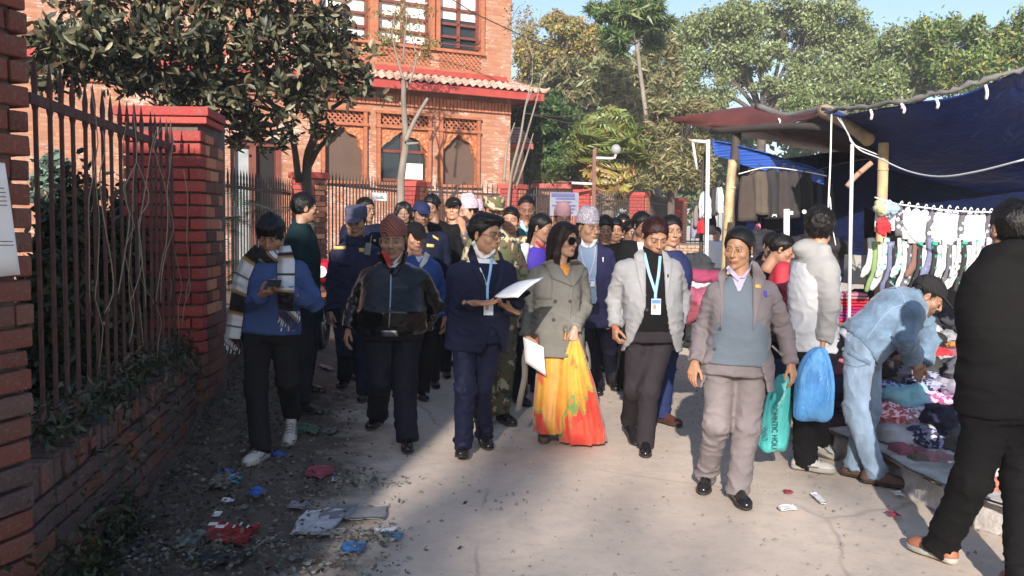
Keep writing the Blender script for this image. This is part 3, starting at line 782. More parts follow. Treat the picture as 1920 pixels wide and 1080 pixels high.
OL = [tuple(np.array(lin(c)) * np.array([.86, .98, .88])) for c in OL]; GR = [tuple(np.array(lin(c)) * .95) for c in GR]; BRN = [tuple(np.array(lin(c)) * np.array([.82, .88, .82])) for c in BRN]
YEL = [tuple(np.array(lin(c)) * .9) for c in ["a89a50", "b59f58", "8f8a48", "a08060"]]
DK = [tuple(np.array(lin(c)) * .95) for c in ["3f5a34", "4d6a3c", "34482a", "5a7444"]]
# big tree in the middle right
tree("broadleaf_tree", "tall grey-green tree with dark forking limbs showing sky between them", 1430, 42, (1430, 215),
     [(1335, 60, 55, 45), (1400, 40, 60, 38), (1470, 25, 60, 32), (1545, 35, 60, 38), (1600, 70, 45, 45), (1320, 120, 45, 35), (1585, 120, 50, 36), (1490, 80, 42, 30), (1385, 90, 40, 24), (1540, 165, 62, 40), (1330, 180, 50, 34), (1480, 175, 38, 32), (1620, 100, 35, 45), (1430, 95, 46, 26), (1385, 140, 40, 24), (1520, 120, 40, 24), (1440, 160, 30, 16), (1560, 60, 60, 40), (1360, 55, 50, 40)],
     54000, .20, .5, OL, 1, .30, M_barkd, twigs=9)
tree("bushy_tree", "bushy green tree standing behind the stall, right of the tall grey-green tree", 1700, 38, (1700, 200),
     [(1690, 110, 55, 45), (1750, 100, 60, 50), (1670, 165, 60, 40), (1600, 190, 70, 34), (1740, 165, 60, 36), (1560, 205, 60, 22), (1500, 205, 50, 25)], 28000, .24, .4, OL + GR[:1], 2, .3, M_barkd)
tree("bushy_tree", "yellow-green leafy tree at the upper right corner with upright shoots", 1840, 36, (1840, 160),
     [(1790, 95, 50, 50), (1845, 85, 55, 45), (1890, 105, 45, 50), (1830, 130, 60, 40), (1730, 58, 14, 26), (1830, 52, 12, 26), (1875, 62, 12, 22), (1755, 66, 12, 24), (1915, 90, 40, 60)], 24000, .24, .36, OL[:2] + GR + YEL[:1], 3, .25, M_barkd)
tree("thin_tree", "tall thin tree with a leaning stem and a drooping feathery top", 1262, 30, (1192, 72),
     [(1185, 20, 60, 20), (1140, 28, 34, 14), (1230, 42, 30, 22), (1190, 52, 42, 20), (1150, 72, 26, 22), (1225, 72, 20, 24), (1160, 92, 14, 14), (1115, 18, 16, 8)], 3600, .62, .13, DK[:2] + GR[:1] + OL[:2], 4, .10, M_bark, droop=.5, nsub=16, spread=.13)
tree("yellowing_tree", "yellow-brown tree between the building corner and the thin tree", 1050, 40, (1050, 190),
     [(1010, 100, 46, 52), (1060, 90, 50, 48), (1110, 110, 45, 50), (1005, 150, 40, 30), (1070, 55, 38, 22), (1040, 42, 22, 20)], 22000, .19, .5, YEL + BRN[:1] + OL[:1], 5, .25, M_barkd)
tree("feathery_tree", "grey-brown feathery tree behind the fan palm", 1130, 36, (1130, 230),
     [(1070, 150, 55, 36), (1125, 165, 60, 40), (1170, 140, 45, 40), (1080, 200, 60, 34), (1230, 130, 40, 60), (1190, 195, 45, 40)], 13000, .42, .24, BRN + OL[:2], 6, .25, M_barkd, droop=.3)
tree("feathery_tree", "pale grey-green tree behind the leaning thin stem", 1265, 44, (1265, 200),
     [(1250, 90, 40, 40), (1290, 100, 36, 50), (1260, 160, 50, 45), (1320, 190, 50, 30), (1230, 170, 40, 40)], 15000, .22, .4, OL + BRN[:1], 16, .22, M_barkd)
tree("dense_tree", "dense dark green tree beside the building corner, under the yellowing tree", 1000, 27, (1000, 290),
     [(985, 200, 40, 38), (1030, 215, 45, 38), (990, 260, 45, 40), (1040, 270, 40, 40), (1000, 320, 45, 30), (965, 300, 25, 40)], 15000, .17, .5, DK, 7, .2, M_barkd)
tree("dense_tree", "olive conifer-like tree just left of the fan palm", 1075, 26.5, (1075, 320),
     [(1070, 250, 34, 40), (1050, 300, 40, 36), (1085, 300, 34, 34), (1030, 320, 30, 22)], 7000, .16, .3, GR[:2] + OL[:2], 8, .15, M_barkd, droop=.2)
tree("feathery_tree", "brownish drooping conifer right of the fan palm, over the last pillars", 1262, 25, (1258, 330),
     [(1240, 215, 36, 26), (1275, 240, 46, 32), (1225, 265, 36, 30), (1285, 290, 45, 36), (1225, 320, 38, 30), (1270, 330, 40, 26), (1310, 320, 26, 40), (1300, 210, 40, 20)], 13000, .24, .2, BRN + OL[:1], 9, .14, M_barkd, droop=.35)
# backdrop hedge mass far off
rng = np.random.default_rng(55)
far = empty("far_woodland", (0, 60, 0), None, None, None, "stuff")
cs = []
for k in range(60):
    px = rng.uniform(940, 2050); py = rng.uniform(235, 400); c = W(px, py, rng.uniform(48, 56)); cs.append(blob(rng, 520, c, (1.9, 1.3, 1.5), 8)[0])
P = np.concatenate(cs); leaves("foliage", P, rand_unit(len(P), rng), .5, .5, DK + OL[:2], M_leaf, far, rng)['kind'] = 'stuff'
# fan palm
def fan_mesh(rad, nb, ang, droopy, m, seed, cols):
    rr = random.Random(seed); V = []; Fs = []; C = []
    for i in range(nb):
        a = (i / (nb - 1) - .5) * ang; L = rad * (1 - .25 * abs(a) / (ang / 2)) * rr.uniform(.88, 1.08)
        d = Vector((math.sin(a), 0, math.cos(a))); s = Vector((math.cos(a), 0, -math.sin(a))); w = L * .042; c = [x * rr.uniform(.8, 1.2) for x in lin(rr.choice(cols))]
        n = len(V)
        for j, (t, ww) in enumerate(((.02, .3), (.45, 1.25), (.75, .8), (1.0, .08))):
            p = d * L * t; dr = droopy * L * max(0, t - .4) ** 1.6; p = p + Vector((0, -dr * .5, -dr * 1.6)); V += [p - s * w * ww, p + s * w * ww + Vector((0, .01, 0))]; C += [c, c]
        for j in range(3): Fs.append((n + 2 * j, n + 2 * j + 1, n + 2 * j + 3, n + 2 * j + 2))
    # petiole
    n = len(V); V += [(-.012, 0, -.55 * rad), (.012, 0, -.55 * rad), (.012, 0, .05), (-.012, 0, .05)]; C += [lin(cols[0])] * 4; Fs.append((n, n + 1, n + 2, n + 3))
    me = mesh_np("leaf", np.array([tuple(v) for v in V]), Fs, False); me.materials.append(m)
    at = me.color_attributes.new("Col", 'FLOAT_COLOR', 'POINT'); A = np.ones((len(V), 4), dtype=np.float32); A[:, :3] = np.array(C); at.data.foreach_set('color', A.ravel()); return me
pc = W(1142, 292, 24.5); pb = Vector((pc.x, 24.5, gz(pc.x, 24.5)))
palm = empty("fan_palm", pb, "fan palm with bright green fans on top and a skirt of dry yellow fronds", "palm tree")
MB().tube([pb, Vector((pc.x, 24.5, pc.z))], [.22, .16], 10).build("trunk", M_bark, palm, True)
PG = [tuple(np.array(lin(c)) * .75) for c in ["8c9850", "98a262", "76844a"]]; PD = [tuple(np.array(lin(c)) * .72) for c in ["c9ad62", "b89a5c", "d2bd7c", "a08c5c"]]
fg = [fan_mesh(.95, 26, R(230), .8, M_leaf, s, PG) for s in range(3)]; fd = [fan_mesh(.95, 18, R(150), .9, M_leaf, s + 9, PD) for s in range(3)]
rr = random.Random(3)
for i in range(112):
    dry = i >= 62; t_ = (i / 62 if not dry else (i - 62) / 50)
    az = i * 2.399; el = R(80 - 88 * t_) if not dry else R(-8 - 68 * t_)
    me = rr.choice(fd if dry else fg); o = bpy.data.objects.new("leaf", me); COL.objects.link(o); o.parent = palm
    d = Vector((math.cos(az) * math.cos(el), math.sin(az) * math.cos(el), math.sin(el)))
    q = d.to_track_quat('Z', 'Y'); tw = Matrix.Rotation(rr.uniform(-.6, .6) + math.pi * (rr.random() < .5), 4, 'Z')
    reach = .75 if not dry else .35
    o.matrix_local = Matrix.Translation(Vector((0, 0, pc.z - pb.z - (0 if not dry else .25 + .4 * t_))) + d * reach * rr.uniform(.8, 1.15)) @ q.to_matrix().to_4x4() @ tw
# big-leaved tree at upper left
rng = np.random.default_rng(21); rnd = random.Random(21)
b = W(592, 430, 12.5); b.z = gz(b.x, 12.5)
lt = empty("large_leaved_tree", b, "dark tree with large leathery leaves hanging over the left fence", "tree")
fk = W(592, 215, 12.0); trm = MB()
trm.tube(curve_pts([b, W(575, 330, 12.4), W(590, 250, 12.0), W(575, 180, 11.6)], 15), list(np.linspace(.075, .045, 16)), 9); trm.tube(curve_pts([W(575, 320, 12.4), W(600, 275, 12.2), W(640, 240, 12)], 8), list(np.linspace(.045, .025, 9)), 7)
trm.tube(curve_pts([W(560, 340, 12.4), W(545, 250, 12.0), W(500, 180, 11.6)], 8), list(np.linspace(.05, .03, 9)), 7)
trm.build("trunk", M_barkd, lt, True)
CL = [(130, 70, 80, 60, 9), (230, 50, 90, 60, 9.3), (330, 60, 90, 70, 9.6), (430, 60, 90, 70, 10), (520, 80, 80, 70, 10.4), (590, 110, 70, 60, 10.8), (650, 120, 60, 50, 11), (300, 140, 90, 60, 9.8), (400, 170, 90, 60, 10.2), (480, 180, 80, 60, 10.6), (560, 190, 60, 45, 11), (620, 60, 60, 50, 10.6), (200, 120, 80, 45, 9.4), (430, 240, 60, 38, 10.8), (500, 250, 50, 36, 11), (350, 215, 50, 30, 10.2), (110, 130, 45, 40, 9), (680, 165, 42, 30, 11), (560, 10, 80, 40, 10.4), (400, -40, 200, 50, 10), (180, -40, 140, 50, 9.2), (600, 235, 30, 26, 11.4)]
C, D, BRp = [], [], MB()
for (px, py, rx, ry, Y) in CL:
    ce = W(px, py, Y); s = Y / F; n = int(rx * ry / 6.5)
    nsub = max(6, n // 14); subs = rand_unit(nsub, rng) * (rng.uniform(.1, 1, nsub)[:, None] ** .4) * np.array([rx * s, (rx + ry) * .5 * s, ry * s]) + np.array(ce)
    for q in subs[:3]: BRp.tube([Vector(W(580, 230, 11.8)).lerp(ce, .45), Vector(ce), Vector(q)], [.03, .018, .006], 5)
    for q in subs:      # rosettes of leaves at twig ends
        ax = rand_unit(1, rng)[0]; ax[2] = abs(ax[2]) * .8; ax /= np.linalg.norm(ax)
        k = rng.integers(8, 15)
        for j in range(k):
            d = rand_unit(1, rng)[0] * .9 + ax * .55; d /= np.linalg.norm(d); C.append(q + d * .075 + rng.normal(size=3) * .02 - ax * rng.uniform(0, .12)); D.append(d)
BRp.build("branch", M_barkd, lt, True)
C = np.array(C); D = np.array(D)
LC = [tuple(np.array(lin(c)) * k) for c, k in (("4a5440", .5), ("666a50", .6), ("3a4434", .45), ("8a8668", .6), ("75604a", .5), ("9a9474", .6))]
order = np.argsort(C[:, 1]); nearest = order[:260]; rest = order[260:]
leaves("foliage", C[rest], D[rest], .135, .38, LC, M_leafg, lt, rng, shape=7, cvar=.35)['kind'] = 'stuff'
lms = []
for k in range(6):
    o = leaves("leaf", np.zeros((1, 3)), np.array([[0, 0, 1.]]), .145, .38, [LC[k]], M_leafg, lt, rng, shape=7); o.data.transform(Matrix.Translation(Vector(lt.location))); lms.append(o.data); bpy.data.objects.remove(o)
for i in nearest:
    o = bpy.data.objects.new("leaf", rnd.choice(lms)); COL.objects.link(o); o.parent = lt
    o.matrix_local = Matrix.Translation(Vector(C[i]) - lt.location) @ Vector(D[i]).to_track_quat('Z', 'Y').to_matrix().to_4x4() @ Matrix.Rotation(rnd.uniform(0, 6.3), 4, 'Z')
# bare trees
def bare(name, label, paths, Y, bark=M_bark, n=6, cat="tree", leafn=0, lc=None, seed=1, leafc=None):
    p0 = W(paths[0][0][0][0], paths[0][0][0][1], Y); t = empty(name, (p0.x, Y, gz(p0.x, Y)), label, cat)
    for i, (pts, r0, r1) in enumerate(paths):
        P = curve_pts([W(x, y, Y + .15 * i * (-1) ** i) for x, y in pts], 14); mb = MB().tube(P, list(np.linspace(r0, r1, len(P))), n); mb.build("trunk" if i == 0 else "branch", bark, t, True)
    if leafn:
        rg = np.random.default_rng(seed); cs = [blob(rg, leafn // len(leafc), W(x, y, Y), (r * Y / F, r * Y / F * .7, r2 * Y / F), 9)[0] for x, y, r, r2 in leafc]; P = np.concatenate(cs)
        leaves("crown", P, rand_unit(len(P), rg), .09, .4, lc, M_leaf, t, rg)['kind'] = 'stuff'
    return t
bare("bare_tree", "bare pollarded sapling with a pale forked trunk, in front of the middle arched window",
     [([(752, 420), (752, 335), (760, 280), (760, 240), (757, 200), (757, 150)], .078, .045), ([(760, 265), (778, 225), (802, 184)], .05, .03), ([(758, 175), (770, 150), (780, 110), (770, 60)], .03, .008), ([(757, 150), (745, 110), (735, 60), (742, 20)], .025, .006), ([(757, 160), (772, 120), (800, 80), (806, 50)], .02, .005), ([(762, 270), (785, 268)], .03, .015), ([(757, 200), (749, 192)], .03, .02), ([(755, 120), (760, 60), (765, 10)], .02, .005)],
     16.8, leafn=900, lc=BRN + YEL[:1], leafc=[(765, 70, 50, 36), (735, 40, 40, 30), (715, 90, 30, 20), (800, 90, 30, 26), (770, 20, 40, 20)])
bare("bare_tree", "cluster of thin bare stems in front of the building's right corner",
     [([(950, 420), (958, 330), (975, 260), (985, 200), (998, 150)], .04, .014), ([(962, 340), (988, 250), (1008, 180), (1015, 140)], .03, .008), ([(945, 340), (950, 280), (965, 230)], .04, .012), ([(968, 350), (985, 300), (1000, 250)], .03, .01), ([(985, 200), (1000, 165), (1010, 160)], .02, .006), ([(952, 50), (975, 10), (965, 60), (950, 100)], .01, .004), ([(998, 150), (1000, 90), (1015, 20)], .015, .004), ([(1000, 110), (985, 60), (990, 20)], .01, .003)], 19.2, leafn=300, lc=BRN, leafc=[(1010, 60, 34, 40), (985, 40, 20, 30), (960, 30, 16, 40)])
# lamp post with two arms
LY = 21.5; a = W(1112, 420, LY); lp = empty("lamp_post", (a.x, LY, gz(a.x, LY)), "rusty square lamp post with a round globe lamp on a side arm", "lamp post")
MB().box((a.x, LY, (W(1112, 276, LY).z + .3) / 2), (.085, .085, W(1112, 276, LY).z - .3)).build("post", mat((.16, .065, .05), .7, .3, 50, .3), lp)
MB().tube([W(1114, 296, LY), W(1150, 297, LY)], .03, 8).build("arm", M_white, lp, True); MB().tube([W(1112, 345, LY), W(1072, 343, LY)], .03, 8).build("arm", M_white, lp, True)
g = W(1155, 280, LY); mb = MB(); mb.rings([[g + Vector((.12 * math.sin(p) * math.cos(q), .12 * math.sin(p) * math.sin(q), .12 * math.cos(p))) for q in np.linspace(0, 2 * math.pi, 12, endpoint=False)] for p in np.linspace(.05, 3.1, 9)])
mb.build("globe", mat((.30, .30, .31), .25, 0, key="globe"), lp, True)
MB().tube([g - Z1 * .12, W(1152, 297, LY)], .025, 8).build("lamp_neck", M_white, lp)
# signs on the fences
sg = MB().box(W(711, 369, 16.4), (.30, .015, .14), Matrix.Rotation(R(40), 3, 'Z')).build("sign", mat((.7, .72, .74), .5, 0, key="sign_white")); tag(sg, "small white sign with a dark arrow on the fence below the middle pillar's left", "sign")
ar = MB().box(W(711, 369, 16.35) - Z1 * .005, (.15, .006, .014), Matrix.Rotation(R(40), 3, 'Z')); ar.box(W(716, 369, 16.34) + Z1 * .012, (.05, .006, .012), Matrix.Rotation(R(40), 3, 'Z')).build("arrow", M_iron, sg, origin=None)
sg2 = MB().box(W(1058, 383, 19.6), (.62, .02, .5)).build("notice_board", mat((.16, .16, .22), .5, .1, key="notice")); tag(sg2, "blue and white notice board on the fence behind the pink-capped man", "notice board")
M_ndk = mat((.05, .06, .2), .6, 0, key="navy_print")
for i in range(6): MB().box(W(1058, 383, 19.57) + Vector((random.uniform(-.03, .03), 0, .2 - i * .075)), (.5 - .08 * (i % 3), .004, .03 if i else .07)).build("printed_line", M_ndk, sg2)
# low retaining wall and grass right of the last pillar
A_ = Vector((W(1232, 470, 27).x, 27.4, .15)); rw = empty("retaining_wall", (A_.x, 27.4, .2), "low brown brick wall beside the last pillar, in front of a fence", "wall")
b_ = MB()
for k in range(9):
    x = -.12 * (k % 2)
    while x < 4.2: b_.box((A_.x + x + .12, A_.y + random.uniform(-.005, .01), .28 + k * .088), (.22, .1, .074)); x += .24
o = b_.build("brickwork", mat((.33, .22, .16), .9, .5, 40, .3, 9), rw); o['kind'] = 'stuff'
MB().box((A_.x + 2.1, A_.y + .1, .66), (4.2, .16, .84)).build("mortar_core", M_mortar, rw)
fence("dark iron fence above the brown brick wall near the stall", (pil_ends[5][1].x + .1, 29.2, 0), (pil_ends[5][1].x + 3.4, 29.6, 0), 1.0, 2.35, 2.6, 22, .014, group="far fence sections")
# shrubs behind the left fence
def shrub(label, px, py, rx, ry, Y, n, ls, cols, seed, asp=.4, name="shrub"):
    rg = np.random.default_rng(seed); c = W(px, py, Y); s = Y / F; base = Vector((c.x, Y, gz(c.x, Y)))
    t = empty(name, base, label, "shrub"); p, sub = blob(rg, n, c, (rx * s, rx * s * .8, ry * s), 22, .18)
    p[:, 0] = np.minimum(p[:, 0], wallX(p[:, 1]) - .2 + rg.uniform(0, .12, len(p)))
    D = rand_unit(n, rg); leaves("foliage", p, D, ls, asp, cols, M_leafg, t, rg, shape=7)['kind'] = 'stuff'
    st = MB()
    for q in sub[:14]: st.tube([base, base.lerp(Vector(q), .5) + Vector((0, 0, .1)), Vector(q)], [.012, .008, .003], 4)
    st.build("stem", M_barkd, t)
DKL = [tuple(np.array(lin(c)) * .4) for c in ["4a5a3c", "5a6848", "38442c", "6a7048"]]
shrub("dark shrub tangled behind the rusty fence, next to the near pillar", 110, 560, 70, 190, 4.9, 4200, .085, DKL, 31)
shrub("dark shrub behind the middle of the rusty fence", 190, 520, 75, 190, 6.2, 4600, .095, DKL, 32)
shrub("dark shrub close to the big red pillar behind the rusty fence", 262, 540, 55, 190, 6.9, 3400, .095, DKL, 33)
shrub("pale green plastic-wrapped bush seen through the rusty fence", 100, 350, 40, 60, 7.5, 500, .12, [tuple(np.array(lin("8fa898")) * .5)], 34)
# creeping dry vines on the fence and weeds on the wall top
rv = random.Random(5); vm = MB()
for i in range(16):
    Y = rv.uniform(4.2, 6.35); x = wallX(Y) - .10 + rv.uniform(-.02, .05); z = rv.uniform(.7, 1.2); pts = []
    for k in range(7):
        pts.append(Vector((x, Y, z))); z += rv.uniform(.08, .28); Y += rv.uniform(-.12, .12); x += rv.uniform(-.03, .03)
        if z > 2.3: break
    if len(pts) > 2: vm.tube(curve_pts(pts, 12), rv.uniform(.002, .004), 4)
vm = vm.build("dry_vines", mat((.30, .24, .17), .9, .3), None, True); tag(vm, "dry brown vines climbing the rusty fence", "vine", kind="stuff")
rg = np.random.default_rng(8); n = 3200; Y = rg.uniform(3.6, 6.4, n); off = rg.normal(-.1, .1, n); P = np.stack([wallX(Y) + off, Y, ZT + .02 + np.abs(rg.normal(0, .07, n)) - np.maximum(off, 0) * rg.uniform(1, 5, n)], 1)
D = rand_unit(n, rg); D[:, 2] = np.abs(D[:, 2]); wt = leaves("weeds", P, D, .06, .3, DKL + [(.10, .075, .05)], M_leafg, None, rg); tag(wt, "weeds and dead leaves along the top of the low wall", "weeds", kind="stuff")
n = 1500; Y = rg.uniform(2.9, 4.6, n); z = np.abs(rg.normal(0, .16, n)); P = np.stack([wallX(Y) + .03 + np.abs(rg.normal(0, .05, n)), Y, z], 1)
wt = leaves("weeds", P, rand_unit(n, rg), .05, .35, DKL, M_leafg, None, rg); tag(wt, "dark weeds at the foot of the low wall", "weeds", kind="stuff")
# fern-like plant left behind the boy
fp = W(470, 520, 9.2); fern = empty("fern_plant", (fp.x, 9.2, gz(fp.x, 9.2)), "grey-green fern-like plant in front of the far left fence", "plant")
def frond_mesh(L, seed):
    rr_ = random.Random(seed); V = []; Fs = []; C_ = []
    for i in range(26):
        t_ = i / 26; p = Vector((L * t_, 0, L * (.35 * t_ - .55 * t_ * t_))); w = L * .30 * math.sin(math.pi * min(1, t_ * .85 + .12)) 
        for s in (-1, 1):
            n = len(V); V += [p, p + Vector((.012, 0, 0)), p + Vector((.03 + w * .35, s * w, -w * .35 + rr_.uniform(-.01, .01)))]; Fs.append((n, n + 1, n + 2)); C_ += [(.07, .085, .07)] * 3
    me = mesh_np("frond", np.array([tuple(v) for v in V]), Fs, False); me.materials.append(M_leaf)
    at = me.color_attributes.new("Col", 'FLOAT_COLOR', 'POINT'); A = np.ones((len(V), 4), dtype=np.float32); A[:, :3] = np.array(C_); at.data.foreach_set('color', A.ravel()); return me
fm = [frond_mesh(.7, s) for s in range(3)]
for i in range(34):
    o = bpy.data.objects.new("frond", rnd.choice(fm)); COL.objects.link(o); o.parent = fern; o.location = (rnd.uniform(-.25, .25), rnd.uniform(-.1, .3), rnd.uniform(.4, 1.55)); o.rotation_euler = (rnd.uniform(-.3, .3), rnd.uniform(-.7, .3), rnd.uniform(0, 6.28)); s = rnd.uniform(.6, 1.0); o.scale = (s,) * 3
MB().tube([fern.location, fern.location + Vector((0, 0, 1.6))], [.03, .01], 6).build("stem", M_barkd, fern)
# cables
def cable(label, pts, Ys, r=.012, m=M_iron):
    P = curve_pts([W(x, y, Y) for (x, y), Y in zip(pts, Ys)], 30); o = MB().tube(P, r, 5).build("cable", m, None, True); tag(o, label, "cable")
cable("thin black cable sagging from the eave corner towards the palm", [(985, 213), (1060, 219), (1120, 208), (1170, 188)], [19, 20, 21, 22])
cable("second black cable crossing lower in front of the palm", [(1000, 216), (1080, 232), (1150, 229), (1200, 210)], [19, 20, 21, 22])
cable("long cable crossing the upper windows", [(560, -20), (800, -15), (900, 30), (1010, 80), (1060, 90)], [17, 17.5, 18, 19, 20])
hz = MB().box((0, 270, 19), (820, 680, 41)); hzm = bpy.data.materials.new("air"); hzm.use_nodes = True; hn_ = hzm.node_tree.nodes; hn_.remove(hn_["Principled BSDF"]); pv = hn_.new("ShaderNodeVolumePrincipled")
pv.inputs['Color'].default_value = (.86, .90, 1, 1); pv.inputs['Density'].default_value = .0017; pv.inputs['Anisotropy'].default_value = .0; hzm.node_tree.links.new(pv.outputs[0], hn_["Material Output"].inputs['Volume']); tag(hz.build("haze", hzm), kind="stuff")
# ---- unseen, behind the camera: a house added to cast shade, and the dappling tree
hs = empty("shade_house", (-6.0, -7, 0), "unseen brick house added behind the photographer to shade the left of the road", "building")
HR = Matrix.Rotation(-math.atan(.15), 3, 'Z'); HP = lambda x, y, z: Vector((-2.3, -5, 0)) + HR @ Vector((x, y, z))
MB().box(HP(-4, -2, 3.2), (8.0, 4.0, 6.4), HR).build("wall", M_fac, hs)
MB().box(HP(-4.02, -2, 6.48), (8.05, 4.2, .16), HR).build("roof", M_mortar, hs)
for i in range(3): MB().box(HP(-2.0 - i * 2.1, .01, 3.6), (1.1, .06, 1.3), HR).build("window", M_glass, hs)
rg = np.random.default_rng(77); bt_ = empty("shade_tree", (-6.4, -34, 0), "half-bare tree behind the photographer", "tree")
MB().tube([(-6.4, -34, 0), (-6.3, -34, 6), (-6.1, -34, 12.5)], [.3, .22, .12], 8).build("trunk", M_bark, bt_, True)
cs = []
for (x, z, r_, nn) in ((-2.9, 7.3, .8, 48), (-2.0, 7.7, .7, 42), (-3.2, 8.6, .9, 60), (-1.3, 7.0, .6, 40), (-2.2, 9.3, .9, 50), (-4.0, 7.5, .9, 160), (-.6, 8.2, .8, 42), (-4.6, 9.0, 1.2, 240), (.4, 7.3, .7, 34), (-.9, 9.8, .9, 40), (.9, 8.4, .8, 26), (-2.4, 6.6, .6, 30), (.2, 6.6, .6, 26), (-1.2, 8.9, .6, 26), (.3, 9.4, .7, 26), (1.6, 7.2, .7, 22), (-3.3, 8.0, .45, 110), (-3.15, 8.8, .45, 110), (-3.35, 9.6, .5, 110), (-3.0, 10.4, .55, 110), (-3.3, 7.3, .35, 60), (-3.0, 11.4, .6, 110)):
    cs.append(blob(rg, nn, (x - 2.85, -34, z + 7.7), (r_, r_, r_ * .7), 8)[0])
P = np.concatenate(cs); leaves("crown", P, rand_unit(len(P), rg), .30, .5, OL, M_leaf, bt_, rg)['kind'] = 'stuff'
br = MB()
for c in cs:
    q = Vector(c.mean(0)); br.tube([(-6.1, -34, 12.2), Vector((-6.1, -34, 12.2)).lerp(q, .6) + Z1 * .2, q], [.05, .03, .012], 5)
br.build("branch", M_bark, bt_)
print('env2', time.time() - T0)
# ================================================================== people: heads, hair, hands, shoes
CACHE = {}
t = newmat("skin"); a = t.attr('Col'); c = t.co(); t.base(t.mix(t.ramp(t.noise(40, 4, .6, c), [(.35, 0.), (.7, .16)]), a, (.30, .12, .07)))
t.set(Roughness=.52); t.b.inputs['Subsurface Weight'].default_value = .08; t.b.inputs['Subsurface Radius'].default_value = (.012, .005, .003); t.b.inputs['Subsurface Scale'].default_value = 1; t.bump(t.noise(260, 2, .6, c), .12, .002); M_skin = t.m
def hair_mat(col, k="h"):
    n = f"hair_{col}"
    if n in MATS: return MATS[n]
    t = newmat(n); c_ = t.co(scale=(1, 1, .25)); nn = t.noise(170, 3, .7, c_); cc = np.array(lin(col)); t.base(t.ramp(nn, [(.3, tuple(cc * .5)), (.7, tuple(cc * 1.6))]))
    t.set(Roughness=.42); t.b.inputs['Specular IOR Level'].default_value = .35; t.bump(nn, .7, .006); return t.m
def head_mesh(wide=1.0, jaw=1.0, nose=1.0, vx=.0036, fem=0, cheek=1.0, long=1.0):
    k = ("head", wide, jaw, nose, vx, fem, cheek, long)
    if k in CACHE: return CACHE[k]
    w = wide; v = Vol((-.105, -.14, -.20), (.105, .14, .135), vx)
    v.ell((0, .014, .030), (.0735 * w, .096, .088), 0)
    v.ell((0, -.024, -.035), (.056 * w, .064, .082 * long), .03)
    v.seg((-.026 * w * jaw, -.042, -.083 * long), (.026 * w * jaw, -.042, -.083 * long), .022 * jaw, k=.03)
    v.ell((0, -.072, -.096 * long), (.021 * jaw, .017, .016), .02)
    for s in (-1, 1):
        v.ell((s * .043 * w, -.060, -.022), (.022 * cheek, .020 * cheek, .020), .022)
        v.ell((s * .050 * w, -.012, -.058), (.015 * jaw, .028, .026), .03)
        v.ell((s * .031, -.100, .010), (.017, .019, .0125), .012, cut=True)
        v.seg((s * .013, -.087, .028), (s * .045, -.075, .026), .0075 if not fem else .005, k=.012)
        v.ell((s * .031, -.0815, .008), (.0165, .0125, .0125), .004)
        v.seg((s * .018, -.0895, .0165), (s * .044, -.083, .0155), .0032, k=.003)
        v.ell((s * .0115 * nose, -.096, -.030), (.0072 * nose, .009, .0068), .005)
        M = Matrix.Rotation(s * R(18), 3, 'Z') @ Matrix.Rotation(R(10), 3, 'X')
        v.ell((s * .079 * w, .006, -.004), (.007, .019, .031), .008, rot=M)
        v.ell((s * .086 * w, -.001, -.002), (.006, .009, .016), .003, cut=True, rot=M)
    v.seg((0, -.086, .020), (0, -.108, -.022), .0068, .0098 * nose, k=.009)
    v.ell((0, -.110, -.027), (.0095 * nose, .0088, .008), .006)
    v.ell((0, -.083, -.056), (.024, .013, .017), .014)
    v.seg((-.020, -.0875, -.0595), (0, -.0925, -.0552), .0026, .0040, k=.004); v.seg((.020, -.0875, -.0595), (0, -.0925, -.0552), .0026, .0040, k=.004); v.seg((-.013, -.0895, -.0645), (.013, -.0895, -.0645), .0048, k=.004)
    v.seg((-.021, -.0965, -.0602), (.021, -.0965, -.0602), .0018, k=.002, cut=True)
    v.seg((0, .022, -.05), (0, .045, -.185), .047 * (1 if not fem else .86), .056 * (1 if not fem else .9), k=.022)
    P, Q = v.mesh(); P = relax(P, Q, 1, .25)
    def seg_d(a, b):
        a = np.array(a); b = np.array(b); e = b - a; h = np.clip(((P - a) @ e) / (e @ e), 0, 1); return np.linalg.norm(P - a - h[:, None] * e, axis=1)
    lip = np.minimum(seg_d((-.018, -.0915, -.0565), (.018, -.0915, -.0565)), seg_d((-.013, -.094, -.0650), (.013, -.094, -.0650))); lip = 1 - sm(.0035, .0068, lip)
    br = np.minimum(*[seg_d((s * .013, -.093, .026), (s * .047, -.080, .0285)) for s in (-1, 1)]); brow = 1 - sm(.0036, .0074 if not fem else .0056, br)
    lid = np.minimum(*[seg_d((s * .017, -.093, .0150), (s * .046, -.085, .0140)) for s in (-1, 1)]); lid = 1 - sm(.002, .005, lid)
    beard = sm(-.035, -.07, P[:, 2]) * (P[:, 1] < .0) * (1 - sm(-.125, -.14, P[:, 2]) * 0) * (P[:, 2] > -.125) + (1 - sm(.006, .014, seg_d((-.02, -.1, -.045), (.02, -.1, -.045)))) * .9
    mous = 1 - sm(.005, .0095, np.minimum(seg_d((-.026, -.093, -.049), (0, -.104, -.0445)), seg_d((.026, -.093, -.049), (0, -.104, -.0445))))
    CACHE[k] = (P, Q, lip, brow, np.clip(beard, 0, 1), mous, lid); return CACHE[k]
def ball(c, r, n=8, m=6, sq=(1, 1, 1)):
    V = [(c[0] + r * sq[0] * math.sin(p) * math.cos(q), c[1] + r * sq[1] * math.sin(p) * math.sin(q), c[2] + r * sq[2] * math.cos(p)) for p in np.linspace(.01, math.pi - .01, m) for q in np.linspace(0, 2 * math.pi, n, endpoint=False)]
    Fs = [(i * n + k, (i + 1) * n + k, (i + 1) * n + (k + 1) % n, i * n + (k + 1) % n) for i in range(m - 1) for k in range(n)]
    return np.array(V, dtype=np.float32), np.array(Fs, dtype=np.int32)
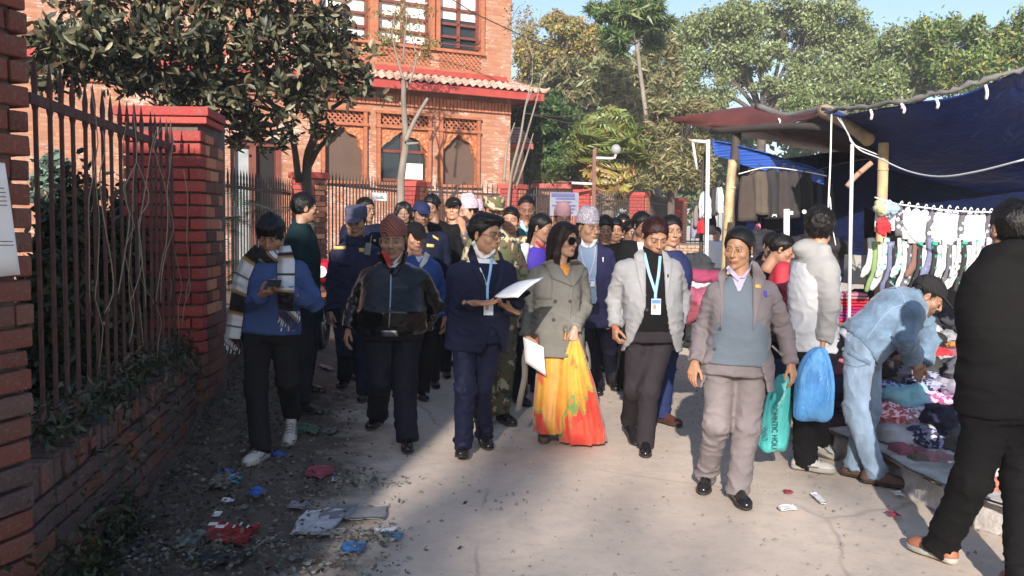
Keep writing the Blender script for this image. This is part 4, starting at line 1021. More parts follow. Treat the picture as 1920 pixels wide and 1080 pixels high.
def hair_mesh(style, vx=.0042):
    k = ("hair", style, vx)
    if k in CACHE: return CACHE[k]
    big = style in ('long', 'ponytail'); v = Vol((-.13, -.14, -.26 if big else -.13), (.13, .17, .16), vx)
    line = dict(short=(-.008, -.019, .77, .64), crop=(-.005, -.01, .8, .6), fringe=(-.06, -.005, .75, .66), volume=(-.012, -.019, .77, .64), swept=(-.006, -.010, .75, .66), curly=(-.02, -.02, .8, .6), bun=(.0, -.018, .78, .62), receding=(.022, -.006, .72, .7), ponytail=(-.012, -.03, .78, .62)).get(style)
    top = dict(fringe=.012, volume=.014, curly=.016, swept=.012, short=.004, crop=-.003, bun=.009, receding=-.003, long=.006, ponytail=.002)[style]
    v.ell((0, .017, .036), (.083 + top * .4, .104 + top * .4, .090 + top), 0)
    if style == 'swept': v.ell((.022, -.045, .098), (.055, .055, .03), .03); v.ell((-.02, -.03, .1), (.05, .06, .026), .03)
    if style == 'fringe':
        v.ell((0, -.055, .085), (.07, .055, .045), .03)
    if line:
        v.plane_cut((0, line[0], line[1]), (0, -line[2], -line[3]))
        v.plane_cut((0, .07, -.068), (0, .1, -1)); 
        for s in (-1, 1): v.ell((s * .088, .004, -.012), (.022, .022, .034), .008, cut=True)
    if style == 'fringe':
        for i in range(9):
            x = -.06 + i * .015; v.seg((x, -.074 + abs(x) * .4, .080), (x + .008 * (-1) ** i, -.090 + abs(x) * .55, .040 - .010 * (i % 3)), .011, .003, k=.006)
    if style == 'bun': v.ell((0, .075, .02), (.074, .062, .078), .02); v.ell((0, .125, -.025), (.046, .034, .044), .01)
    if style == 'long':
        v.ell((0, -.11, -.035), (.063, .085, .098), .02, cut=True)
        for s in (-1, 1):
            v.seg((s * .055, -.035, .085), (s * .082, -.03, .0), .026, .024, k=.03); v.seg((s * .082, -.025, .0), (s * .088, -.012, -.10), .024, .03, k=.03); v.seg((s * .088, -.012, -.10), (s * .072, -.015, -.19), .03, .018, k=.02)
            v.seg((s * .05, .05, .0), (s * .07, .05, -.16), .055, .04, k=.04)
        v.seg((0, .07, .0), (0, .075, -.17), .06, .045, k=.04)
    if style == 'ponytail': v.seg((0, .1, .0), (.02, .12, -.2), .03, .02, k=.03)
    P, Q = v.mesh(); N = normals(P, Q)
    if style == 'curly': P = P + N * (.006 * wnoise(P, 62, 4, 2))[:, None]
    elif style == 'bun': P = P + N * (.0009 * wnoise(P, (90, 14, 60), 5, 2))[:, None]
    else: P = P + N * (.0035 * wnoise(P, (75, 40, 16) if big else (62, 22, 30), 5, 2) + .0016 * wnoise(P, 170, 6, 1))[:, None]
    rg = np.random.default_rng(3); nb_ = 1400 if vx < .006 else 400; i = rg.integers(0, len(P), nb_); p = P[i]; n_ = normals(P, Q)[i]
    if style in ('bun', 'ponytail', 'swept'): fl = np.tile((.0, 1, -.1), (nb_, 1))
    elif big: fl = np.tile((0, 0, -1.0), (nb_, 1))
    else: fl = p - np.array([0, .05, .13])
    fl = fl / (np.linalg.norm(fl, axis=1, keepdims=True) + 1e-6) + rg.normal(size=(nb_, 3)) * (.22 if style != 'curly' else 1.2); fl -= n_ * (fl * n_).sum(1, keepdims=True); fl /= np.linalg.norm(fl, axis=1, keepdims=True) + 1e-6
    L = rg.uniform(.010, .024, (nb_, 1)) * (1.6 if big else 1); s_ = np.cross(fl, n_) * .0011; a = p - n_ * .001; tip = p + fl * L + n_ * L * rg.uniform(.02, .38 if style != 'bun' else .10, (nb_, 1)); mid = p + fl * L * .5 + n_ * L * (.22 if style != 'bun' else .05)
    V2 = np.stack([a - s_, a + s_, mid + s_, mid - s_, tip], 1).reshape(-1, 3).astype(np.float32); b0 = np.arange(nb_)[:, None] * 5 + len(P)
    V2 = np.concatenate([V2.reshape(nb_, 5, 3), V2.reshape(nb_, 5, 3)[:, 4:5] + s_[:, None] * .15], 1).reshape(-1, 3).astype(np.float32); b0 = np.arange(nb_)[:, None] * 6 + len(P); Q = np.concatenate([Q, b0 + np.array([0, 1, 2, 3]), b0 + np.array([3, 2, 5, 4])]).astype(np.int32); P = np.concatenate([P, V2])
    CACHE[k] = (P, Q); return CACHE[k]
def hat_mesh(kind, vx=.0042):
    k = ("hat", kind, vx)
    if k in CACHE: return CACHE[k]
    v = Vol((-.12, -.21, -.02), (.12, .14, .21), vx); I = ((1, 0, 0), (0, -1, 0), (0, 0, 1))
    if kind in ('topi', 'peaktopi', 'tiptopi'):
        h = {'topi': 1.0, 'peaktopi': .98, 'tiptopi': 1.25}[kind]; sx = {'topi': .0, 'peaktopi': -.008, 'tiptopi': -.012}[kind]; na = {'topi': .056, 'peaktopi': .028, 'tiptopi': .014}[kind]
        v.loft((0, .016, .040), *I, [(0, .086, .106), (.055 * h, .084, .102, 0, 0), (.095 * h, .071, .090, sx, .004), (.128 * h, na, .070, sx * 1.8, .008), (.140 * h, na * .6, .055, sx * 2, .008)], 0, 2.1)
        P, Q = v.mesh(); N = normals(P, Q)
        P = P + N * (.0025 * wnoise(P, (18, 18, 45), 3))[:, None]
    else:
        if kind == 'cap':
            v.ell((0, .014, .042), (.087, .108, .086), 0); v.plane_cut((0, 0, .036), (0, -.12, -1))
            v.ell((0, .014, .128), (.008, .008, .006), .003)
        else:
            v.loft((0, .014, .036), *I, [(0, .087, .108), (.06, .089, .110, 0, .002), (.083, .087, .107, 0, .003), (.088, .08, .1, 0, .003)], 0, 2.1)
        M = Matrix.Rotation(R(14), 3, 'X')
        v.ell((0, -.108, .040), (.072, .068, .0085), .006, rot=M)
        P, Q = v.mesh(); N = normals(P, Q); P = P + N * (.0012 * wnoise(P, 40, 3))[:, None]
    CACHE[k] = (P, Q); return CACHE[k]
HP = {  # finger curls (three joints, degrees), thumb (side, forward, curl)
    'relax': ([(18, 28, 18), (24, 34, 20), (28, 38, 22), (32, 40, 22)], (.55, .45, 20)),
    'open': ([(4, 8, 5), (6, 8, 6), (8, 10, 8), (12, 14, 10)], (1.0, .35, 5)),
    'hold': ([(40, 50, 25), (45, 52, 28), (48, 55, 30), (52, 55, 30)], (.6, .9, 30)),
    'fist': ([(75, 85, 50), (78, 88, 50), (80, 88, 50), (82, 88, 50)], (.35, 1.0, 45)),
    'point': ([(8, 12, 8), (45, 60, 30), (55, 65, 35), (60, 65, 35)], (.6, .6, 25))}
def hand_mesh(pose, vx=.0036):
    k = ("hand", pose, vx)
    if k in CACHE: return CACHE[k]
    v = Vol((-.075, -.13, -.21), (.085, .05, .07), vx)
    fing, th = HP[pose]
    X = (.027, .009, -.009, -.026); Lp = (.088, .092, .088, .080); Ls = ((.042, .025, .020), (.046, .029, .022), (.043, .027, .021), (.034, .020, .018))
    for i in range(4):
        b = np.array([X[i], 0, -Lp[i]]); v.seg((X[i] * .55, 0, -.012), b, .0145, .0118, k=.012, flat=None)
        a = 0; p = b; r = (.0092, .0096, .0092, .0080)[i]; sp = (X[i]) * .9
        for j in range(3):
            a += R(fing[i][j]); d = np.array([sp * (1 - j * .3) * math.cos(a), -math.sin(a), -math.cos(a)]); d /= np.linalg.norm(d); q = p + d * Ls[i][j]
            v.seg(p, q, r * (1 - .07 * j), r * (1 - .07 * (j + 1)), k=.0035); p = q
    b = np.array([.016, -.006, -.022]); v.ell((.022, -.012, -.038), (.018, .014, .026), .01)
    d = np.array([th[0], -th[1] * .6, -.75]); d /= np.linalg.norm(d); p = b + np.array([.008, 0, -.012])
    for L, r in ((.038, .012), (.030, .0105), (.024, .0095)):
        q = p + d * L; v.seg(p, q, r, r * .93, k=.006); p = q; d = d + np.array([-.25 * th[2] / 30, -.2 * th[2] / 30, -.25]); d /= np.linalg.norm(d)
    v.seg((0, 0, .05), (0, 0, -.02), .026, .024, k=.012, flat=((0, 1, 0), 1.35))
    P, Q = v.mesh(); P = relax(P, Q, 1, .3); CACHE[k] = (P, Q); return CACHE[k]
def shoe_mesh(kind, vx=.005):
    k = ("shoe", kind, vx)
    if k in CACHE: return CACHE[k]
    v = Vol((-.07, -.24, -.01), (.07, .11, .16), vx); s = kind == 'sneaker'
    v.seg((0, .045, .040), (0, .03, .10 if not s else .078), .036, .037, k=0); v.seg((0, .05, .028), (0, -.12, .022), .034, .036 if not s else .040, k=.02)
    v.seg((0, .0, .07), (0, -.10, .038), .036, .030, k=.02); v.ell((0, -.135, .026), (.044 if not s else .047, .062, .034 if not s else .040), .02)
    v.plane_cut((0, 0, .014 if not s else .026), (0, 0, -1))
    P, Q = v.mesh(); N = normals(P, Q); P = P + N * (.0012 * wnoise(P, 38, 2))[:, None]
    u = Vol((-.07, -.24, -.01), (.07, .11, .05), vx)
    u.seg((0, .052, .02), (0, -.02, .02), .036, .036, k=0); u.ell((0, -.11, .02), (.048 if not s else .052, .094, .05), .02); u.plane_cut((0, 0, .0), (0, 0, -1)); u.plane_cut((0, 0, .016 if not s else .030), (0, 0, 1))
    S = u.mesh(); CACHE[k] = ((P, Q), S); return CACHE[k]
def xf(VQ, M, flip=False):
    V, Q = VQ; V = V.copy()
    if flip: V[:, 0] *= -1; Q = Q[:, ::-1]
    Mn = np.array(M, dtype=np.float32); return V @ Mn[:3, :3].T + Mn[:3, 3], Q
def footpt(px, py, lift=0.0):
    p = G(px, py, 0)
    for _ in range(4): p = G(px, py, gz(p.x, p.y))
    return Vector((p.x, p.y, p.z + lift))
class Person: pass
MALE = [(-.16, .172, .118), (-.02, .172, .118), (.13, .152, .108), (.30, .170, .120), (.385, .160, .108), (.435, .136, .088), (.475, .098, .070), (.51, .066, .056)]
FEM = [(-.16, .185, .128), (-.04, .178, .122), (.13, .135, .100), (.27, .150, .116), (.37, .140, .098), (.425, .118, .080), (.465, .084, .062), (.50, .056, .050)]
def person(label, Y0, head, yaw=0, hyaw=None, hp=5, hr=0, j=None, feet=None, w=1.0, deep=1.0, belly=0, fem=0, hs=1.05, hd=0, skin=(.36, .185, .105), lipc=None, beard=0, mous=0,
           face=None, hair='short', hairc="0e0b0a", hat=None, hatm=None, gar=(), trous=None, shoe='dress', shoem=None, hands=('relax', 'relax'), hn=None, hdir=None, vx=.011, group=None, legw=1.0,
           gy=None, lean=0, far=False, trfold=.0045, neckpx=None, sh=1.0, solem=None, skirt=None):
    vx = vx * (1.2 if not far else 1.35); p = Person(); S_ = {}; hyaw = yaw if hyaw is None else hyaw
    f = Vector((math.sin(R(yaw)), -math.cos(R(yaw)), 0)); r = Vector((math.cos(R(yaw)), math.sin(R(yaw)), 0)); up = Vector((0, 0, 1))
    H = W(head[0], head[1], Y0 + hd); g0 = gz(H.x, Y0) if gy is None else gy; s = (H.z - g0) / 1.585; s0 = min(max(s, .9), 1.12)
    J = {}; nb = W(neckpx[0], neckpx[1], Y0) if neckpx else Vector((H.x, Y0, 0)) - f * .0 + up * (H.z - .155 * hs)
    if not neckpx: nb.y = Y0
    J['neck'] = nb; hipz = g0 + .93 * s
    J['hip'] = Vector((nb.x, Y0, hipz))
    if j and 'hip' in j: J['hip'] = W(j['hip'][0], j['hip'][1], Y0 + j['hip'][2])
    up_t = (nb - J['hip']).normalized(); r_t = (r - up_t * r.dot(up_t)).normalized(); f_t = r_t.cross(up_t)
    if f_t.dot(f) < 0: f_t = -f_t
    tl = (nb - J['hip']).length / .50; 
    for k_, sg in (('A', -1), ('B', 1)):
        J['sh' + k_] = nb + r_t * sg * .168 * s0 * w * sh - up_t * .045 * s0
        J['el' + k_] = J['sh' + k_] + r * sg * .045 - up * .285 * s0 + f * -.01
        J['wr' + k_] = J['el' + k_] + r * sg * .01 - up * .245 * s0 + f * .05
        J['hj' + k_] = J['hip'] + r * sg * .088 * w - up * .02
        J['an' + k_] = Vector((J['hip'].x, Y0, 0)) + r * sg * .10 + f * .12 * sg * (0 if feet else 1) + up * (g0 + .08)
    ff = {}
    if feet:
        for k_, q in zip('AB', feet):
            if q is None: continue
            px, py, yw, pit, lift = (tuple(q) + (0, 0, 0))[:5]; c = footpt(px, py, lift); ff[k_] = (yw, pit, c)
            J['an' + k_] = c + Vector((0, 0, .085 + .17 * max(0, math.sin(R(pit)))))
    for k_ in 'AB':
        a, b = J['hj' + k_], J['an' + k_]; J['kn' + k_] = a.lerp(b, .5) + f * .035 + r * (.01 if k_ == 'B' else -.01)
    if j:
        for k_, q in j.items():
            if k_ == 'hip': continue
            J[k_] = W(q[0], q[1], Y0 + q[2])
        for k_ in 'AB':
            if ('el' + k_) in j and ('wr' + k_) not in j: J['wr' + k_] = J['el' + k_] - up * .245 * s0
    for k_ in 'AB':
        if j and 'sh' + k_ in j and Y0 > 4.5: J['sh' + k_] = J['sh' + k_] - up * .022 - (J['sh' + k_] - J['neck']).normalized() * .006
    if j and 'shA' in j and 'shB' in j:
        r2 = (J['shB'] - J['shA']).normalized(); r_t = (r2 - up_t * r2.dot(up_t)).normalized(); f2 = r_t.cross(up_t); f_t = f2 if f2.dot(f) > 0 else -f2
    base = Vector((J['hip'].x, Y0, g0)); root = empty("person", base, label, "person", group); p.root = root; p.J = J; p.f = f_t; p.Y0 = Y0; p.obs = {}; p.bv = []
    B = np.array(base)
    hx = .0046 if not far else .0075
    # ---- head
    fa = dict(fem=fem); fa.update(face or {}); P, Q, lip, brow, bd, ms, lid = head_mesh(vx=hx, **fa)
    MH = Matrix.Translation(H) @ Matrix.Rotation(R(hyaw), 4, 'Z') @ Matrix.Rotation(R(hp), 4, 'X') @ Matrix.Rotation(R(hr), 4, 'Y') @ Matrix.Diagonal((hs, hs, hs, 1)); p.MH = MH
    sk = np.array(lin(skin)); cl = np.tile(sk, (len(P), 1)); hc = np.array(lin(hairc)); lc_ = np.array(lin(lipc)) if lipc is not None else sk * (np.array([.85, .55, .55]) if fem else np.array([.82, .62, .60]))
    cl *= (1 + .10 * wnoise(P, 24, 8))[:, None]
    def bl(wt, col):
        nonlocal cl
        cl = cl * (1 - wt[:, None]) + np.array(col) * wt[:, None]
    bl(bd * beard, hc * .8 + sk * .22); bl(lip, lc_); bl(brow * (.9 if not fem else .75), hc * 1.2 + sk * .08); bl(ms * mous, hc); bl(lid * .9, sk * .12)
    parts = [xf((P, Q), MH)]; cols = [cl]
    for sg in (-1, 1):
        e = ball((sg * .031, -.0835, .0085), .0112, 8, 6, (1.2, 1, .62)); parts.append(xf(e, MH)); cols.append(np.tile((.36, .33, .30), (len(e[0]), 1)))
        e = ball((sg * .031, -.0922, .0085), .0048, 8, 5, (1, .5, 1)); parts.append(xf(e, MH)); cols.append(np.tile((.012, .008, .006), (len(e[0]), 1)))
    # ---- hands
    for k_, sg, hz in (('A', -1, hands[0]), ('B', 1, hands[1])):
        if hz is None: continue
        wr = J['wr' + k_]; fa_ = (wr - J['el' + k_]).normalized(); d = Vector(hdir[k_]).normalized() if hdir and k_ in hdir else (fa_ - f_t * 0).normalized()
        n = Vector(hn[k_]) if hn and k_ in hn else r * -sg * .9 - f * .2
        n = (n - d * n.dot(d)).normalized(); tt = n.cross(d) * (1 if sg > 0 else -1)
        X = tt if sg > 0 else -tt   # mirrored mesh for side A
        M = Matrix((X, -n, -d)).transposed().to_4x4(); M.translation = wr; sc = s0 * (.93 if fem else 1.02); M = M @ Matrix.Diagonal((sc, sc, sc, 1))
        h = xf(hand_mesh(hz, .0048 if not far else .007), M, flip=(sg < 0)); parts.append(h); cols.append(np.tile(sk * np.array([.95, .9, .88]), (len(h[0]), 1)) * (1 + .08 * wnoise(h[0], 30, 2))[:, None]); p.obs['hand' + k_] = M
    # ---- hidden trunk, arms and legs, so that the body is whole
    lo = np.min([np.array(v) for v in J.values()], 0) - .16; hi = np.max([np.array(v) for v in J.values()], 0) + .16
    tv = Vol(lo, hi, .024); sec = FEM if fem else MALE
    S2 = [((t_ * tl if t_ > 0 else t_), a_ * w * .80, b_ * deep * .80) for t_, a_, b_ in sec if t_ > -.1]
    tv.loft(J['hip'], r_t, f_t, up_t, S2, 0)
    for k_ in 'AB':
        tv.seg(J['sh' + k_], J['el' + k_], .048, .036, .03); tv.seg(J['el' + k_], J['wr' + k_], .034, .022, .01); tv.seg(J['hj' + k_], J['kn' + k_], .066, .048, .03); tv.seg(J['kn' + k_], J['an' + k_], .05, .035, .02)
    tv.seg(nb - up_t * .05, nb.lerp(H, .6), .055, .05, .02)
    tm = tv.mesh(); parts.append(tm); cols.append(np.tile(sk, (len(tm[0]), 1)))
    V, Qs = joinm(parts); o = obj("body", V, Qs, M_skin, root); at = o.data.color_attributes.new("Col", 'FLOAT_COLOR', 'POINT'); A = np.ones((len(V), 4), dtype=np.float32); A[:, :3] = np.clip(np.concatenate(cols), 0, 1); at.data.foreach_set('color', A.ravel())
    p.body = (V, Qs)
    if hair:
        o = obj("hair", *xf(hair_mesh(hair, .0055 if not far else .009), MH), hair_mat(hairc), root)
        if hat: pass
    if hat: obj("cap" if 'topi' not in hat else "topi", *xf(hat_mesh(hat, .0055 if not far else .008), MH), hatm, root)
    # ---- trousers
    def torso_secs(infl, hem, flare=0, topk=.53, bel=belly, pad=1.0):
        rows = []
        for t_, a_, b_ in sec:
            tt = t_ * tl if t_ > 0 else t_
            if t_ > topk: continue
            bb = bel * math.exp(-((t_ - .10) / .15) ** 2); rows.append((tt, a_ * w * (pad if t_ > .35 else 1) + infl + bb * .35, b_ * deep + infl + bb * .8, 0, bb * .75))
        if hem < -.16: rows = [(hem, rows[0][1] + flare, rows[0][2] + flare, 0, rows[0][4])] + rows
        else:
            rr_ = [x for x in rows if x[0] > hem + .02]; aa = [np.interp(hem, [x[0] for x in rows], [x[q] for x in rows]) for q in range(1, 5)]
            rows = [(hem, aa[0] + flare, aa[1] + flare, 0, aa[3])] + rr_
        return rows
    lo = np.array(lo); hi = np.array(hi)
    if trous is not None:
        z1 = J['hip'].z + .14; v = Vol(np.minimum(lo, 9) - .02, (hi[0], hi[1], z1), vx)
        v.loft(J['hip'], r_t, f_t, up_t, [x for x in torso_secs(.010, -.10) if x[0] < .14] + [(.135, .155 * w + belly * .3, .112 * deep + belly * .8, 0, belly * .6)], 0)
        for k_ in 'AB':
            a, b, c = J['hj' + k_], J['kn' + k_], J['an' + k_]; d = (c - b).normalized(); c2 = c + d * .07
            v.seg(a, b, .090 * legw, .068 * legw, .035); v.seg(b, c2, .068 * legw, .060 * legw, .03)
        for k_ in 'AB':
            b, c = J['kn' + k_], J['an' + k_]; d = (c - b).normalized(); q = c + d * .046; m_ = .11
            v.plane_cut(q, d, (np.array(q) - m_, np.array(q) + m_))
        P, Q = v.mesh(); N = normals(P, Q)
        hk = np.zeros(len(P)); 
        for k_ in 'AB':
            for q, wd in ((J['kn' + k_], .12), (J['an' + k_], .12), (J['hj' + k_] - Vector((0, 0, .05)), .12)): hk = np.maximum(hk, np.exp(-(np.linalg.norm(P - np.array(q), axis=1) / wd) ** 2))
        P = P + N * (trfold * (2.0 * (1 - np.minimum(np.abs(wnoise(P - B, (11, 11, 17), len(label), 2)), 1)) ** 4 - .4) * (.35 + 1.0 * hk))[:, None]
        p.obs['trousers'] = obj("trousers", P, Q, trous, root); p.bv.append((P, Q))
    if skirt: skirt(p)
    # ---- tops
    for g in gar:
        infl = g.get('infl', .014); hem = g.get('hem', -.12); sl_ = g.get('sleeve', 1.0); vv = g.get('vx', vx); ar = g.get('arm', 1.0); fd = g.get('fold', .005)
        zl = min(J['wrA'].z, J['wrB'].z, J['hip'].z + hem) - .08; v = Vol((lo[0], lo[1], zl), hi, vv)
        rows = torso_secs(infl, hem, g.get('flare', .0), g.get('top', .53), g.get('belly', belly), g.get('pad', 1.0)); v.loft(J['hip'], r_t, f_t, up_t, rows, 0, g.get('n', 2.35))
        for k_ in 'AB':
            if sl_ < 0: continue
            if sl_ <= 0: v.ell(J['sh' + k_], (.055 * s0 + infl,) * 3, .045); continue
            a, b, c = J['sh' + k_], J['el' + k_], J['wr' + k_]; e = b.lerp(c, min(sl_, 1) * .97)
            v.ell(a - r_t * (.03 if k_ == 'B' else -.03), ((.052 * s0 + infl * .6) * ar,) * 3, .07); v.seg(a, b, (.051 * s0 + infl * .75) * ar, (.044 * s0 + infl * .55) * ar, k=.018); v.seg(b, e, (.044 * s0 + infl * .55) * ar, (.031 * s0 + infl * .6) * ar, k=.012)
            dd = (c - b).normalized(); v.plane_cut(e + dd * .005, dd, (np.array(e) - .075, np.array(e) + .075)) if sl_ > .2 else None
        if g.get('hood'):
            q = nb - f_t * .06 + up_t * .01; v.ell(q, (.10, .075, .065), .03); v.seg(nb + r_t * .075 + f_t * .0, nb - r_t * .075 + f_t * .0, .05, k=.03)
        if g.get('collar'):
            v.seg(nb + f_t * .0 - up_t * .02, nb + up_t * g['collar'] - f_t * .01, .072 * s0, .066 * s0, k=.012)
        if g.get('cut'): v.poly_cut(g['cut'], J['hip'], np.array(f_t), g.get('f0', .0))
        if g.get('cut2'): v.poly_cut(g['cut2'], J['hip'], np.array(f_t), g.get('f0', .0))
        P, Q = v.mesh(); P = relax(P, Q, 1, .3); N = normals(P, Q)
        hk = np.zeros(len(P))
        for k_ in 'AB':
            for q, wd in ((J['el' + k_], .11), (J['wr' + k_], .10), (J['sh' + k_] - up_t * .07, .08)): hk = np.maximum(hk, np.exp(-(np.linalg.norm(P - np.array(q), axis=1) / wd) ** 2))
        hk = np.maximum(hk, .55 * np.exp(-((P[:, 2] - J['hip'].z - .1) / .12) ** 2))
        P = P + N * (fd * (2.0 * (1 - np.minimum(np.abs(wnoise(P - B, g.get('ff', (11, 11, 19)), len(label) + 7, 2)), 1)) ** 4 - .4) * (.25 + 1.0 * hk))[:, None]
        P = P + N * (fd * .35 * wnoise(P - B, 7, 3))[:, None]
        p.obs[g['name']] = obj(g['name'], P, Q, g['m'], root); p.bv.append((P, Q))
        if g.get('rib') is not None:      # ribbed cuffs
            mb = MB()
            for k_ in 'AB':
                c = J['wr' + k_]; d = (c - J['el' + k_]).normalized(); rr_ = .031 * s0 + infl * .5; mb.tube([c - d * .05, c - d * .01, c + d * .005], [rr_ + .004, rr_ - .001, rr_ - .004], 12)
            mb.build("cuff", g['rib'], root, True)
    # ---- shoes
    if shoe:
        for k_ in 'AB':
            if feet and feet['AB'.index(k_)] is None: continue
            yw, pit, c = ff.get(k_, (yaw, 0, J['an' + k_] - Vector((0, 0, .085))))
            M = Matrix.Translation(c) @ Matrix.Rotation(R(yw), 4, 'Z') @ Matrix.Translation(Vector((0, -.10, .0))) @ Matrix.Rotation(R(pit), 4, 'X') @ Matrix.Translation(Vector((0, .10, .0))) if pit else Matrix.Translation(c) @ Matrix.Rotation(R(yw), 4, 'Z')
            up_, so_ = shoe_mesh(shoe, .007 if not far else .011); o = obj("shoe", *xf(up_, M), shoem or M_bshoe, root)
            obj("sole", *xf(so_, M), solem or M_sole, o, origin=base)
            o.children[0].location = (0, 0, 0)
            if shoe == 'sneaker':
                lc = MB(); Mi = M
                for z_ in range(5):
                    yy = -.045 - z_ * .020; zz = .096 - z_ * .0078
                    lc.tube([Mi @ Vector((-.026, yy, zz - .012)), Mi @ Vector((-.012, yy - .004, zz + .002)), Mi @ Vector((.012, yy + .004, zz + .002)), Mi @ Vector((.026, yy, zz - .012))], .0032, 5)
                lc.build("lace", M_lace, o, True, origin=base).location = (0, 0, 0); sw = MB()
                for sx in (-1, 1): sw = MB(); sw.tube([Mi @ Vector((sx * .040, -.10, .036)), Mi @ Vector((sx * .044, -.05, .032)), Mi @ Vector((sx * .040, .0, .045)), Mi @ Vector((sx * .036, .04, .060))], [.003, .007, .006, .002], 6); sw.build("side_mark", M_lace, o, True, origin=base).location = (0, 0, 0)
    p.np = nb; return p
M_lace = mat((.14, .14, .15), .8, .2, key='shoe_lace'); M_bshoe = mat((.012, .011, .012), .22, .05, 60, .1); M_sole = mat((.03, .028, .027), .8, .1); M_wsole = mat((.36, .34, .31), .6, .1, key="white_sole"); M_wshoe = mat((.48, .47, .46), .55, .2, 70, .08, key="white_shoe")
# ---- things laid over the clothes, found by casting rays from the outside onto them
def bvh_of(p, names=None):
    V, Q = joinm([(v, q) for v, q in p.bv] + [p.body]); return BVHTree.FromPolygons([tuple(x) for x in V.tolist()], Q.tolist())
def cast(bv, px, py, yd, off):
    d = ray(px, py); h, n, i, di = bv.ray_cast(CAM, d)
    if h is None or abs(h.y - yd) > .45: return CAM + d * ((yd) / d.y)
    return h - d * off
def resample(L, n):
    L = [Vector((a, b, 0)) for a, b in L]; ds = [0]
    for a, b in zip(L, L[1:]): ds.append(ds[-1] + (b - a).length)
    out = []
    for i in range(n):
        t = ds[-1] * i / (n - 1)
        for k in range(len(L) - 1):
            if t <= ds[k + 1] + 1e-6: u = (t - ds[k]) / max(ds[k + 1] - ds[k], 1e-6); out.append(L[k].lerp(L[k + 1], u)); break
    return out
def drape(p, name, left, right, m, off=.006, th=.003, n=14, k=4, parent=None, smooth=True, sub=False):
    """a strip between two pixel polylines, resting on the clothes of p"""
    if not hasattr(p, 'tree'): p.tree = bvh_of(p)
    A = resample(left, n); B_ = resample(right, n); V = []; yd = p.Y0 - .12; D = np.zeros((n, k)); dirs = []
    for i in range(n):
        for q in range(k):
            x = A[i].lerp(B_[i], q / (k - 1)); P = cast(p.tree, x.x, x.y, yd, off); yd = P.y; D[i, q] = (P - CAM).length; dirs.append((P - CAM).normalized())
    for _ in range(3):
        E = np.pad(D, 1, mode='edge'); S_ = (E[:-2, 1:-1] + E[2:, 1:-1] + E[1:-1, :-2] + E[1:-1, 2:] + D) / 5; D = np.minimum(D, S_ + .001) if _ < 2 else S_
    V = [CAM + d * float(x) for d, x in zip(dirs, D.ravel())]
    m0 = n * k; V2 = [v + (v - CAM).normalized() * (off + .003) for v in V]; Fs = []
    for i in range(n - 1):
        for q in range(k - 1):
            a = i * k + q; Fs.append((a, a + 1, a + k + 1, a + k)); Fs.append((m0 + a + k, m0 + a + k + 1, m0 + a + 1, m0 + a))
    rim = [q for q in range(k)] + [i * k + k - 1 for i in range(1, n)] + [(n - 1) * k + q for q in range(k - 2, -1, -1)] + [i * k for i in range(n - 2, 0, -1)]
    for a, b in zip(rim, rim[1:] + rim[:1]): Fs.append((b, a, m0 + a, m0 + b))
    par = parent or p.root; o = obj(name, np.array([tuple(v) for v in V + V2]), Fs, m, par, origin=p.root.location, smooth=smooth)
    return o
def ribbon(p, name, line, wpx, m, off=.008, n=16, **k):
    L = resample(line, 12); l, r_ = [], []
    for i, q in enumerate(L):
        t = (L[min(i + 1, 11)] - L[max(i - 1, 0)]).normalized(); o = Vector((t.y, -t.x, 0)) * wpx / 2; l.append((q.x - o.x, q.y - o.y)); r_.append((q.x + o.x, q.y + o.y))
    return drape(p, name, l, r_, m, off, n=n, k=3, **k)
def buttons(p, name, pts, r, m):
    if not hasattr(p, 'tree'): p.tree = bvh_of(p)
    for x, y in pts:
        c = cast(p.tree, x, y, p.Y0 - .1, .004); mb = MB(); d = (CAM - c).normalized(); mb.tube([c - d * .004, c + d * .003], [r, r * .92], 10); mb.build(name, m, p.root)
def headpts(p, pts): return [p.MH @ Vector(q) for q in pts]
def glasses(p, m=None, lens=None, big=False):
    m = m or M_gl; mb = MB(); w, h = (.030, .026) if big else (.024, .016); y = -.104
    ls = MB()
    for s in (-1, 1):
        c = (s * .033, y, .006 if not big else .004); n = 14; L = []
        for i in range(n + 1):
            a = 2 * math.pi * i / n; ca, sa = math.cos(a), math.sin(a); k = 1 / (abs(ca) ** 3 + abs(sa) ** 3) ** (1 / 3); L.append((c[0] + w * ca * k, y + abs(c[0] + w * ca) * .12 - .003, c[2] + h * sa * k))
        L = headpts(p, L); mb.tube(L, .0022 if not big else .0032, 5, caps=False)
        mb.tube(headpts(p, [(s * .062, y + .006, .012), (s * .082, -.05, .012), (s * .083, .01, .004)]), .0022 if not big else .003, 5)
        if lens: ls.add(L[:-1], [tuple(range(n))])
    mb.tube(headpts(p, [(-.010, y, .008), (0, y - .004, .010), (.010, y, .008)]), .002, 5)
    o = mb.build("glasses", m, p.root, True)
    if lens: ls.build("lens", lens, o, origin=p.root.location); o.children[0].location = (0, 0, 0)
    return o
M_gl = mat((.02, .012, .01), .3, 0, key="glasses_frame"); t = newmat("dark_lens"); t.base((.012, .008, .007)); t.set(Roughness=.08); M_lens = t.m
def sub_of(child, parent):    # keep world place when the thing's own root has a location
    child.parent = parent; child.location = (0, 0, 0)
print('plib', time.time() - T0)
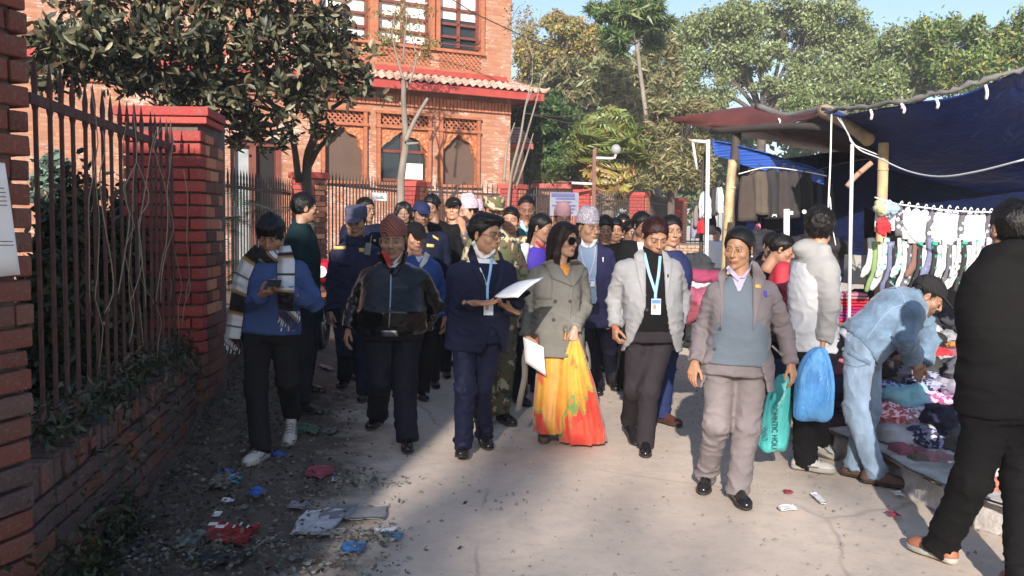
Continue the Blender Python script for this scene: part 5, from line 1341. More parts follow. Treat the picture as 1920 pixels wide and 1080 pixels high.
# ================================================================== people in the street
def cloth(c, rough=.85, sheen=.25, bump=.3, bs=420, var=.10, key=None):
    """woven cloth: fine weave, soft creases"""
    k = key or f"cloth_{c}_{rough}_{bump}_{bs}_{var}"
    if k in MATS: return MATS[k]
    t = newmat(k); cc = np.array(lin(c)); co = t.co(); n = t.noise(4, 4, .6, co); t.base(t.ramp(n, [(.3, tuple(cc * (1 - var))), (.7, tuple(cc * (1 + var)))]))
    t.set(Roughness=rough); t.b.inputs['Specular IOR Level'].default_value = .12
    cr = t.noise(6, 3, .5, t.co(scale=(1, 1, 1.7)), .7); t.bump(t.math('ADD', t.math('MULTIPLY', cr, 2.6), t.math('MULTIPLY', t.noise(bs, 2, .6, co), bump * .3)), .35, .010); return t.m
def camo_mat(name, cols, sc):
    t = newmat(name); c = t.co(); n = t.noise(sc, 2, .5, c, .6); n2 = t.noise(sc * 1.3, 2, .5, t.co(scale=(1.1, .9, 1.2)), .8)
    a = t.ramp(n, [(0, cols[0]), (.46, cols[1]), (.56, cols[2])], 'CONSTANT'); t.base(t.mix(t.ramp(n2, [(0, 0.), (.6, 1.)], 'CONSTANT'), a, cols[3])); t.set(Roughness=.85); t.bump(t.noise(400, 2, .6, c), .3, .003); return t.m
def pattern_mat(name, cols, sc, rough=.6, stretch=(1, 1, 1), kind='wave'):
    t = newmat(name); c = t.co(scale=stretch)
    if kind == 'wave':
        w = t.n.new("ShaderNodeTexWave"); w.wave_type = 'BANDS'; w.bands_direction = 'DIAGONAL'; w.inputs['Scale'].default_value = sc; w.inputs['Distortion'].default_value = 3.5; w.inputs['Detail'].default_value = 2; t.l.new(c, w.inputs['Vector']); f = w.outputs['Fac']
    elif kind == 'voro':
        w = t.n.new("ShaderNodeTexVoronoi"); w.feature = 'DISTANCE_TO_EDGE'; w.inputs['Scale'].default_value = sc; t.l.new(c, w.inputs['Vector']); f = w.outputs['Distance']
    else: f = t.noise(sc, 2, .5, c, 1.0)
    n = len(cols); t.base(t.ramp(f, [(p, c_) for p, c_ in cols], 'CONSTANT' if kind != 'soft' else 'LINEAR')); t.set(Roughness=rough); return t.m
M_bsuit = cloth((.011, .013, .034), .7, .3); M_btrou = cloth((.012, .014, .037), .6, .3)
M_gblz = cloth((.27, .27, .28), .85, .2, .5, 500, .12); M_gblz2 = cloth((.185, .16, .17), .7, .25); M_gtrou = cloth((.19, .165, .17), .65, .25)
M_knit = cloth((.135, .165, .20), .9, .3, .6, 300); M_navyk = cloth((.010, .013, .035), .9); M_black = cloth((.008, .0075, .008), .9, .15, .4, 350); M_blackt = cloth((.013, .012, .014), .85, .15)
M_coat = cloth((.175, .168, .15), .85, .3, .7, 480, .16, key="grey_wool_coat"); M_wshirt = cloth((.62, .64, .68), .7, .1, .2, 500, .05); M_lav = cloth((.45, .40, .55), .7, .1, .2, 500, .05)
M_btn = mat((.008, .006, .005), .6, 0, key="button"); M_lan = mat((.28, .50, .78), .5, .1, key="lanyard_blue"); M_card = mat((.55, .62, .74), .25, 0, key="card_plastic"); M_cardb = mat((.12, .25, .55), .3, 0, key="card_blue"); M_paper = mat((.78, .78, .80), .6, .1, 30, .04, key="paper")
M_metal = mat((.55, .55, .57), .3, 0, metal=1, key="steel"); M_gold = mat((.55, .40, .12), .4, .1, key="gold_badge")
t = newmat("black_leather"); c = t.co(); n = t.noise(9, 4, .6, c); t.base((.004, .004, .0045)); t.set(Roughness=t.ramp(n, [(.3, .16), (.7, .30)])); t.bump(t.math('ADD', t.math('MULTIPLY', t.noise(24, 4, .6, c), .9), t.math('MULTIPLY', t.noise(180, 2, .5, c), .15)), .55, .012); t.b.inputs['Specular IOR Level'].default_value = .55; M_leather = t.m
M_camo = camo_mat("camouflage", [(.10, .12, .05), (.16, .09, .05), (.45, .40, .27), (.035, .04, .03)], 11)
M_topiA = pattern_mat("striped_topi", [(0, (.20, .03, .02)), (.35, (.45, .30, .19)), (.45, (.24, .04, .025)), (.62, (.40, .25, .16)), (.72, (.09, .02, .015))], 13)
M_topiB = pattern_mat("grey_patterned_topi", [(0, (.30, .26, .32)), (.09, (.52, .47, .52)), (.3, (.58, .55, .58))], 38, kind='voro')
M_topiC = cloth((.62, .34, .36), .7); M_topiD = pattern_mat("lilac_topi", [(0, (.40, .28, .36)), (.5, (.60, .45, .52))], 30, kind='noise')
M_police = cloth((.020, .022, .050), .75, .2); M_police2 = cloth((.008, .010, .026), .75, .2); M_pcap = cloth((.085, .088, .14), .8)
def badge(p, cx, cy, w, h, tilt=0, photo=True):
    if not hasattr(p, 'tree'): p.tree = bvh_of(p)
    c = cast(p.tree, cx, cy, p.Y0 - .15, .02); s = c.y / F; rot = Matrix.Rotation(tilt, 3, 'Y'); b = MB().box(c, (w * s, .006, h * s), rot).build("id_card", M_card, p.root)
    MB().box(c + Vector((0, -.004, h * s * .32)), (w * s * .9, .003, h * s * .24), rot).build("card_header", M_cardb, b, origin=p.root.location); MB().box(c + Vector((-w * s * .15, -.004, -.0)), (w * s * .3, .003, h * s * .28), rot).build("card_photo", MATS.get("skinish") or mat((.4, .22, .15), .5, 0, key="skinish"), b, origin=p.root.location)
    for ch in b.children: ch.location = (0, 0, 0)
BLKH = "0c0908"
# ---- woman in grey suit, front right
p = person("woman in taupe grey trouser suit and blue-grey pullover, nearest in front", 5.25, (1385, 467), yaw=-6, hyaw=-33, hp=8, hr=3, neckpx=(1390, 516), fem=1, w=1.04, deep=1.08, belly=.02, hs=.98,
           skin=(.40, .215, .125), face=dict(wide=.98, cheek=1.05, jaw=.82, nose=.9), hair='bun', hairc=BLKH, lipc=(.30, .07, .06), sh=1.02,
           j=dict(shA=(1343, 545, 0), shB=(1441, 541, .0), elA=(1318, 615, .05), wrA=(1303, 678, -.04), elB=(1468, 612, .05), wrB=(1483, 680, -.03), hip=(1380, 668, 0), knA=(1345, 795, -.02), knB=(1400, 800, -.02)),
           feet=((1324, 912, -18, 0), (1382, 938, 4, 0)), trous=M_gtrou, legw=1.10, hands=('relax', 'relax'), hn={'A': (.6, .75, 0), 'B': (-.6, .75, 0)}, vx=.0092, trfold=.008,
           gar=[dict(name="shirt", m=M_lav, infl=.002, hem=.0, sleeve=0, fold=.0), dict(name="pullover", m=M_knit, infl=.010, hem=-.035, sleeve=0, fold=.003, belly=.045, top=.50, cut=[(1364, 495), (1386, 551), (1411, 490)]),
                dict(name="jacket", m=M_gblz2, infl=.026, hem=-.185, flare=.012, fold=.0085, top=.505, pad=1.05, cut=[(1368, 470), (1361, 505), (1357, 532), (1351, 612), (1340, 662), (1318, 722), (1290, 790), (1445, 790), (1437, 722), (1424, 679), (1412, 624), (1409, 520), (1408, 470)])])
drape(p, "lapel", [(1361, 500), (1345, 512), (1352, 560), (1351, 612)], [(1366, 496), (1359, 530), (1357, 570), (1352, 616)], M_gblz2, .008)
drape(p, "lapel", [(1410, 488), (1412, 530), (1412, 590), (1412, 618)], [(1420, 492), (1437, 520), (1424, 580), (1414, 620)], M_gblz2, .008)
drape(p, "shirt_collar", [(1361, 503), (1368, 512), (1384, 528)], [(1367, 497), (1378, 510), (1387, 520)], M_lav, .012, n=8); drape(p, "shirt_collar", [(1411, 488), (1408, 505), (1396, 522)], [(1406, 496), (1400, 508), (1388, 522)], M_lav, .012, n=8)
buttons(p, "button", [(1350, 617), (1340, 655)], .011, M_btn); er = ball((0, 0, 0), .006); er = (er[0] + np.array(headpts(p, [(.083, -.006, -.036)])[0]), er[1]); obj("earring", er[0], er[1], M_white, p.root); drape(p, "badge_pin", [(1416, 533), (1416, 540)], [(1426, 533), (1427, 541)], M_gold, .012, n=3, k=3); ribbon(p, "pen", [(1435, 545), (1436, 556)], 5, mat((.06, .04, .45), .4, 0), .012)
ribbon(p, "pocket_flap", [(1447, 648), (1468, 668)], 4, M_gblz2, .006); ribbon(p, "breast_pocket", [(1428, 558), (1448, 551)], 4, M_gblz2, .005)
# ---- man in light grey blazer
p = person("man in light grey blazer, black turtleneck and pale blue lanyard, looking down", 6.35, (1228, 444), yaw=4, hyaw=10, hp=24, neckpx=(1222, 482), w=1.06, deep=1.1, belly=.05, hs=1.08,
           skin=(.36, .19, .115), face=dict(wide=1.05, jaw=1.05), hair='short', hairc="2a0c09", beard=.15,
           j=dict(shA=(1168, 501, 0), shB=(1264, 501, 0), elA=(1152, 562, .08), wrA=(1153, 612, -.02), elB=(1281, 562, .08), wrB=(1270, 618, .0), hip=(1222, 612, 0), knA=(1190, 728, .05), knB=(1216, 732, -.05)),
           feet=((1180, 822, 12, 22), (1210, 846, -8, 0)), trous=cloth((.030, .025, .030), .75), legw=1.08, hands=('hold', 'hold'), vx=.0098,
           gar=[dict(name="turtleneck", m=M_black, infl=.006, hem=-.02, sleeve=0, fold=.002, collar=.05, belly=.06), dict(name="blazer", m=M_gblz, infl=.026, hem=-.175, flare=.01, fold=.0085, top=.505, pad=1.05,
                cut=[(1206, 460), (1206, 470), (1211, 497), (1211, 578), (1203, 605), (1187, 638), (1166, 662), (1150, 700), (1280, 720), (1273, 672), (1262, 646), (1250, 589), (1246, 519), (1241, 470), (1240, 460)])])
drape(p, "lapel", [(1200, 466), (1188, 478), (1196, 520), (1209, 566)], [(1207, 468), (1211, 500), (1211, 535), (1211, 575)], M_gblz, .009)
drape(p, "lapel", [(1241, 469), (1246, 510), (1247, 540), (1248, 565)], [(1250, 473), (1262, 492), (1256, 535), (1249, 572)], M_gblz, .009)
ribbon(p, "lanyard", [(1208, 474), (1217, 512), (1229, 548)], 5.5, M_lan, .012); ribbon(p, "lanyard", [(1238, 480), (1235, 515), (1229, 550), (1229, 560)], 5.5, M_lan, .014); badge(p, 1230, 575, 18, 30)
buttons(p, "button", [(1213, 581)], .010, M_btn); drape(p, "lapel_pin", [(1251, 514), (1251, 520)], [(1254, 514), (1254, 520)], M_btn, .012, n=3, k=3); drape(p, "shirt_cuff", [(1147, 610), (1148, 617)], [(1157, 611), (1156, 618)], mat((.45, .08, .07), .8, .1), .006, n=3, k=3)
# ---- man in navy suit with papers
p = person("man with glasses in a navy suit holding out papers", 6.2, (911, 441), yaw=10, hyaw=52, hp=6, neckpx=(904, 486), w=1.10, deep=1.08, belly=.03, hs=1.12,
           skin=(.40, .225, .14), face=dict(wide=1.02, nose=1.15), hair='swept', hairc=BLKH, beard=.28,
           j=dict(shA=(855, 509, .04), shB=(950, 503, .04), elA=(848, 578, .02), wrA=(886, 568, -.26), elB=(966, 566, .04), wrB=(958, 580, -.2), hip=(896, 612, 0), knA=(872, 728, -.12), knB=(903, 728, .02)),
           feet=((868, 856, -2, -14, .02), (907, 832, 14, 0)), trous=M_btrou, legw=1.02, hands=('open', 'hold'), hdir={'A': (1, -.35, .02), 'B': (-.85, -.4, .45)}, hn={'A': (0, -.25, 1), 'B': (.1, .1, 1)}, vx=.0098, trfold=.008,
           gar=[dict(name="shirt", m=M_wshirt, infl=.0, hem=.1, sleeve=0, fold=0, top=.53), dict(name="pullover", m=M_navyk, infl=.009, hem=.0, sleeve=0, fold=.002, top=.505, cut=[(884, 440), (890, 470), (906, 486), (930, 472), (932, 440)]),
                dict(name="suit_jacket", m=M_bsuit, infl=.026, hem=-.165, flare=.006, fold=.0085, top=.505, pad=1.04, cut=[(886, 445), (884, 460), (895, 490), (910, 530), (924, 560), (934, 520), (936, 480), (930, 445)], cut2=[(922, 612), (912, 640), (900, 668), (945, 668), (934, 630)])])
drape(p, "lapel", [(882, 458), (876, 478), (892, 520), (920, 558)], [(886, 460), (896, 488), (908, 522), (924, 560)], M_bsuit, .009); drape(p, "lapel", [(932, 468), (938, 490), (932, 525), (924, 558)], [(940, 474), (950, 500), (942, 530), (926, 564)], M_bsuit, .009)
drape(p, "shirt_collar", [(885, 455), (890, 474), (906, 487)], [(890, 450), (897, 470), (908, 480)], M_wshirt, .010, n=8); drape(p, "shirt_collar", [(906, 487), (918, 482), (930, 472)], [(908, 480), (918, 476), (928, 466)], M_wshirt, .010, n=8)
ribbon(p, "lanyard", [(922, 484), (919, 510), (914, 536), (914, 562)], 5, M_lan, .014); ribbon(p, "lanyard", [(900, 502), (907, 520), (914, 538)], 2.5, M_wshirt, .013); badge(p, 916, 577, 18, 28); glasses(p)
def sheet(name, label, cat, px, Ys, m, th=.004, extra=0, parent=None, bend=0):
    P = [W(x, y, Y) for (x, y), Y in zip(px, Ys)]; n = 6; V = []
    a, b, c_, d = P; nn = (b - a).cross(d - a).normalized()
    for i in range(n + 1):
        for k in range(n + 1):
            u, v = i / n, k / n; q = a.lerp(b, u).lerp(d.lerp(c_, u), v); V.append(q + nn * (bend * math.sin(math.pi * u) + .003 * math.sin(5 * v + 3 * u)))
    m0 = len(V); V2 = [q - nn * th for q in V]; Fs = []
    for i in range(n):
        for k in range(n):
            x = i * (n + 1) + k; Fs += [(x, x + 1, x + n + 2, x + n + 1), (m0 + x + n + 1, m0 + x + n + 2, m0 + x + 1, m0 + x)]
    rim = [k for k in range(n + 1)] + [i * (n + 1) + n for i in range(1, n + 1)] + [n * (n + 1) + k for k in range(n - 1, -1, -1)] + [i * (n + 1) for i in range(n - 1, 0, -1)]
    for x, y in zip(rim, rim[1:] + rim[:1]): Fs.append((y, x, m0 + x, m0 + y))
    o = obj(name, np.array([tuple(q) for q in V + V2]), Fs, m, parent)
    return tag(o, label, cat) if label else o
o = sheet("paper_stack", "stack of white papers the navy-suited man holds out before the woman's coat", "papers", [(928, 558), (968, 532), (1019, 521), (972, 559)], [5.78, 5.95, 5.85, 5.65], M_paper, .01, bend=-.01)
sheet("folder", "black folder under the white papers in the navy-suited man's hand", "folder", [(945, 562), (975, 548), (995, 550), (972, 566)], [5.83, 5.92, 5.86, 5.75], M_black, .02)
# ---- woman with sunglasses, coat and yellow sari
t = newmat("yellow_sari"); c = t.co(); s = t.n.new("ShaderNodeSeparateXYZ"); t.l.new(c, s.inputs[0]); z = s.outputs[2]
n1 = t.noise(3.2, 2, .5, t.co(scale=(1, 1, .6)), .8); n2 = t.noise(5.5, 2, .5, t.co(scale=(1.2, 1, .7)), .5)
yel = t.ramp(t.noise(5, 3, .6, c), [(.35, (.62, .24, .03)), (.65, (.74, .40, .06))])
zr = t.math('SUBTRACT', n1, t.math('MULTIPLY', z, .27)); col = t.mix(t.ramp(zr, [(.425, 0.), (.455, 1.)]), yel, (.60, .045, .03)); col = t.mix(t.ramp(zr, [(.40, 0.), (.412, 1.), (.425, 1.), (.437, 0.)]), col, (.16, .30, .08)); col = t.mix(t.ramp(n2, [(.56, 0.), (.61, .85)]), col, (.66, .08, .04))
t.base(col); t.set(Roughness=.38); t.b.inputs['Sheen Weight'].default_value = .3; M_sari = t.m
def sari(p):
    Y = p.Y0; R1 = []; n = 56
    def ring(cx, cy, rx, Yc, ry, wav, ph, sk=0):
        c = W(cx, cy, Yc); out = []
        for k in range(n):
            a = 2 * math.pi * k / n; w_ = 1 + wav * (.55 * math.sin(9 * a + ph) + .45 * math.sin(16 * a - ph * 2))
            out.append(c + Vector((math.cos(a) * rx * Y / F * w_, math.sin(a) * ry * w_, sk * math.cos(a))))
        return out
    mb = MB(); rows = [(1042, 590, 38, 0, .13, .0), (1042, 640, 40, 0, .14, .01), (1040, 690, 34, 0, .14, .03), (1034, 740, 32, -.02, .14, .05), (1030, 780, 31, -.03, .15, .07), (1030, 806, 31, -.04, .16, .09)]
    mb.rings([ring(a, b, r_, Y + dy, q, w_, .3 * i) for i, (a, b, r_, dy, q, w_) in enumerate(rows)]); mb.build("sari_skirt", M_sari, p.root, True)
    mb = MB(); rows = [(1077, 628, 5, -.16, .02, .1), (1077, 645, 11, -.15, .035, .15), (1076, 680, 22, -.13, .06, .20), (1080, 720, 31, -.10, .09, .20), (1085, 765, 38, -.07, .11, .19), (1090, 805, 42, -.05, .13, .18), (1092, 826, 42, -.05, .14, .18)]
    mb.rings([ring(a, b, r_, Y + dy, q, w_, .22 * i) for i, (a, b, r_, dy, q, w_) in enumerate(rows)]); mb.build("sari_pleats", M_sari, p.root, True)
M_sand = mat((.085, .065, .065), .7, .2)
p = person("woman with big dark sunglasses, grey coat and yellow and red sari", 6.6, (1059, 450), yaw=12, hyaw=42, hp=5, neckpx=(1047, 494), fem=1, w=1.0, hs=1.02, skin=(.52, .31, .21), hair='long', hairc="23100d", lipc=(.42, .10, .10),
           j=dict(shA=(1008, 512, .04), shB=(1087, 508, .04), elA=(994, 578, .06), wrA=(986, 630, -.06), elB=(1094, 575, .04), wrB=(1078, 617, -.16), hip=(1043, 607, 0)),
           feet=((1022, 820, -6, 0), (1052, 813, 12, 0)), trous=None, shoe='dress', shoem=M_sand, solem=M_sand, hands=('relax', 'fist'), hdir={'A': (.35, -.35, -.85), 'B': (-.15, -.3, -1)}, hn={'A': (.4, .9, 0), 'B': (-.2, .9, -.2)}, vx=.0098, skirt=sari,
           gar=[dict(name="blouse", m=M_sari, infl=.004, hem=.0, sleeve=0, fold=.003), dict(name="coat", m=M_coat, infl=.026, hem=-.225, flare=.03, fold=.0085, arm=1.03, top=.50, belly=.02, cut=[(1040, 478), (1050, 500), (1063, 518), (1070, 500), (1073, 478)])])
drape(p, "coat_collar", [(1013, 494), (1024, 500), (1032, 521), (1073, 537)], [(1036, 486), (1046, 498), (1056, 512), (1074, 533)], M_coat, .012); drape(p, "coat_collar", [(1069, 488), (1070, 500), (1069, 515), (1073, 536)], [(1082, 486), (1097, 498), (1091, 518), (1075, 540)], M_coat, .012)
drape(p, "storm_flap", [(1011, 502), (1007, 530), (1005, 561)], [(1036, 520), (1037, 540), (1034, 562)], M_coat, .006, n=8); ribbon(p, "front_edge", [(1073, 538), (1068, 590), (1061, 660)], 5, M_coat, .006)
buttons(p, "button", [(1041, 565), (1069, 565), (1038, 600)], .014, M_btn); glasses(p, mat((.03, .012, .01), .25, 0), M_lens, True); ribbon(p, "cuff_strap", [(1076, 600), (1096, 606)], 4, M_coat, .006)
b_ = MB(); b_.tube(curve_pts([W(993, 640, 6.55), W(986, 665, 6.5), W(984, 700, 6.48), W(977, 740, 6.5), W(972, 770, 6.5)], 12), .008, 6)
def strip3(name, root, pts, Y, wpx, m):
    L = curve_pts([Vector((x, y, 0)) for x, y in pts], 12); V = []
    for i, q in enumerate(L):
        a, b2 = W(q.x - wpx / 2, q.y, Y), W(q.x + wpx / 2, q.y, Y + .03); V += [a, b2, a + Vector((0, .006, 0)), b2 + Vector((0, .006, 0))]
    Fs = []
    for i in range(len(L) - 1):
        k = i * 4; Fs += [(k, k + 1, k + 5, k + 4), (k + 6, k + 7, k + 3, k + 2), (k + 4, k + 6, k + 2, k), (k + 1, k + 3, k + 7, k + 5)]
    return obj(name, np.array([tuple(v) for v in V]), Fs, m, root)
strip3("coat_belt_end", p.root, [(993, 640), (984, 670), (984, 705), (976, 745), (971, 771)], 6.5, 11, M_coat); strip3("coat_belt_end", p.root, [(1096, 640), (1102, 665), (1104, 692)], 6.7, 9, M_coat)
sheet("paper_sheet", "white sheets hanging from the hand of the woman in the grey coat", "papers", [(981, 632), (1019, 651), (1024, 706), (985, 679)], [6.42, 6.4, 6.42, 6.45], M_paper, .004)
# ---- man in leather jacket
p = person("stout man in black leather jacket and striped red and cream topi cap", 6.65, (738, 453), yaw=0, hyaw=-2, hp=4, neckpx=(738, 494), w=1.14, deep=1.15, belly=.13, hs=1.14, skin=(.34, .19, .125), face=dict(wide=1.10, jaw=1.15, cheek=1.2, nose=1.2), hair='crop', hairc=BLKH, hat='peaktopi', hatm=M_topiA, beard=.3, mous=.65,
           j=dict(shA=(691, 517, .02), shB=(788, 517, .02), elA=(665, 575, .06), wrA=(653, 618, -.06), elB=(815, 572, .10), wrB=(797, 612, .24), hip=(738, 607, 0), knA=(712, 715, 0), knB=(758, 722, -.08)),
           feet=((708, 796, -14, 0), (762, 838, 10, 0)), trous=cloth((.014, .014, .025), .75), legw=1.28, hands=('relax', 'relax'), hn={'A': (.8, .5, 0)}, vx=.0098, trfold=.008,
           gar=[dict(name="shirt", m=M_wshirt, infl=.0, hem=.1, sleeve=0, fold=0, belly=.06), dict(name="pullover", m=M_navyk, infl=.008, hem=.05, sleeve=0, fold=.0, top=.49, belly=.10), dict(name="leather_jacket", m=M_leather, infl=.030, hem=-.06, flare=-.015, fold=.010, ff=(7, 7, 19), arm=1.12, top=.515, cut=[(715, 455), (715, 475), (733, 512), (748, 492), (757, 470), (757, 455)])])
ribbon(p, "zip", [(733, 514), (732, 560), (729, 614)], 2.6, M_metal, .006); ribbon(p, "belt", [(700, 622), (732, 627), (775, 622)], 9, M_black, .004); drape(p, "belt_buckle", [(714, 620), (714, 631)], [(746, 620), (746, 631)], M_metal, .010, n=3, k=5)
drape(p, "jacket_collar", [(706, 474), (716, 496), (732, 514)], [(714, 470), (724, 492), (735, 508)], M_leather, .014, n=8); drape(p, "jacket_collar", [(758, 468), (752, 490), (735, 514)], [(766, 474), (758, 498), (738, 518)], M_leather, .014, n=8)
drape(p, "scarf", [(715, 472), (722, 488), (732, 500)], [(724, 474), (731, 486), (738, 497)], mat((.48, .03, .03), .8, .2), .012, n=6); drape(p, "shirt_collar", [(756, 470), (748, 482), (737, 491)], [(751, 480), (745, 490), (738, 497)], M_wshirt, .012, n=6)
sheet("paper_sheet", "small white paper held behind the back of the man in the leather jacket", "papers", [(790, 601), (805, 596), (805, 612), (790, 614)], [6.95, 6.93, 6.93, 6.95], M_paper, .004)
# ---- young man with phone
t = newmat("striped_scarf"); c = t.co(); s = t.n.new("ShaderNodeSeparateXYZ"); t.l.new(c, s.inputs[0]); zz = t.math('FRACT', t.math('ADD', t.math('MULTIPLY', t.math('ADD', s.outputs[0], s.outputs[2]), 5.2), .32))
t.base(t.ramp(zz, [(0, (.012, .01, .01)), (.28, (.30, .17, .06)), (.34, (.10, .10, .12)), (.40, (.55, .55, .58)), (.58, (.02, .015, .015)), (.63, (.45, .45, .48)), (.84, (.30, .17, .06)), (.90, (.012, .01, .01))], 'CONSTANT')); t.set(Roughness=.9); t.bump(t.noise(300, 2, .6, c), .5, .004); M_scarf = t.m
p = person("young man in a blue sweatshirt and striped scarf looking down at his phone", 6.05, (508, 441), yaw=6, hyaw=2, hp=26, neckpx=(513, 484), w=.98, hs=1.06, skin=(.33, .17, .10), hair='fringe', hairc=BLKH,
           j=dict(shA=(470, 503, .02), shB=(561, 503, .02), elA=(458, 578, .0), wrA=(489, 553, -.28), elB=(588, 568, .0), wrB=(540, 550, -.28), hip=(508, 610, 0), knA=(480, 728, -.08), knB=(538, 712, .0)),
           feet=((489, 862, -14, 0), (547, 818, 6, 30)), trous=M_blackt, legw=1.08, shoe='sneaker', shoem=M_wshoe, solem=M_wsole, hands=('hold', 'hold'), hdir={'A': (.75, -.4, .25), 'B': (-.75, -.4, .2)}, hn={'A': (.1, .2, 1), 'B': (-.1, .2, 1)}, vx=.0098,
           gar=[dict(name="sweatshirt", m=cloth((.045, .075, .19), .85, .3, .3), infl=.028, hem=-.05, fold=.009, arm=1.08, top=.51)])
v = Vol(np.array(p.np) - .16, np.array(p.np) + .16, .009)
for i in range(16):
    a, b = 2 * math.pi * i / 16, 2 * math.pi * (i + 1) / 16
    v.seg(p.np + Vector((.082 * math.cos(a), .082 * math.sin(a) - .01, .03 + .02 * math.sin(a))), p.np + Vector((.082 * math.cos(b), .082 * math.sin(b) - .01, .03 + .02 * math.sin(b))), .040, k=.01)
P, Q = v.mesh(); N = normals(P, Q); P = P + N * (.007 * wnoise(P, (30, 30, 60), 3))[:, None]; scarf = obj("scarf", P, Q, M_scarf, p.root); p.bv.append((P, Q))
BKc, GOc, WHc, GRc = (.010, .009, .009), (.28, .16, .06), (.56, .56, .58), (.16, .16, .19); M_scs = newmat("scarf_stripes"); M_scs.base(M_scs.attr('Col')); M_scs.set(Roughness=.9); M_scs.bump(M_scs.noise(300, 2, .6), .5, .004)
def scarf_end(l, r_, seq, n=56, off=.02):
    o = drape(p, "scarf_end", l, r_, M_scs.m, off, n=n, k=6, smooth=True); tot = sum(w for w, _ in seq); C = []
    for i in range(n):
        t_ = i / (n - 1) * tot; c_ = seq[-1][1]
        for w, cc in seq:
            if t_ <= w: c_ = cc; break
            t_ -= w
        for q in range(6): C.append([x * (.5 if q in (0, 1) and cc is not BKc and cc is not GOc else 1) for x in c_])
    A = np.ones((len(C) * 2, 4), dtype=np.float32); A[:, :3] = np.array(C + C); o.data.color_attributes.new("Col", 'FLOAT_COLOR', 'POINT').data.foreach_set('color', A.ravel())
scarf_end([(478, 458), (452, 484), (437, 520), (430, 575), (421, 634)], [(494, 472), (480, 492), (466, 525), (458, 580), (450, 636)], [(26, BKc), (5, GOc), (26, WHc), (4, BKc), (24, WHc), (5, GOc), (32, BKc), (5, GOc), (18, WHc), (4, BKc), (20, WHc)])
scarf_end([(524, 462), (520, 490), (519, 540), (522, 580)], [(544, 460), (553, 490), (552, 545), (549, 584)], [(10, WHc), (6, BKc), (5, GOc), (24, WHc), (4, BKc), (24, WHc), (4, GOc), (30, BKc)])
fr = MB()
for x0, x1, y in ((421, 452, 633), (523, 560, 590)):
    for i in range(13):
        x = x0 + (x1 - x0) * i / 12; d = 15 + 8 * ((i * 7) % 3); yy = p.Y0 - (.30 if x0 > 500 else .05); fr.tube([W(x, y - 6, yy), W(x + 2, y + d * .5, yy), W(x + random.uniform(-3, 3), y + d, yy)], .004, 4)
fr.build("fringe", M_scarf, p.root)['kind'] = 'stuff'
c = W(514, 531, p.Y0 - .42); ph = MB().box(c, (.085, .012, .05), Matrix.Rotation(R(-50), 3, 'X')).build("smartphone", mat((.01, .01, .012), .2, 0), None, bevel=.003); tag(ph, "black smartphone in the hands of the young man with the scarf", "phone")
# ---- hoodie youth seen from behind
M_lgrey = cloth((.33, .325, .325), .9, .2, .3); M_white_c = cloth((.54, .55, .58), .85, .1, .2, 400, .05, key="white_fleece")
p = person("young man seen from behind in a white and light grey hooded jacket", 5.75, (1536, 428), yaw=152, hyaw=165, hp=-4, neckpx=(1530, 470), w=.86, deep=.98, hs=1.04, skin=(.42, .24, .15), hair='curly', hairc="120d0b",
           j=dict(shA=(1549, 500, -.12), shB=(1503, 497, .14), elA=(1556, 575, -.17), wrA=(1543, 640, -.16), elB=(1498, 575, .2), wrB=(1508, 630, .3), hip=(1522, 640, 0), knA=(1512, 745, -.08), knB=(1530, 745, .1)),
           feet=((1508, 880, 62, 0), (1532, 862, 120, 25)), trous=M_blackt, legw=1.22, shoe='sneaker', shoem=M_wshoe, solem=M_wsole, hands=('fist', 'relax'), vx=.0098, trfold=.008,
           gar=[dict(name="hoodie", m=M_lgrey, infl=.022, hem=-.02, fold=.009, arm=1.15, hood=True), dict(name="white_panel", m=M_white_c, infl=.028, hem=-.055, sleeve=-1, fold=.009, top=.47)])
# ---- bending man in denim
M_den = mat((.13, .20, .29), .85, .9, 60, .38, 9, sheen=.2, key="light_denim"); M_jean = mat((.20, .28, .39), .85, .9, 60, .4, 8, sheen=.2, key="washed_jeans", stretch=(1, 1, .5))
p = person("man in a light denim jacket, jeans and black cap bending over the clothes pile", 5.75, (1739, 555), yaw=78, hyaw=68, hp=36, neckpx=(1716, 560), w=1.02, deep=1.12, hs=1.02, skin=(.36, .20, .125), hair='crop', hairc=BLKH, hat='cap', hatm=cloth((.028, .026, .027), .85), beard=.75, mous=.6, gy=0.0,
           j=dict(shA=(1702, 583, -.14), shB=(1722, 588, .16), elA=(1697, 632, -.22), wrA=(1716, 676, -.06), elB=(1742, 640, .16), wrB=(1728, 682, .1), hip=(1620, 640, 0), hjA=(1612, 650, -.10), hjB=(1624, 650, .10), knA=(1604, 770, -.10), knB=(1630, 765, .08)),
           feet=((1640, 906, 60, 0), (1602, 893, 50, 0)), trous=M_jean, legw=1.08, shoe='dress', shoem=mat((.10, .05, .035), .6, .2), hands=('relax', 'relax'), vx=.0098, trfold=.008,
           gar=[dict(name="tshirt", m=M_wshirt, infl=.014, hem=-.10, sleeve=0, fold=.004), dict(name="denim_jacket", m=M_den, infl=.036, hem=-.055, fold=.010, arm=1.15, collar=.05, top=.51)])
ribbon(p, "waistband", [(1562, 646), (1600, 664), (1650, 692)], 9, M_den, .006); ribbon(p, "seam", [(1622, 640), (1650, 600), (1672, 578), (1698, 570)], 2.4, M_jean, .004); ribbon(p, "seam", [(1668, 528), (1690, 548), (1699, 575)], 2.2, M_jean, .004); ribbon(p, "pocket_seam", [(1585, 682), (1605, 688), (1625, 684)], 2.2, M_den, .004)
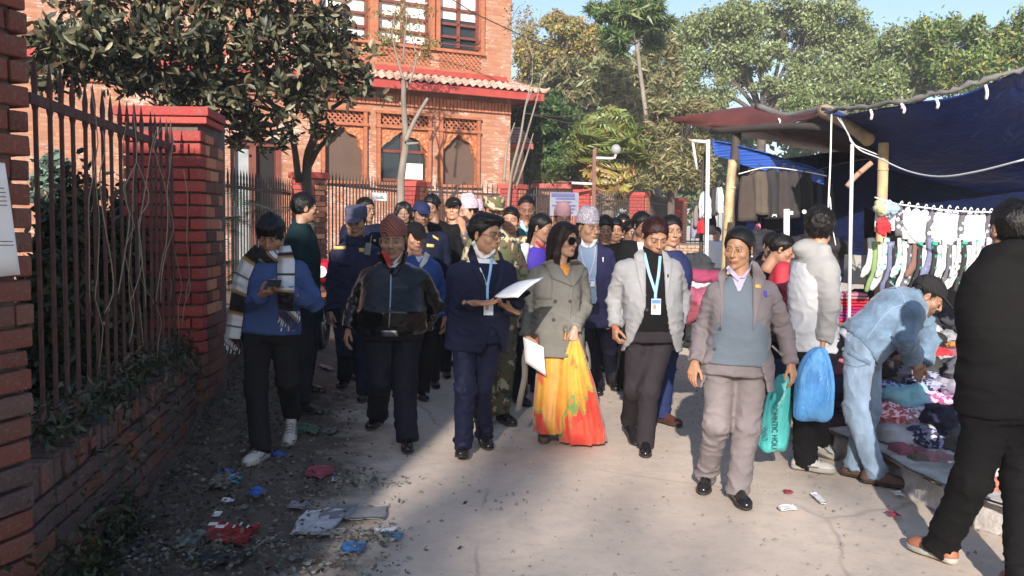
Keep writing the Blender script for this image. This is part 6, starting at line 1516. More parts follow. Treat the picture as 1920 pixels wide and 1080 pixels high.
# ---- man in black hoodie at the right edge
p = person("man in black hooded sweatshirt seen from behind at the right edge", 4.12, (1897, 431), yaw=178, hyaw=178, hp=0, neckpx=(1893, 476), w=1.10, deep=1.15, hs=1.03, skin=(.36, .2, .13), hair='volume', hairc="0d0a09",
           j=dict(shA=(1962, 540, 0), shB=(1850, 540, 0), elA=(1995, 630, .1), wrA=(1960, 720, .28), elB=(1826, 640, .12), wrB=(1862, 720, .30), hip=(1888, 745, 0), hjA=(1922, 765, 0), hjB=(1858, 765, 0), knA=(1915, 900, 0), knB=(1822, 900, -.02)),
           feet=((1918, 1120, 172, 0), (1765, 1048, 205, 0)), trous=M_black, legw=1.22, shoe='sneaker', shoem=mat((.35, .13, .07), .6, .2), solem=M_wsole, vx=.0092, trfold=.008,
           gar=[dict(name="hoodie", m=M_black, infl=.036, hem=-.07, fold=.011, arm=1.06, hood=True, ff=(4, 4, 10))])
# ---- police officer in grey cap
p = person("police officer in navy uniform and grey patrol cap with a chest radio", 8.4, (668, 416), yaw=0, hyaw=-4, hp=12, neckpx=(668, 453), w=1.05, hs=1.14, skin=(.33, .185, .12), hair='crop', hairc=BLKH, hat='patrol', hatm=M_pcap, beard=.15, face=dict(wide=1.06, jaw=1.1),
           j=dict(shA=(632, 472, 0), shB=(703, 472, 0), elA=(623, 530, .03), wrA=(622, 583, -.05), hip=(660, 580, 0), knA=(648, 660, -.1), knB=(680, 665, .0)), feet=((646, 722, -6, 0), (683, 747, 0, 0)), trous=M_police2, legw=1.15, vx=.012,
           gar=[dict(name="uniform_jacket", m=M_police, infl=.028, hem=-.12, fold=.0085, top=.51, collar=.03)])
for l_, r_ in (([(625, 462), (625, 468)], [(648, 461), (648, 467)]), ([(673, 465), (673, 472)], [(684, 465), (684, 473)])): drape(p, "name_plate", l_, r_, M_gold, .008, n=3, k=4)
drape(p, "collar", [(641, 444), (650, 458), (663, 462)], [(652, 440), (660, 450), (667, 458)], M_police, .012, n=6); drape(p, "collar", [(697, 444), (688, 456), (674, 462)], [(686, 440), (678, 450), (669, 458)], M_police, .012, n=6)
ribbon(p, "button_placket", [(668, 462), (666, 520), (664, 575)], 5, M_police, .006); drape(p, "pocket", [(634, 476), (634, 500)], [(655, 475), (655, 500)], M_police, .006, n=4, k=4)
c = cast(p.tree, 690, 467, 8.2, .03); rb = MB().box(c, (.055, .03, .11), Matrix.Rotation(.15, 3, 'Y')); rb.tube([c + Vector((.02, 0, .05)), c + Vector((.035, 0, .13))], .006, 6); rb.build("radio", mat((.16, .17, .18), .4, .1), p.root, bevel=.004); drape(p, "rank_star", [(700, 449), (700, 453)], [(705, 449), (705, 453)], M_gold, .01, n=3, k=3)
# ---- the crowd behind
def mans(label, Y0, head, m, **k):
    d = dict(far=True, vx=.016, hs=1.03, trous=M_blackt, skin=(.33, .18, .115), hairc=BLKH); cut = k.pop('cut', None); inner = k.pop('inner', None); gn = k.pop('gname', 'jacket'); gx = k.pop('gx', {}); d.update(k); g = []
    if inner is not None: g.append(dict(name="shirt", m=inner, infl=.004, hem=.0, sleeve=0, fold=0))
    g.append({**dict(name=gn, m=m, infl=.026, hem=-.12, fold=.0085, top=.51, cut=cut), **gx}); return person(label, Y0, head, gar=g, **d)
mans("man in dark green jacket turned away behind the young man with the scarf", 8.0, (572, 391), cloth((.007, .020, .024), .8), yaw=118, hyaw=112, hp=2, neckpx=(563, 424), hair='volume', gy=.12, far=False, vx=.012,
     j=dict(shA=(552, 445, -.12), shB=(578, 445, .14), elA=(560, 515, -.14), wrA=(572, 575, -.12), hip=(570, 580, 0)), feet=((572, 737, 80, 0), (568, 775, 70, 0)), gx=dict(collar=.03))
mans("dark-haired officer in a navy jacket right behind the grey-capped policeman", 9.2, (686, 394), M_police2, yaw=20, hyaw=48, hair='short', skin=(.26, .14, .09))
p = mans("man in bright blue jacket and low black cap, right behind the leather jacket", 8.0, (779, 444), cloth((.035, .075, .26), .55, .1), yaw=10, hyaw=24, hp=12, neckpx=(784, 482), hat='cap', hatm=M_black, hair='crop', skin=(.42, .23, .15), far=False, vx=.012, inner=M_wshirt,
     j=dict(shA=(752, 500, .02), shB=(815, 500, .02), elB=(829, 552, .03), wrB=(834, 594, -.03), hip=(788, 588, 0)), feet=((775, 742, 0, 0), (794, 744, 8, 0)), cut=[(775, 472), (785, 492), (797, 478)], gx=dict(collar=.02))
drape(p, "jacket_collar", [(797, 472), (792, 486), (786, 497)], [(806, 478), (801, 492), (789, 504)], M_wshirt, .012, n=6)
p = mans("officer in dark blue cap and black jacket with gold badges", 9.0, (790, 402), M_police2, yaw=14, hyaw=20, hp=8, hat='cap', hatm=cloth((.018, .024, .07), .8), hair='crop', skin=(.24, .13, .09), beard=.4, mous=.9, neckpx=(793, 438), w=1.1)
drape(p, "shoulder_badge", [(811, 440), (812, 445)], [(823, 447), (822, 451)], M_gold, .01, n=3, k=4); drape(p, "chest_badge", [(800, 457), (800, 463)], [(814, 458), (814, 464)], M_gold, .01, n=3, k=4)
mans("man in a black hooded jacket with thick dark hair, behind the dark blue cap", 9.6, (809, 388), M_black, yaw=10, hyaw=-15, hp=14, hair='volume', skin=(.24, .13, .09), neckpx=(818, 424), w=1.15, gx=dict(hood=True))
mans("woman with dark hair half hidden left of the dark blue cap", 10.2, (757, 400), M_black, yaw=5, hyaw=5, fem=1, hair='long', skin=(.24, .14, .10), w=.9)
p = mans("man in a black cap and grey padded jacket holding a hand to his chin", 9.8, (850, 392), cloth((.10, .10, .11), .6, .1), yaw=-4, hyaw=-6, hp=-2, hat='cap', hatm=M_black, hair='crop', skin=(.46, .25, .15), mous=.3, neckpx=(852, 424), w=1.05,
     j=dict(elB=(882, 466, -.12), wrB=(870, 436, -.24)), hdir={'B': (-.25, 0, 1)}, hn={'B': (-.5, .5, .2)}, hands=('relax', 'relax'), gx=dict(fold=.012, ff=(2, 2, 26)))
mk = MB(); q = headpts(p, [(.02, -.098, .078), (.034, -.094, .070), (.055, -.082, .078), (.034, -.096, .073)]); mk.add(q, [(0, 1, 2, 3)]).build("cap_emblem", M_white, p.root)
p = mans("man in a tall pink-lilac peaked topi cap seen from the side", 10.4, (879, 398), cloth((.25, .26, .30), .8), yaw=-50, hyaw=-62, hat='tiptopi', hatm=M_topiD, hair='crop', skin=(.42, .23, .15), w=.9)
mans("person in a lilac topi cap just behind the peaked one", 11.0, (893, 402), cloth((.4, .4, .42), .8), yaw=-30, hyaw=-40, hat='topi', hatm=M_topiD, hair='crop', w=.8)
mans("soldier in camouflage uniform and camouflage cap behind the navy-suited man", 7.6, (926, 397), M_camo, yaw=4, hyaw=10, hp=6, hat='patrol', hatm=M_camo, hair='crop', skin=(.40, .21, .13), neckpx=(925, 436), w=1.12, trous=M_camo,
     j=dict(shA=(887, 457, 0), shB=(960, 457, 0), elA=(872, 515, 0), wrA=(884, 560, -.1), hip=(930, 590, 0)), feet=((915, 790, -5, 0), (943, 790, 30, 0)), gx=dict(collar=.03))
mans("bareheaded soldier in camouflage with a frown, right behind the camouflage cap", 8.3, (957, 414), M_camo, yaw=6, hyaw=-4, hp=4, hair='short', skin=(.38, .19, .12), neckpx=(958, 448), trous=M_camo, face=dict(wide=1.06), w=.95)
p = mans("tall man with receding hair in a slate blue suit, green pullover and pale shirt", 8.9, (987, 391), cloth((.030, .045, .075), .75), yaw=0, hyaw=4, hp=20, hair='receding', hairc="1a1312", skin=(.34, .16, .10), mous=.8, beard=.2, inner=cloth((.05, .14, .14), .9), neckpx=(986, 424), w=1.08, cut=[(972, 410), (972, 430), (984, 490), (1000, 430), (1000, 410)])
drape(p, "shirt_collar", [(973, 414), (976, 426), (986, 436)], [(979, 412), (983, 422), (988, 430)], mat((.35, .50, .75), .7, .1), .012, n=6); drape(p, "shirt_collar", [(1001, 414), (998, 426), (987, 436)], [(995, 414), (991, 422), (988, 430)], mat((.35, .50, .75), .7, .1), .012, n=6)
p = mans("woman with tied black hair, white coat and violet sari, turned right", 8.0, (1016, 428), M_white_c, yaw=30, hyaw=58, hp=8, fem=1, hair='ponytail', skin=(.33, .18, .12), lipc=(.3, .08, .07), inner=cloth((.07, .04, .36), .6), neckpx=(1008, 462), w=.95, cut=[(1000, 440), (992, 470), (985, 520), (1030, 520), (1024, 470), (1020, 440)])
ribbon(p, "sari_border", [(1006, 452), (1014, 462), (1026, 464)], 5, mat((.40, .02, .04), .6, .1), .010)
p = mans("man with glasses in a pink topi cap in front of the notice board", 9.4, (1055, 412), cloth((.3, .3, .33), .8), yaw=4, hyaw=10, hat='topi', hatm=M_topiC, hair='crop', skin=(.42, .24, .17)); glasses(p, mat((.25, .03, .03), .4, 0))
p = mans("man in pale patterned topi cap, navy waistcoat and sky-blue pullover with a lanyard", 8.2, (1103, 428), cloth((.028, .028, .075), .75), yaw=14, hyaw=34, hp=5, hat='topi', hatm=M_topiB, hair='crop', skin=(.44, .25, .16), face=dict(wide=1.08), neckpx=(1104, 460), w=1.08, far=False, vx=.012, inner=cloth((.22, .31, .43), .9), trous=cloth((.014, .014, .032), .8), hs=1.12,
     j=dict(shA=(1072, 475, .02), shB=(1139, 475, .02), elB=(1153, 530, .02), wrB=(1150, 585, -.02), hip=(1112, 588, 0)), feet=((1120, 735, 0, 0), (1146, 722, 10, 0)), cut=[(1088, 440), (1080, 470), (1092, 530), (1094, 590), (1124, 590), (1117, 530), (1120, 470), (1120, 440)], gname="waistcoat")
drape(p, "shirt_collar", [(1085, 450), (1090, 462), (1102, 466)], [(1090, 446), (1097, 458), (1105, 461)], M_wshirt, .012, n=6); drape(p, "shirt_collar", [(1120, 448), (1116, 460), (1105, 466)], [(1113, 450), (1109, 457), (1105, 461)], M_wshirt, .012, n=6)
ribbon(p, "lanyard", [(1086, 458), (1093, 490), (1103, 520)], 3, M_lav, .012); ribbon(p, "lanyard", [(1117, 462), (1114, 490), (1104, 522)], 3, M_lav, .012); badge(p, 1108, 530, 14, 15); ribbon(p, "pen", [(1131, 482), (1131, 492)], 2, M_metal, .01)
mans("dark-skinned man in a black jacket looking down, behind the patterned topi cap", 9.0, (1134, 430), M_black, yaw=2, hyaw=2, hp=14, hair='volume', skin=(.15, .08, .055), w=1.1)
mans("young man with bright face between the dark-skinned man and the one with thin glasses", 9.9, (1154, 432), M_black, yaw=0, hyaw=0, hair='volume', skin=(.50, .27, .16), w=.9)
mans("man whose face is half hidden in the back row left of the thin glasses", 10.6, (1168, 422), M_black, hair='short', skin=(.34, .18, .12), w=.9)
p = mans("man with thin glasses and a moustache in a black jacket and white shirt", 9.3, (1183, 436), M_black, yaw=14, hyaw=26, hp=12, hair='short', skin=(.44, .25, .16), mous=1.0, inner=M_wshirt, cut=[(1170, 455), (1178, 485), (1190, 460)], w=1.05); glasses(p, M_metal)
p = mans("bearded man with dark-rimmed glasses just left of the grey blazer man's head", 8.7, (1204, 424), M_black, yaw=10, hyaw=28, hp=8, hair='volume', skin=(.30, .16, .11), beard=.8, mous=1.0, inner=M_wshirt, cut=[(1194, 452), (1200, 480), (1212, 458)]); glasses(p)
mans("man mostly hidden behind the grey blazer, with navy sleeve and brown shoes", 7.3, (1258, 434), cloth((.018, .024, .075), .7), yaw=5, hyaw=10, hair='short', trous=cloth((.022, .035, .11), .7), shoem=mat((.085, .028, .02), .3, .05), skin=(.34, .19, .12), far=False, vx=.012, neckpx=(1255, 472),
     j=dict(shA=(1222, 490, .02), shB=(1272, 488, .02), elB=(1284, 545, .03), wrB=(1284, 594, -.03), hip=(1248, 590, 0), knB=(1250, 690, 0)), feet=((1222, 790, -10, 0), (1243, 792, 40, 0)))
mans("distant man in a white shirt and jeans standing by the stall's far corner", 17.0, (1344, 438), M_wshirt, yaw=0, hyaw=-20, trous=M_jean, vx=.022, hs=1.0, gy=.2, skin=(.36, .2, .13))
mans("vendor in a red jacket in the shade under the stall", 7.6, (1466, 468), mat((.42, .02, .04), .7, .3), yaw=60, hyaw=70, hp=20, neckpx=(1476, 496), gy=.2)
mans("vendor in dark clothes crouching in the shade of the stall behind the grey-suited woman", 8.6, (1448, 462), M_black, yaw=0, hyaw=10, hp=20, skin=(.25, .14, .1))
mans("passer-by in a dark jacket under the far end of the stall", 12.0, (1398, 452), cloth((.05, .05, .06), .8), yaw=160, hyaw=160, hair='short', vx=.02)
print('people', time.time() - T0)
# ================================================================== market stall
M_tarpm = mat((.10, .028, .024), .6, .5, 12, .25, 3, key="maroon_tarp"); M_tarpg = mat((.16, .155, .15), .75, .4, 14, .3, 3, key="grey_tarp_edge")
def tarp_mat(name, c1, c2, trans=.25, rough=.42):
    t = newmat(name); c = t.co(); n = t.noise(3, 5, .6, t.co(scale=(1, .5, 1.5))); a = t.ramp(n, [(.3, c1), (.7, c2)]); t.base(a); t.set(Roughness=rough); t.bump(t.noise(6, 5, .65, t.co(scale=(1, .4, 2)), 1.2), .7, .05); t.b.inputs['Specular IOR Level'].default_value = .5 if rough < .6 else .1
    tr = t.n.new("ShaderNodeBsdfTranslucent"); t.l.new(a, tr.inputs[0]); mx = t.n.new("ShaderNodeMixShader"); mx.inputs[0].default_value = trans; t.l.new(t.b.outputs[0], mx.inputs[1]); t.l.new(tr.outputs[0], mx.inputs[2]); t.l.new(mx.outputs[0], t.n["Material Output"].inputs[0]); return t.m
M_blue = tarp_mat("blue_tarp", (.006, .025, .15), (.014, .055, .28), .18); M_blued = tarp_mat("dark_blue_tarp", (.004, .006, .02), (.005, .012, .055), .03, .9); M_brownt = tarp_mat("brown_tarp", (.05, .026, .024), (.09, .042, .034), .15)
M_bamboo = mat((.45, .34, .19), .55, .4, 30, .3, 6, key="bamboo"); M_pole = mat((.62, .63, .64), .35, .1, 40, .1, key="white_pole"); M_rope = mat((.55, .50, .42), .8, .4, 200, .1, key="rope"); M_darkpole = mat((.05, .04, .035), .8, .5, key="dark_pole")
def sheet3(name, label, grid, m, sag=.0, sub=6, th=.012, seed=1, rough=.02, parent=None, cat="tarpaulin"):
    """grid: rows of world points, interpolated to a wrinkled thick sheet"""
    rows = [curve_pts(r, (len(r) - 1) * sub) for r in grid]; cols = list(zip(*rows)); fin = [curve_pts(c, (len(c) - 1) * sub) for c in cols]
    A = np.array([[tuple(q) for q in c] for c in fin]); nu, nv = A.shape[:2]; P = A.reshape(-1, 3)
    u, v = np.meshgrid(np.linspace(0, 1, nu), np.linspace(0, 1, nv), indexing='ij'); s = (np.sin(np.pi * u) * np.sin(np.pi * v)).ravel()
    P[:, 2] += -sag * s + rough * wnoise(P, (3, 3, 3), seed) ; I = np.arange(nu * nv).reshape(nu, nv); Q = np.stack([I[:-1, :-1], I[1:, :-1], I[1:, 1:], I[:-1, 1:]], -1).reshape(-1, 4)
    P2 = P + np.array([0, 0, -th]); Q2 = Q[:, ::-1] + len(P); b = np.concatenate([I[:, 0], I[-1, 1:], I[-2::-1, -1], I[0, -2:0:-1]]); b2 = np.roll(b, -1)
    Q3 = np.stack([b, b2, b2 + len(P), b + len(P)], -1); o = obj(name, np.concatenate([P, P2]), np.concatenate([Q, Q2, Q3]).astype(np.int32), m, parent)
    return tag(o, label, cat) if label else o
# right (near) blue awning: front edge rises towards the camera, right
YB = 9.5
f = [W(1545, 212, 8.2), W(1640, 205, 7.2), W(1740, 186, 6.65), W(1850, 158, 6.3), W(1990, 118, 6.0), W(2200, 60, 5.6)]
bk = [W(1575, 240, 9.2), W(1640, 295, 9.0), W(1740, 340, 8.6), W(1850, 356, 8.2), W(1990, 362, 7.6), W(2200, 366, 7.0)]; m_ = [a.lerp(b, .4) + Z1 * .10 for a, b in zip(f, bk)]
sheet3("awning", "big blue tarpaulin roof of the stall with a grey rolled front edge, at upper right", [f, m_, bk], M_blue, .12, 5, seed=3, rough=.035)
fe = curve_pts([q + Vector((-.02, -.02, .02)) for q in f], 60); rw_ = random.Random(2); fe = [q + Vector((0, 0, rw_.uniform(-.012, .014))) for q in fe]; e_ = MB().tube(fe, [.020 * rw_.uniform(.5, 1.4) for _ in fe], 6); eo = e_.build("awning_edge_roll", M_tarpg, None, True); tag(eo, "grey rolled edge of the blue tarpaulin roof", "tarpaulin")
# left (far) awning: maroon top, brown below
g0 = [W(1262, 222, 12.5), W(1330, 210, 12.0), W(1420, 200, 11.4), W(1475, 218, 10.6), W(1545, 206, 9.3)]
g1 = [W(1262, 222, 12.5) + Vector((.4, .9, .0)), W(1330, 203, 12.6), W(1430, 199, 12.1), W(1500, 212, 11.8), W(1600, 205, 11)]
u0 = [W(1270, 228, 12.3), W(1335, 236, 11.6), W(1420, 240, 10.8), W(1480, 232, 10.0), W(1545, 214, 8.9)]
u2 = [q + Vector((1.6, 1.4, -.05)) for q in u0]; u3 = [q + Vector((4.4, 2.4, -.55)) for q in u0]
sheet3("awning", "maroon tarpaulin roof with ragged front edge over the far half of the stall", [u0, g0, [q + Vector((1.2, 2.2, .12)) for q in g0]], M_tarpm, .0, 4, seed=5, rough=.02)
sheet3("awning", "brown inner tarpaulin sloping down into the shade under the stall roof", [u0, u2, u3], M_brownt, .1, 4, seed=6, rough=.03)
eo = MB().tube(curve_pts([W(1420, 199, 11.2), W(1475, 217, 10.4), W(1545, 205, 9.2), W(1580, 210, 8.4)], 20), .04, 7).build("awning_edge_roll", M_tarpg, None, True); tag(eo, "pale ragged roll of tarp edge where the maroon and blue roofs meet", "tarpaulin")
tg = MB()
for x, y, l, Yq in ((1343, 214, 12, 11.8), (1427, 203, 12, 11.1), (1460, 222, 14, 10.4), (1632, 206, 18, 7.2), (1693, 198, 14, 6.9), (1756, 187, 16, 6.6), (1848, 160, 26, 6.3), (1690, 195, 8, 6.8)):
    tg.tube(curve_pts([W(x, y, Yq - .06), W(x + 3, y + l * .5, Yq - .08), W(x + 1, y + l, Yq - .06)], 6), .012, 5)
tg = tg.build("tie_straps", M_white, None, True); tag(tg, "short pale tie straps knotted along the tarp edges", "strap", kind="stuff")
# back walls of the stall
bw = [[W(1385, 300, 12.5), W(1560, 290, 12.3), W(1760, 280, 12), W(2100, 270, 11)], [W(1385, 420, 12.5), W(1560, 430, 12.3), W(1760, 430, 12), W(2100, 430, 11)], [W(1385, 520, 12.5), W(1560, 530, 12.3), W(1760, 540, 12), W(2100, 560, 11)]]
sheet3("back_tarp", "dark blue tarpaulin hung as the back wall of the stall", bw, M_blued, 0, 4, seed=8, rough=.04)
sheet3("side_tarp", "bright blue and white striped tarp strip under the far end of the roof", [[W(1335, 262, 11.6), W(1400, 275, 11.2), W(1480, 300, 10.8), W(1545, 322, 10.5)], [W(1340, 292, 11.6), W(1400, 312, 11.2), W(1480, 330, 10.8), W(1545, 345, 10.5)]], pattern_mat("blue_striped_tarp", [(0, (.02, .09, .42)), (.45, (.22, .30, .55)), (.55, (.02, .07, .35))], 3, .4, (.3, .3, 3)), 0, 5, seed=9, rough=.02)
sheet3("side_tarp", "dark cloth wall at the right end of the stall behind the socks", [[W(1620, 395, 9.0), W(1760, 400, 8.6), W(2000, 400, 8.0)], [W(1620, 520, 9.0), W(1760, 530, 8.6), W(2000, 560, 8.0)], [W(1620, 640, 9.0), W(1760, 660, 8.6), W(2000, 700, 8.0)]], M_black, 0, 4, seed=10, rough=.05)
# poles
def pole(label, pts, Ys, r, m, name="pole", n=9, group=None, joints=0):
    P = [W(x, y, Y) for (x, y), Y in zip(pts, Ys)]; base = P[-1]
    t = empty(name, base, label, "pole", group); C_ = curve_pts(P, 16) if len(P) > 2 else P
    MB().tube(C_, r, n).build("shaft", m, t, True)
    for k in range(joints):
        q = P[0].lerp(P[-1], (k + .6) / (joints + .3)); d = (P[-1] - P[0]).normalized() * .012; MB().tube([q - d, q, q + d], [r[0] if hasattr(r, '__len__') else r, (r[0] if hasattr(r, '__len__') else r) * 1.12, r[0] if hasattr(r, '__len__') else r], n).build("node_ring", m, t, True)
    return t
def gp(x, Y): 
    v = W(x, 500, Y); return project(np.array([[v.x, Y, gz(v.x, Y)]]))[1][0]
pole("thick bamboo pole holding the blue roof, right above the sock rack", [(1657, 268), (1643, gp(1643, 7.6))], [7.6, 7.6], .042, M_bamboo, joints=6)
pole("bamboo pole leaning at the stall's far left, below the hanging trousers", [(1374, 300), (1366, 400), (1352, gp(1352, 11.0))], [11, 11, 11], .055, M_bamboo, joints=4)
pole("dark wooden post at the stall's far left corner", [(1382, 240), (1374, 395), (1372, 470)], [11.4, 11.2, 11.2], .06, M_darkpole)
pole("thin white post at the far left corner of the stall, nearest the fence", [(1328, 262), (1322, gp(1322, 10.6))], [10.6, 10.6], .024, M_pole)
pole("thin dark stick bending beside the white corner post", [(1334, 262), (1318, 330), (1312, gp(1312, 11))], [11, 11, 11], .022, M_darkpole)
pole("short thick white post just right of the grey-suited woman's head", [(1475, 392), (1474, gp(1474, 7.6))], [7.6, 7.6], .026, M_pole)
pole("tall thin white pole left of the sock rack", [(1598, 270), (1588, gp(1588, 7.0))], [7.0, 7.0], .014, M_pole)
pole("bamboo beam end sticking out under the meeting point of the two roofs", [(1545, 207), (1590, 232), (1628, 262)], [8.8, 8.3, 7.9], [.07, .07, .065, .065, .06, .06, .06, .06, .06, .06, .06, .06, .06, .06, .06, .06, .06], M_bamboo, name="beam")
pole("dark sagging beam across the stall under the maroon roof", [(1335, 246), (1540, 240), (1660, 300)], [11, 8.9, 8.4], .04, M_darkpole, name="beam")
pole("knotted brown stick hanging among the wires under the roof", [(1634, 305), (1605, 330), (1588, 350)], [7.4, 7.4, 7.4], .022, mat((.35, .2, .14), .8, .4), name="stick")
pole("broken white pipe bracket sticking out at the stall's far left corner", [(1297, 264), (1325, 266)], [10.8, 10.7], .02, M_pole, name="bracket"); pole("second piece of white pipe hanging down from the corner bracket", [(1299, 266), (1307, 318)], [10.8, 10.8], .016, M_pole, name="bracket")
def rope(label, pts, Ys, r=.006, m=M_rope, name="rope"): o = MB().tube(curve_pts([W(x, y, Y) for (x, y), Y in zip(pts, Ys)], 30), r, 6).build(name, m, None, True); return tag(o, label, "rope")
rope("white rope hanging straight down from the roof junction beside the hooded youth's head", [(1559, 215), (1557, 300), (1554, 368), (1553, 404)], [7.4, 7.2, 7.0, 7.0], .007, M_white); rope("frayed lower end of the white hanging rope", [(1554, 368), (1557, 375), (1560, 420), (1567, 460)], [7, 6.98, 6.95, 6.9], .004, M_white)
rope("grey wire looping from the bamboo pole across the stall to the right edge", [(1575, 222), (1605, 275), (1645, 295), (1700, 320), (1760, 331), (1830, 322), (1925, 298)], [7.6, 7.2, 7.0, 6.5, 6.0, 5.6, 5.2], .006, M_pole, "wire")
rope("second wire running from the roof junction to the bamboo pole", [(1570, 220), (1590, 250), (1600, 270), (1645, 290)], [7.6, 7.3, 7.2, 7.3], .005, M_pole, "wire"); rope("thin dark wire between the hanging trousers and the bamboo pole", [(1520, 322), (1600, 302), (1650, 297)], [9, 8.4, 7.7], .005, M_iron, "wire")
# platform with a dirty white sheet
pl = [footpt(1560, 850), footpt(1660, 895), footpt(1760, 958), footpt(1900, 1010), footpt(2080, 1090)]
plb = MB(); back = [q + Vector((2.6, 1.2, 0)) for q in pl]; hp_ = .17
t = newmat("dirty_white_cloth"); c = t.co(); n = t.noise(4, 6, .65, c); t.base(t.ramp(n, [(.3, (.30, .27, .25)), (.6, (.62, .58, .55)), (.8, (.70, .66, .62))])); t.set(Roughness=.9); t.bump(t.noise(7, 5, .6, c), .6, .04); M_dirtyw = t.m
topF = [q + Vector((.06, .05, hp_)) for q in pl]
sheet3("stall_platform", None, [[q - Z1 * .02 for q in pl], [q.lerp(t_, .6) + Vector((-.02, -.02, 0)) for q, t_ in zip(pl, topF)], topF, [q + Vector((.15, .08, hp_ + .01)) for q in pl], [q + Z1 * hp_ for q in back]], M_dirtyw, 0, 5, seed=12, rough=.01, th=.02)['kind'] = 'structure'
# ------------------------------------------------------------------ garments
def hexc(*h): return [tuple(np.array(lin(x)) * .8) for x in h]
def gm(c, rough=.85, kind=None, sc=14, c2=None):
    if kind: return pattern_mat(f"gp_{c}_{kind}_{sc}", [(0, c), (.5, c2), (.72, c)], sc, rough, kind='noise')
    return mat(c, rough, .4, 120, .15, 6)
def crumple(c, r, m, seed, flat=.45, amp=.35, n=26):
    """a rumpled garment: a folded lump with deep creases"""
    rg = np.random.default_rng(seed); u, v = np.meshgrid(np.linspace(0, 2 * math.pi, n, endpoint=False), np.linspace(.02, math.pi - .02, n // 2 + 2), indexing='ij'); nu, nv = u.shape
    D = np.stack([np.cos(u) * np.sin(v), np.sin(u) * np.sin(v), np.cos(v)], -1).reshape(-1, 3)
    s = 1 + amp * wnoise(D, 2.2, seed, 1) + amp * .55 * (1 - 2 * np.abs(wnoise(D, 4.2, seed + 9, 2)))
    P = D * s[:, None] * np.array([r, r * rg.uniform(.6, 1), r * flat]); a = rg.uniform(0, 6.28); R_ = np.array([[math.cos(a), -math.sin(a), 0], [math.sin(a), math.cos(a), 0], [0, 0, 1]]); P = P @ R_.T + np.array(c)
    I = np.arange(nu * nv).reshape(nu, nv); J_ = np.roll(I, -1, 0); Q = np.stack([I[:, :-1], J_[:, :-1], J_[:, 1:], I[:, 1:]], -1).reshape(-1, 4); return P, Q[:, ::-1].astype(np.int32)
# clothes heaped on the platform: (px, py, Y, r, colour, label)
PILE = [
 (1700, 860, 5.75, .17, (.34, .10, .13), "dusty pink garment lying lowest on the platform edge, left of the black trousers"), (1752, 868, 5.6, .13, (.42, .20, .22), "pink cloth end lying at the platform's edge beside the black trouser leg"), (1718, 861, 5.55, .06, (.16, .12, .09), "small dark brown shoe-like bundle lying on the platform edge"),
 (1690, 815, 6.0, .19, (.50, .50, .54), "grey-white folded cloth above the dusty pink garment"), (1665, 778, 6.1, .15, (.45, .12, .15), "red and pink patterned cloth near the jeans, halfway up the pile"), (1745, 820, 5.9, .16, (.03, .035, .09), "navy garment with small white print low in the pile beside the black trousers"),
 (1780, 780, 5.9, .16, (.02, .02, .05), "dark navy garment at the right side of the pile"), (1725, 785, 6.05, .14, (.42, .22, .28), "mauve-pink blouse in the middle of the pile"), (1705, 748, 6.2, .17, (.26, .55, .66), "turquoise garment in the middle of the pile"),
 (1755, 755, 6.2, .15, (.33, .08, .20), "magenta and olive striped top beside the turquoise garment"), (1668, 735, 6.3, .14, (.05, .07, .18), "dark blue printed cloth next to the jeans"), (1735, 722, 6.35, .17, (.015, .02, .06), "black and white swirl-patterned garment above the turquoise one"),
 (1790, 725, 6.2, .13, (.35, .33, .42), "pale lilac garment beside the black hoodie"), (1690, 705, 6.5, .15, (.16, .15, .19), "grey garment under the bending man's hands"), (1765, 695, 6.5, .17, (.05, .05, .045), "black knitted garment below the red cap"), (1665, 690, 6.5, .13, (.02, .018, .02), "black garment under the denim jacket's hem"),
 (1700, 680, 6.6, .11, (.22, .10, .07), "small brown woollen piece by the bending man's hand"), (1735, 685, 6.6, .12, (.60, .38, .40), "pale pink garment next to the red cap"), (1775, 682, 6.6, .12, (.62, .60, .60), "white garment with black trim right of the red cap"), (1795, 702, 6.4, .09, (.30, .30, .18), "olive scrap beside the black hoodie"),
 (1758, 666, 6.75, .10, (.62, .04, .05), "bright red knitted cap on top of the pile"), (1735, 640, 6.9, .13, (.02, .02, .02), "black woollen bundle behind the red cap"), (1748, 622, 7.0, .09, (.45, .45, .48), "white and black knitted cap below the bending man's face"), (1775, 630, 6.95, .09, (.32, .33, .35), "grey knitted cap with an orange patch near the hoodie's sleeve"), (1783, 645, 6.9, .05, (.60, .25, .08), "small orange piece on the grey cap"),
 (1720, 605, 7.2, .15, (.03, .03, .05), "black heap at the back of the pile under the bending man's face"), (1790, 600, 7.2, .14, (.05, .05, .07), "dark heap at the back of the pile beside the black hoodie"), (1650, 740, 6.9, .14, (.08, .08, .14), "dark garment just right of the jeans, deep in the pile"),
 (1700, 660, 7.0, .16, (.012, .012, .014), "black cloth in the shadow between the denim sleeves"), (1760, 735, 6.6, .15, (.02, .03, .10), "royal navy cloth tucked behind the magenta top"), (1815, 690, 6.2, .16, (.1, .1, .12), "dark cloth half hidden behind the black hoodie's waist"), (1830, 830, 5.3, .16, (.10, .10, .10), "grey and black goods seen between the black trouser legs"), (1860, 870, 5.0, .12, (.60, .58, .56), "white packaged goods seen between the black trouser legs"), (1855, 905, 4.9, .07, (.45, .16, .12), "small orange-brown object between the black trouser legs")]
for i, (px, py, Y, r, c, lab) in enumerate(PILE):
    cp = W(px, py, Y); kd = i in (4, 5, 7, 9, 10, 11); m = gm(c, .85, 'noise', 22, tuple(min(1, x * 3 + .25) for x in c)) if kd else gm(c)
    P, Q = crumple(cp, r, m, i + 3, .5); tag(obj("garment" if "cap" not in lab else "knitted_cap", P, Q, m), lab, "clothing", "clothes heaped on the platform")
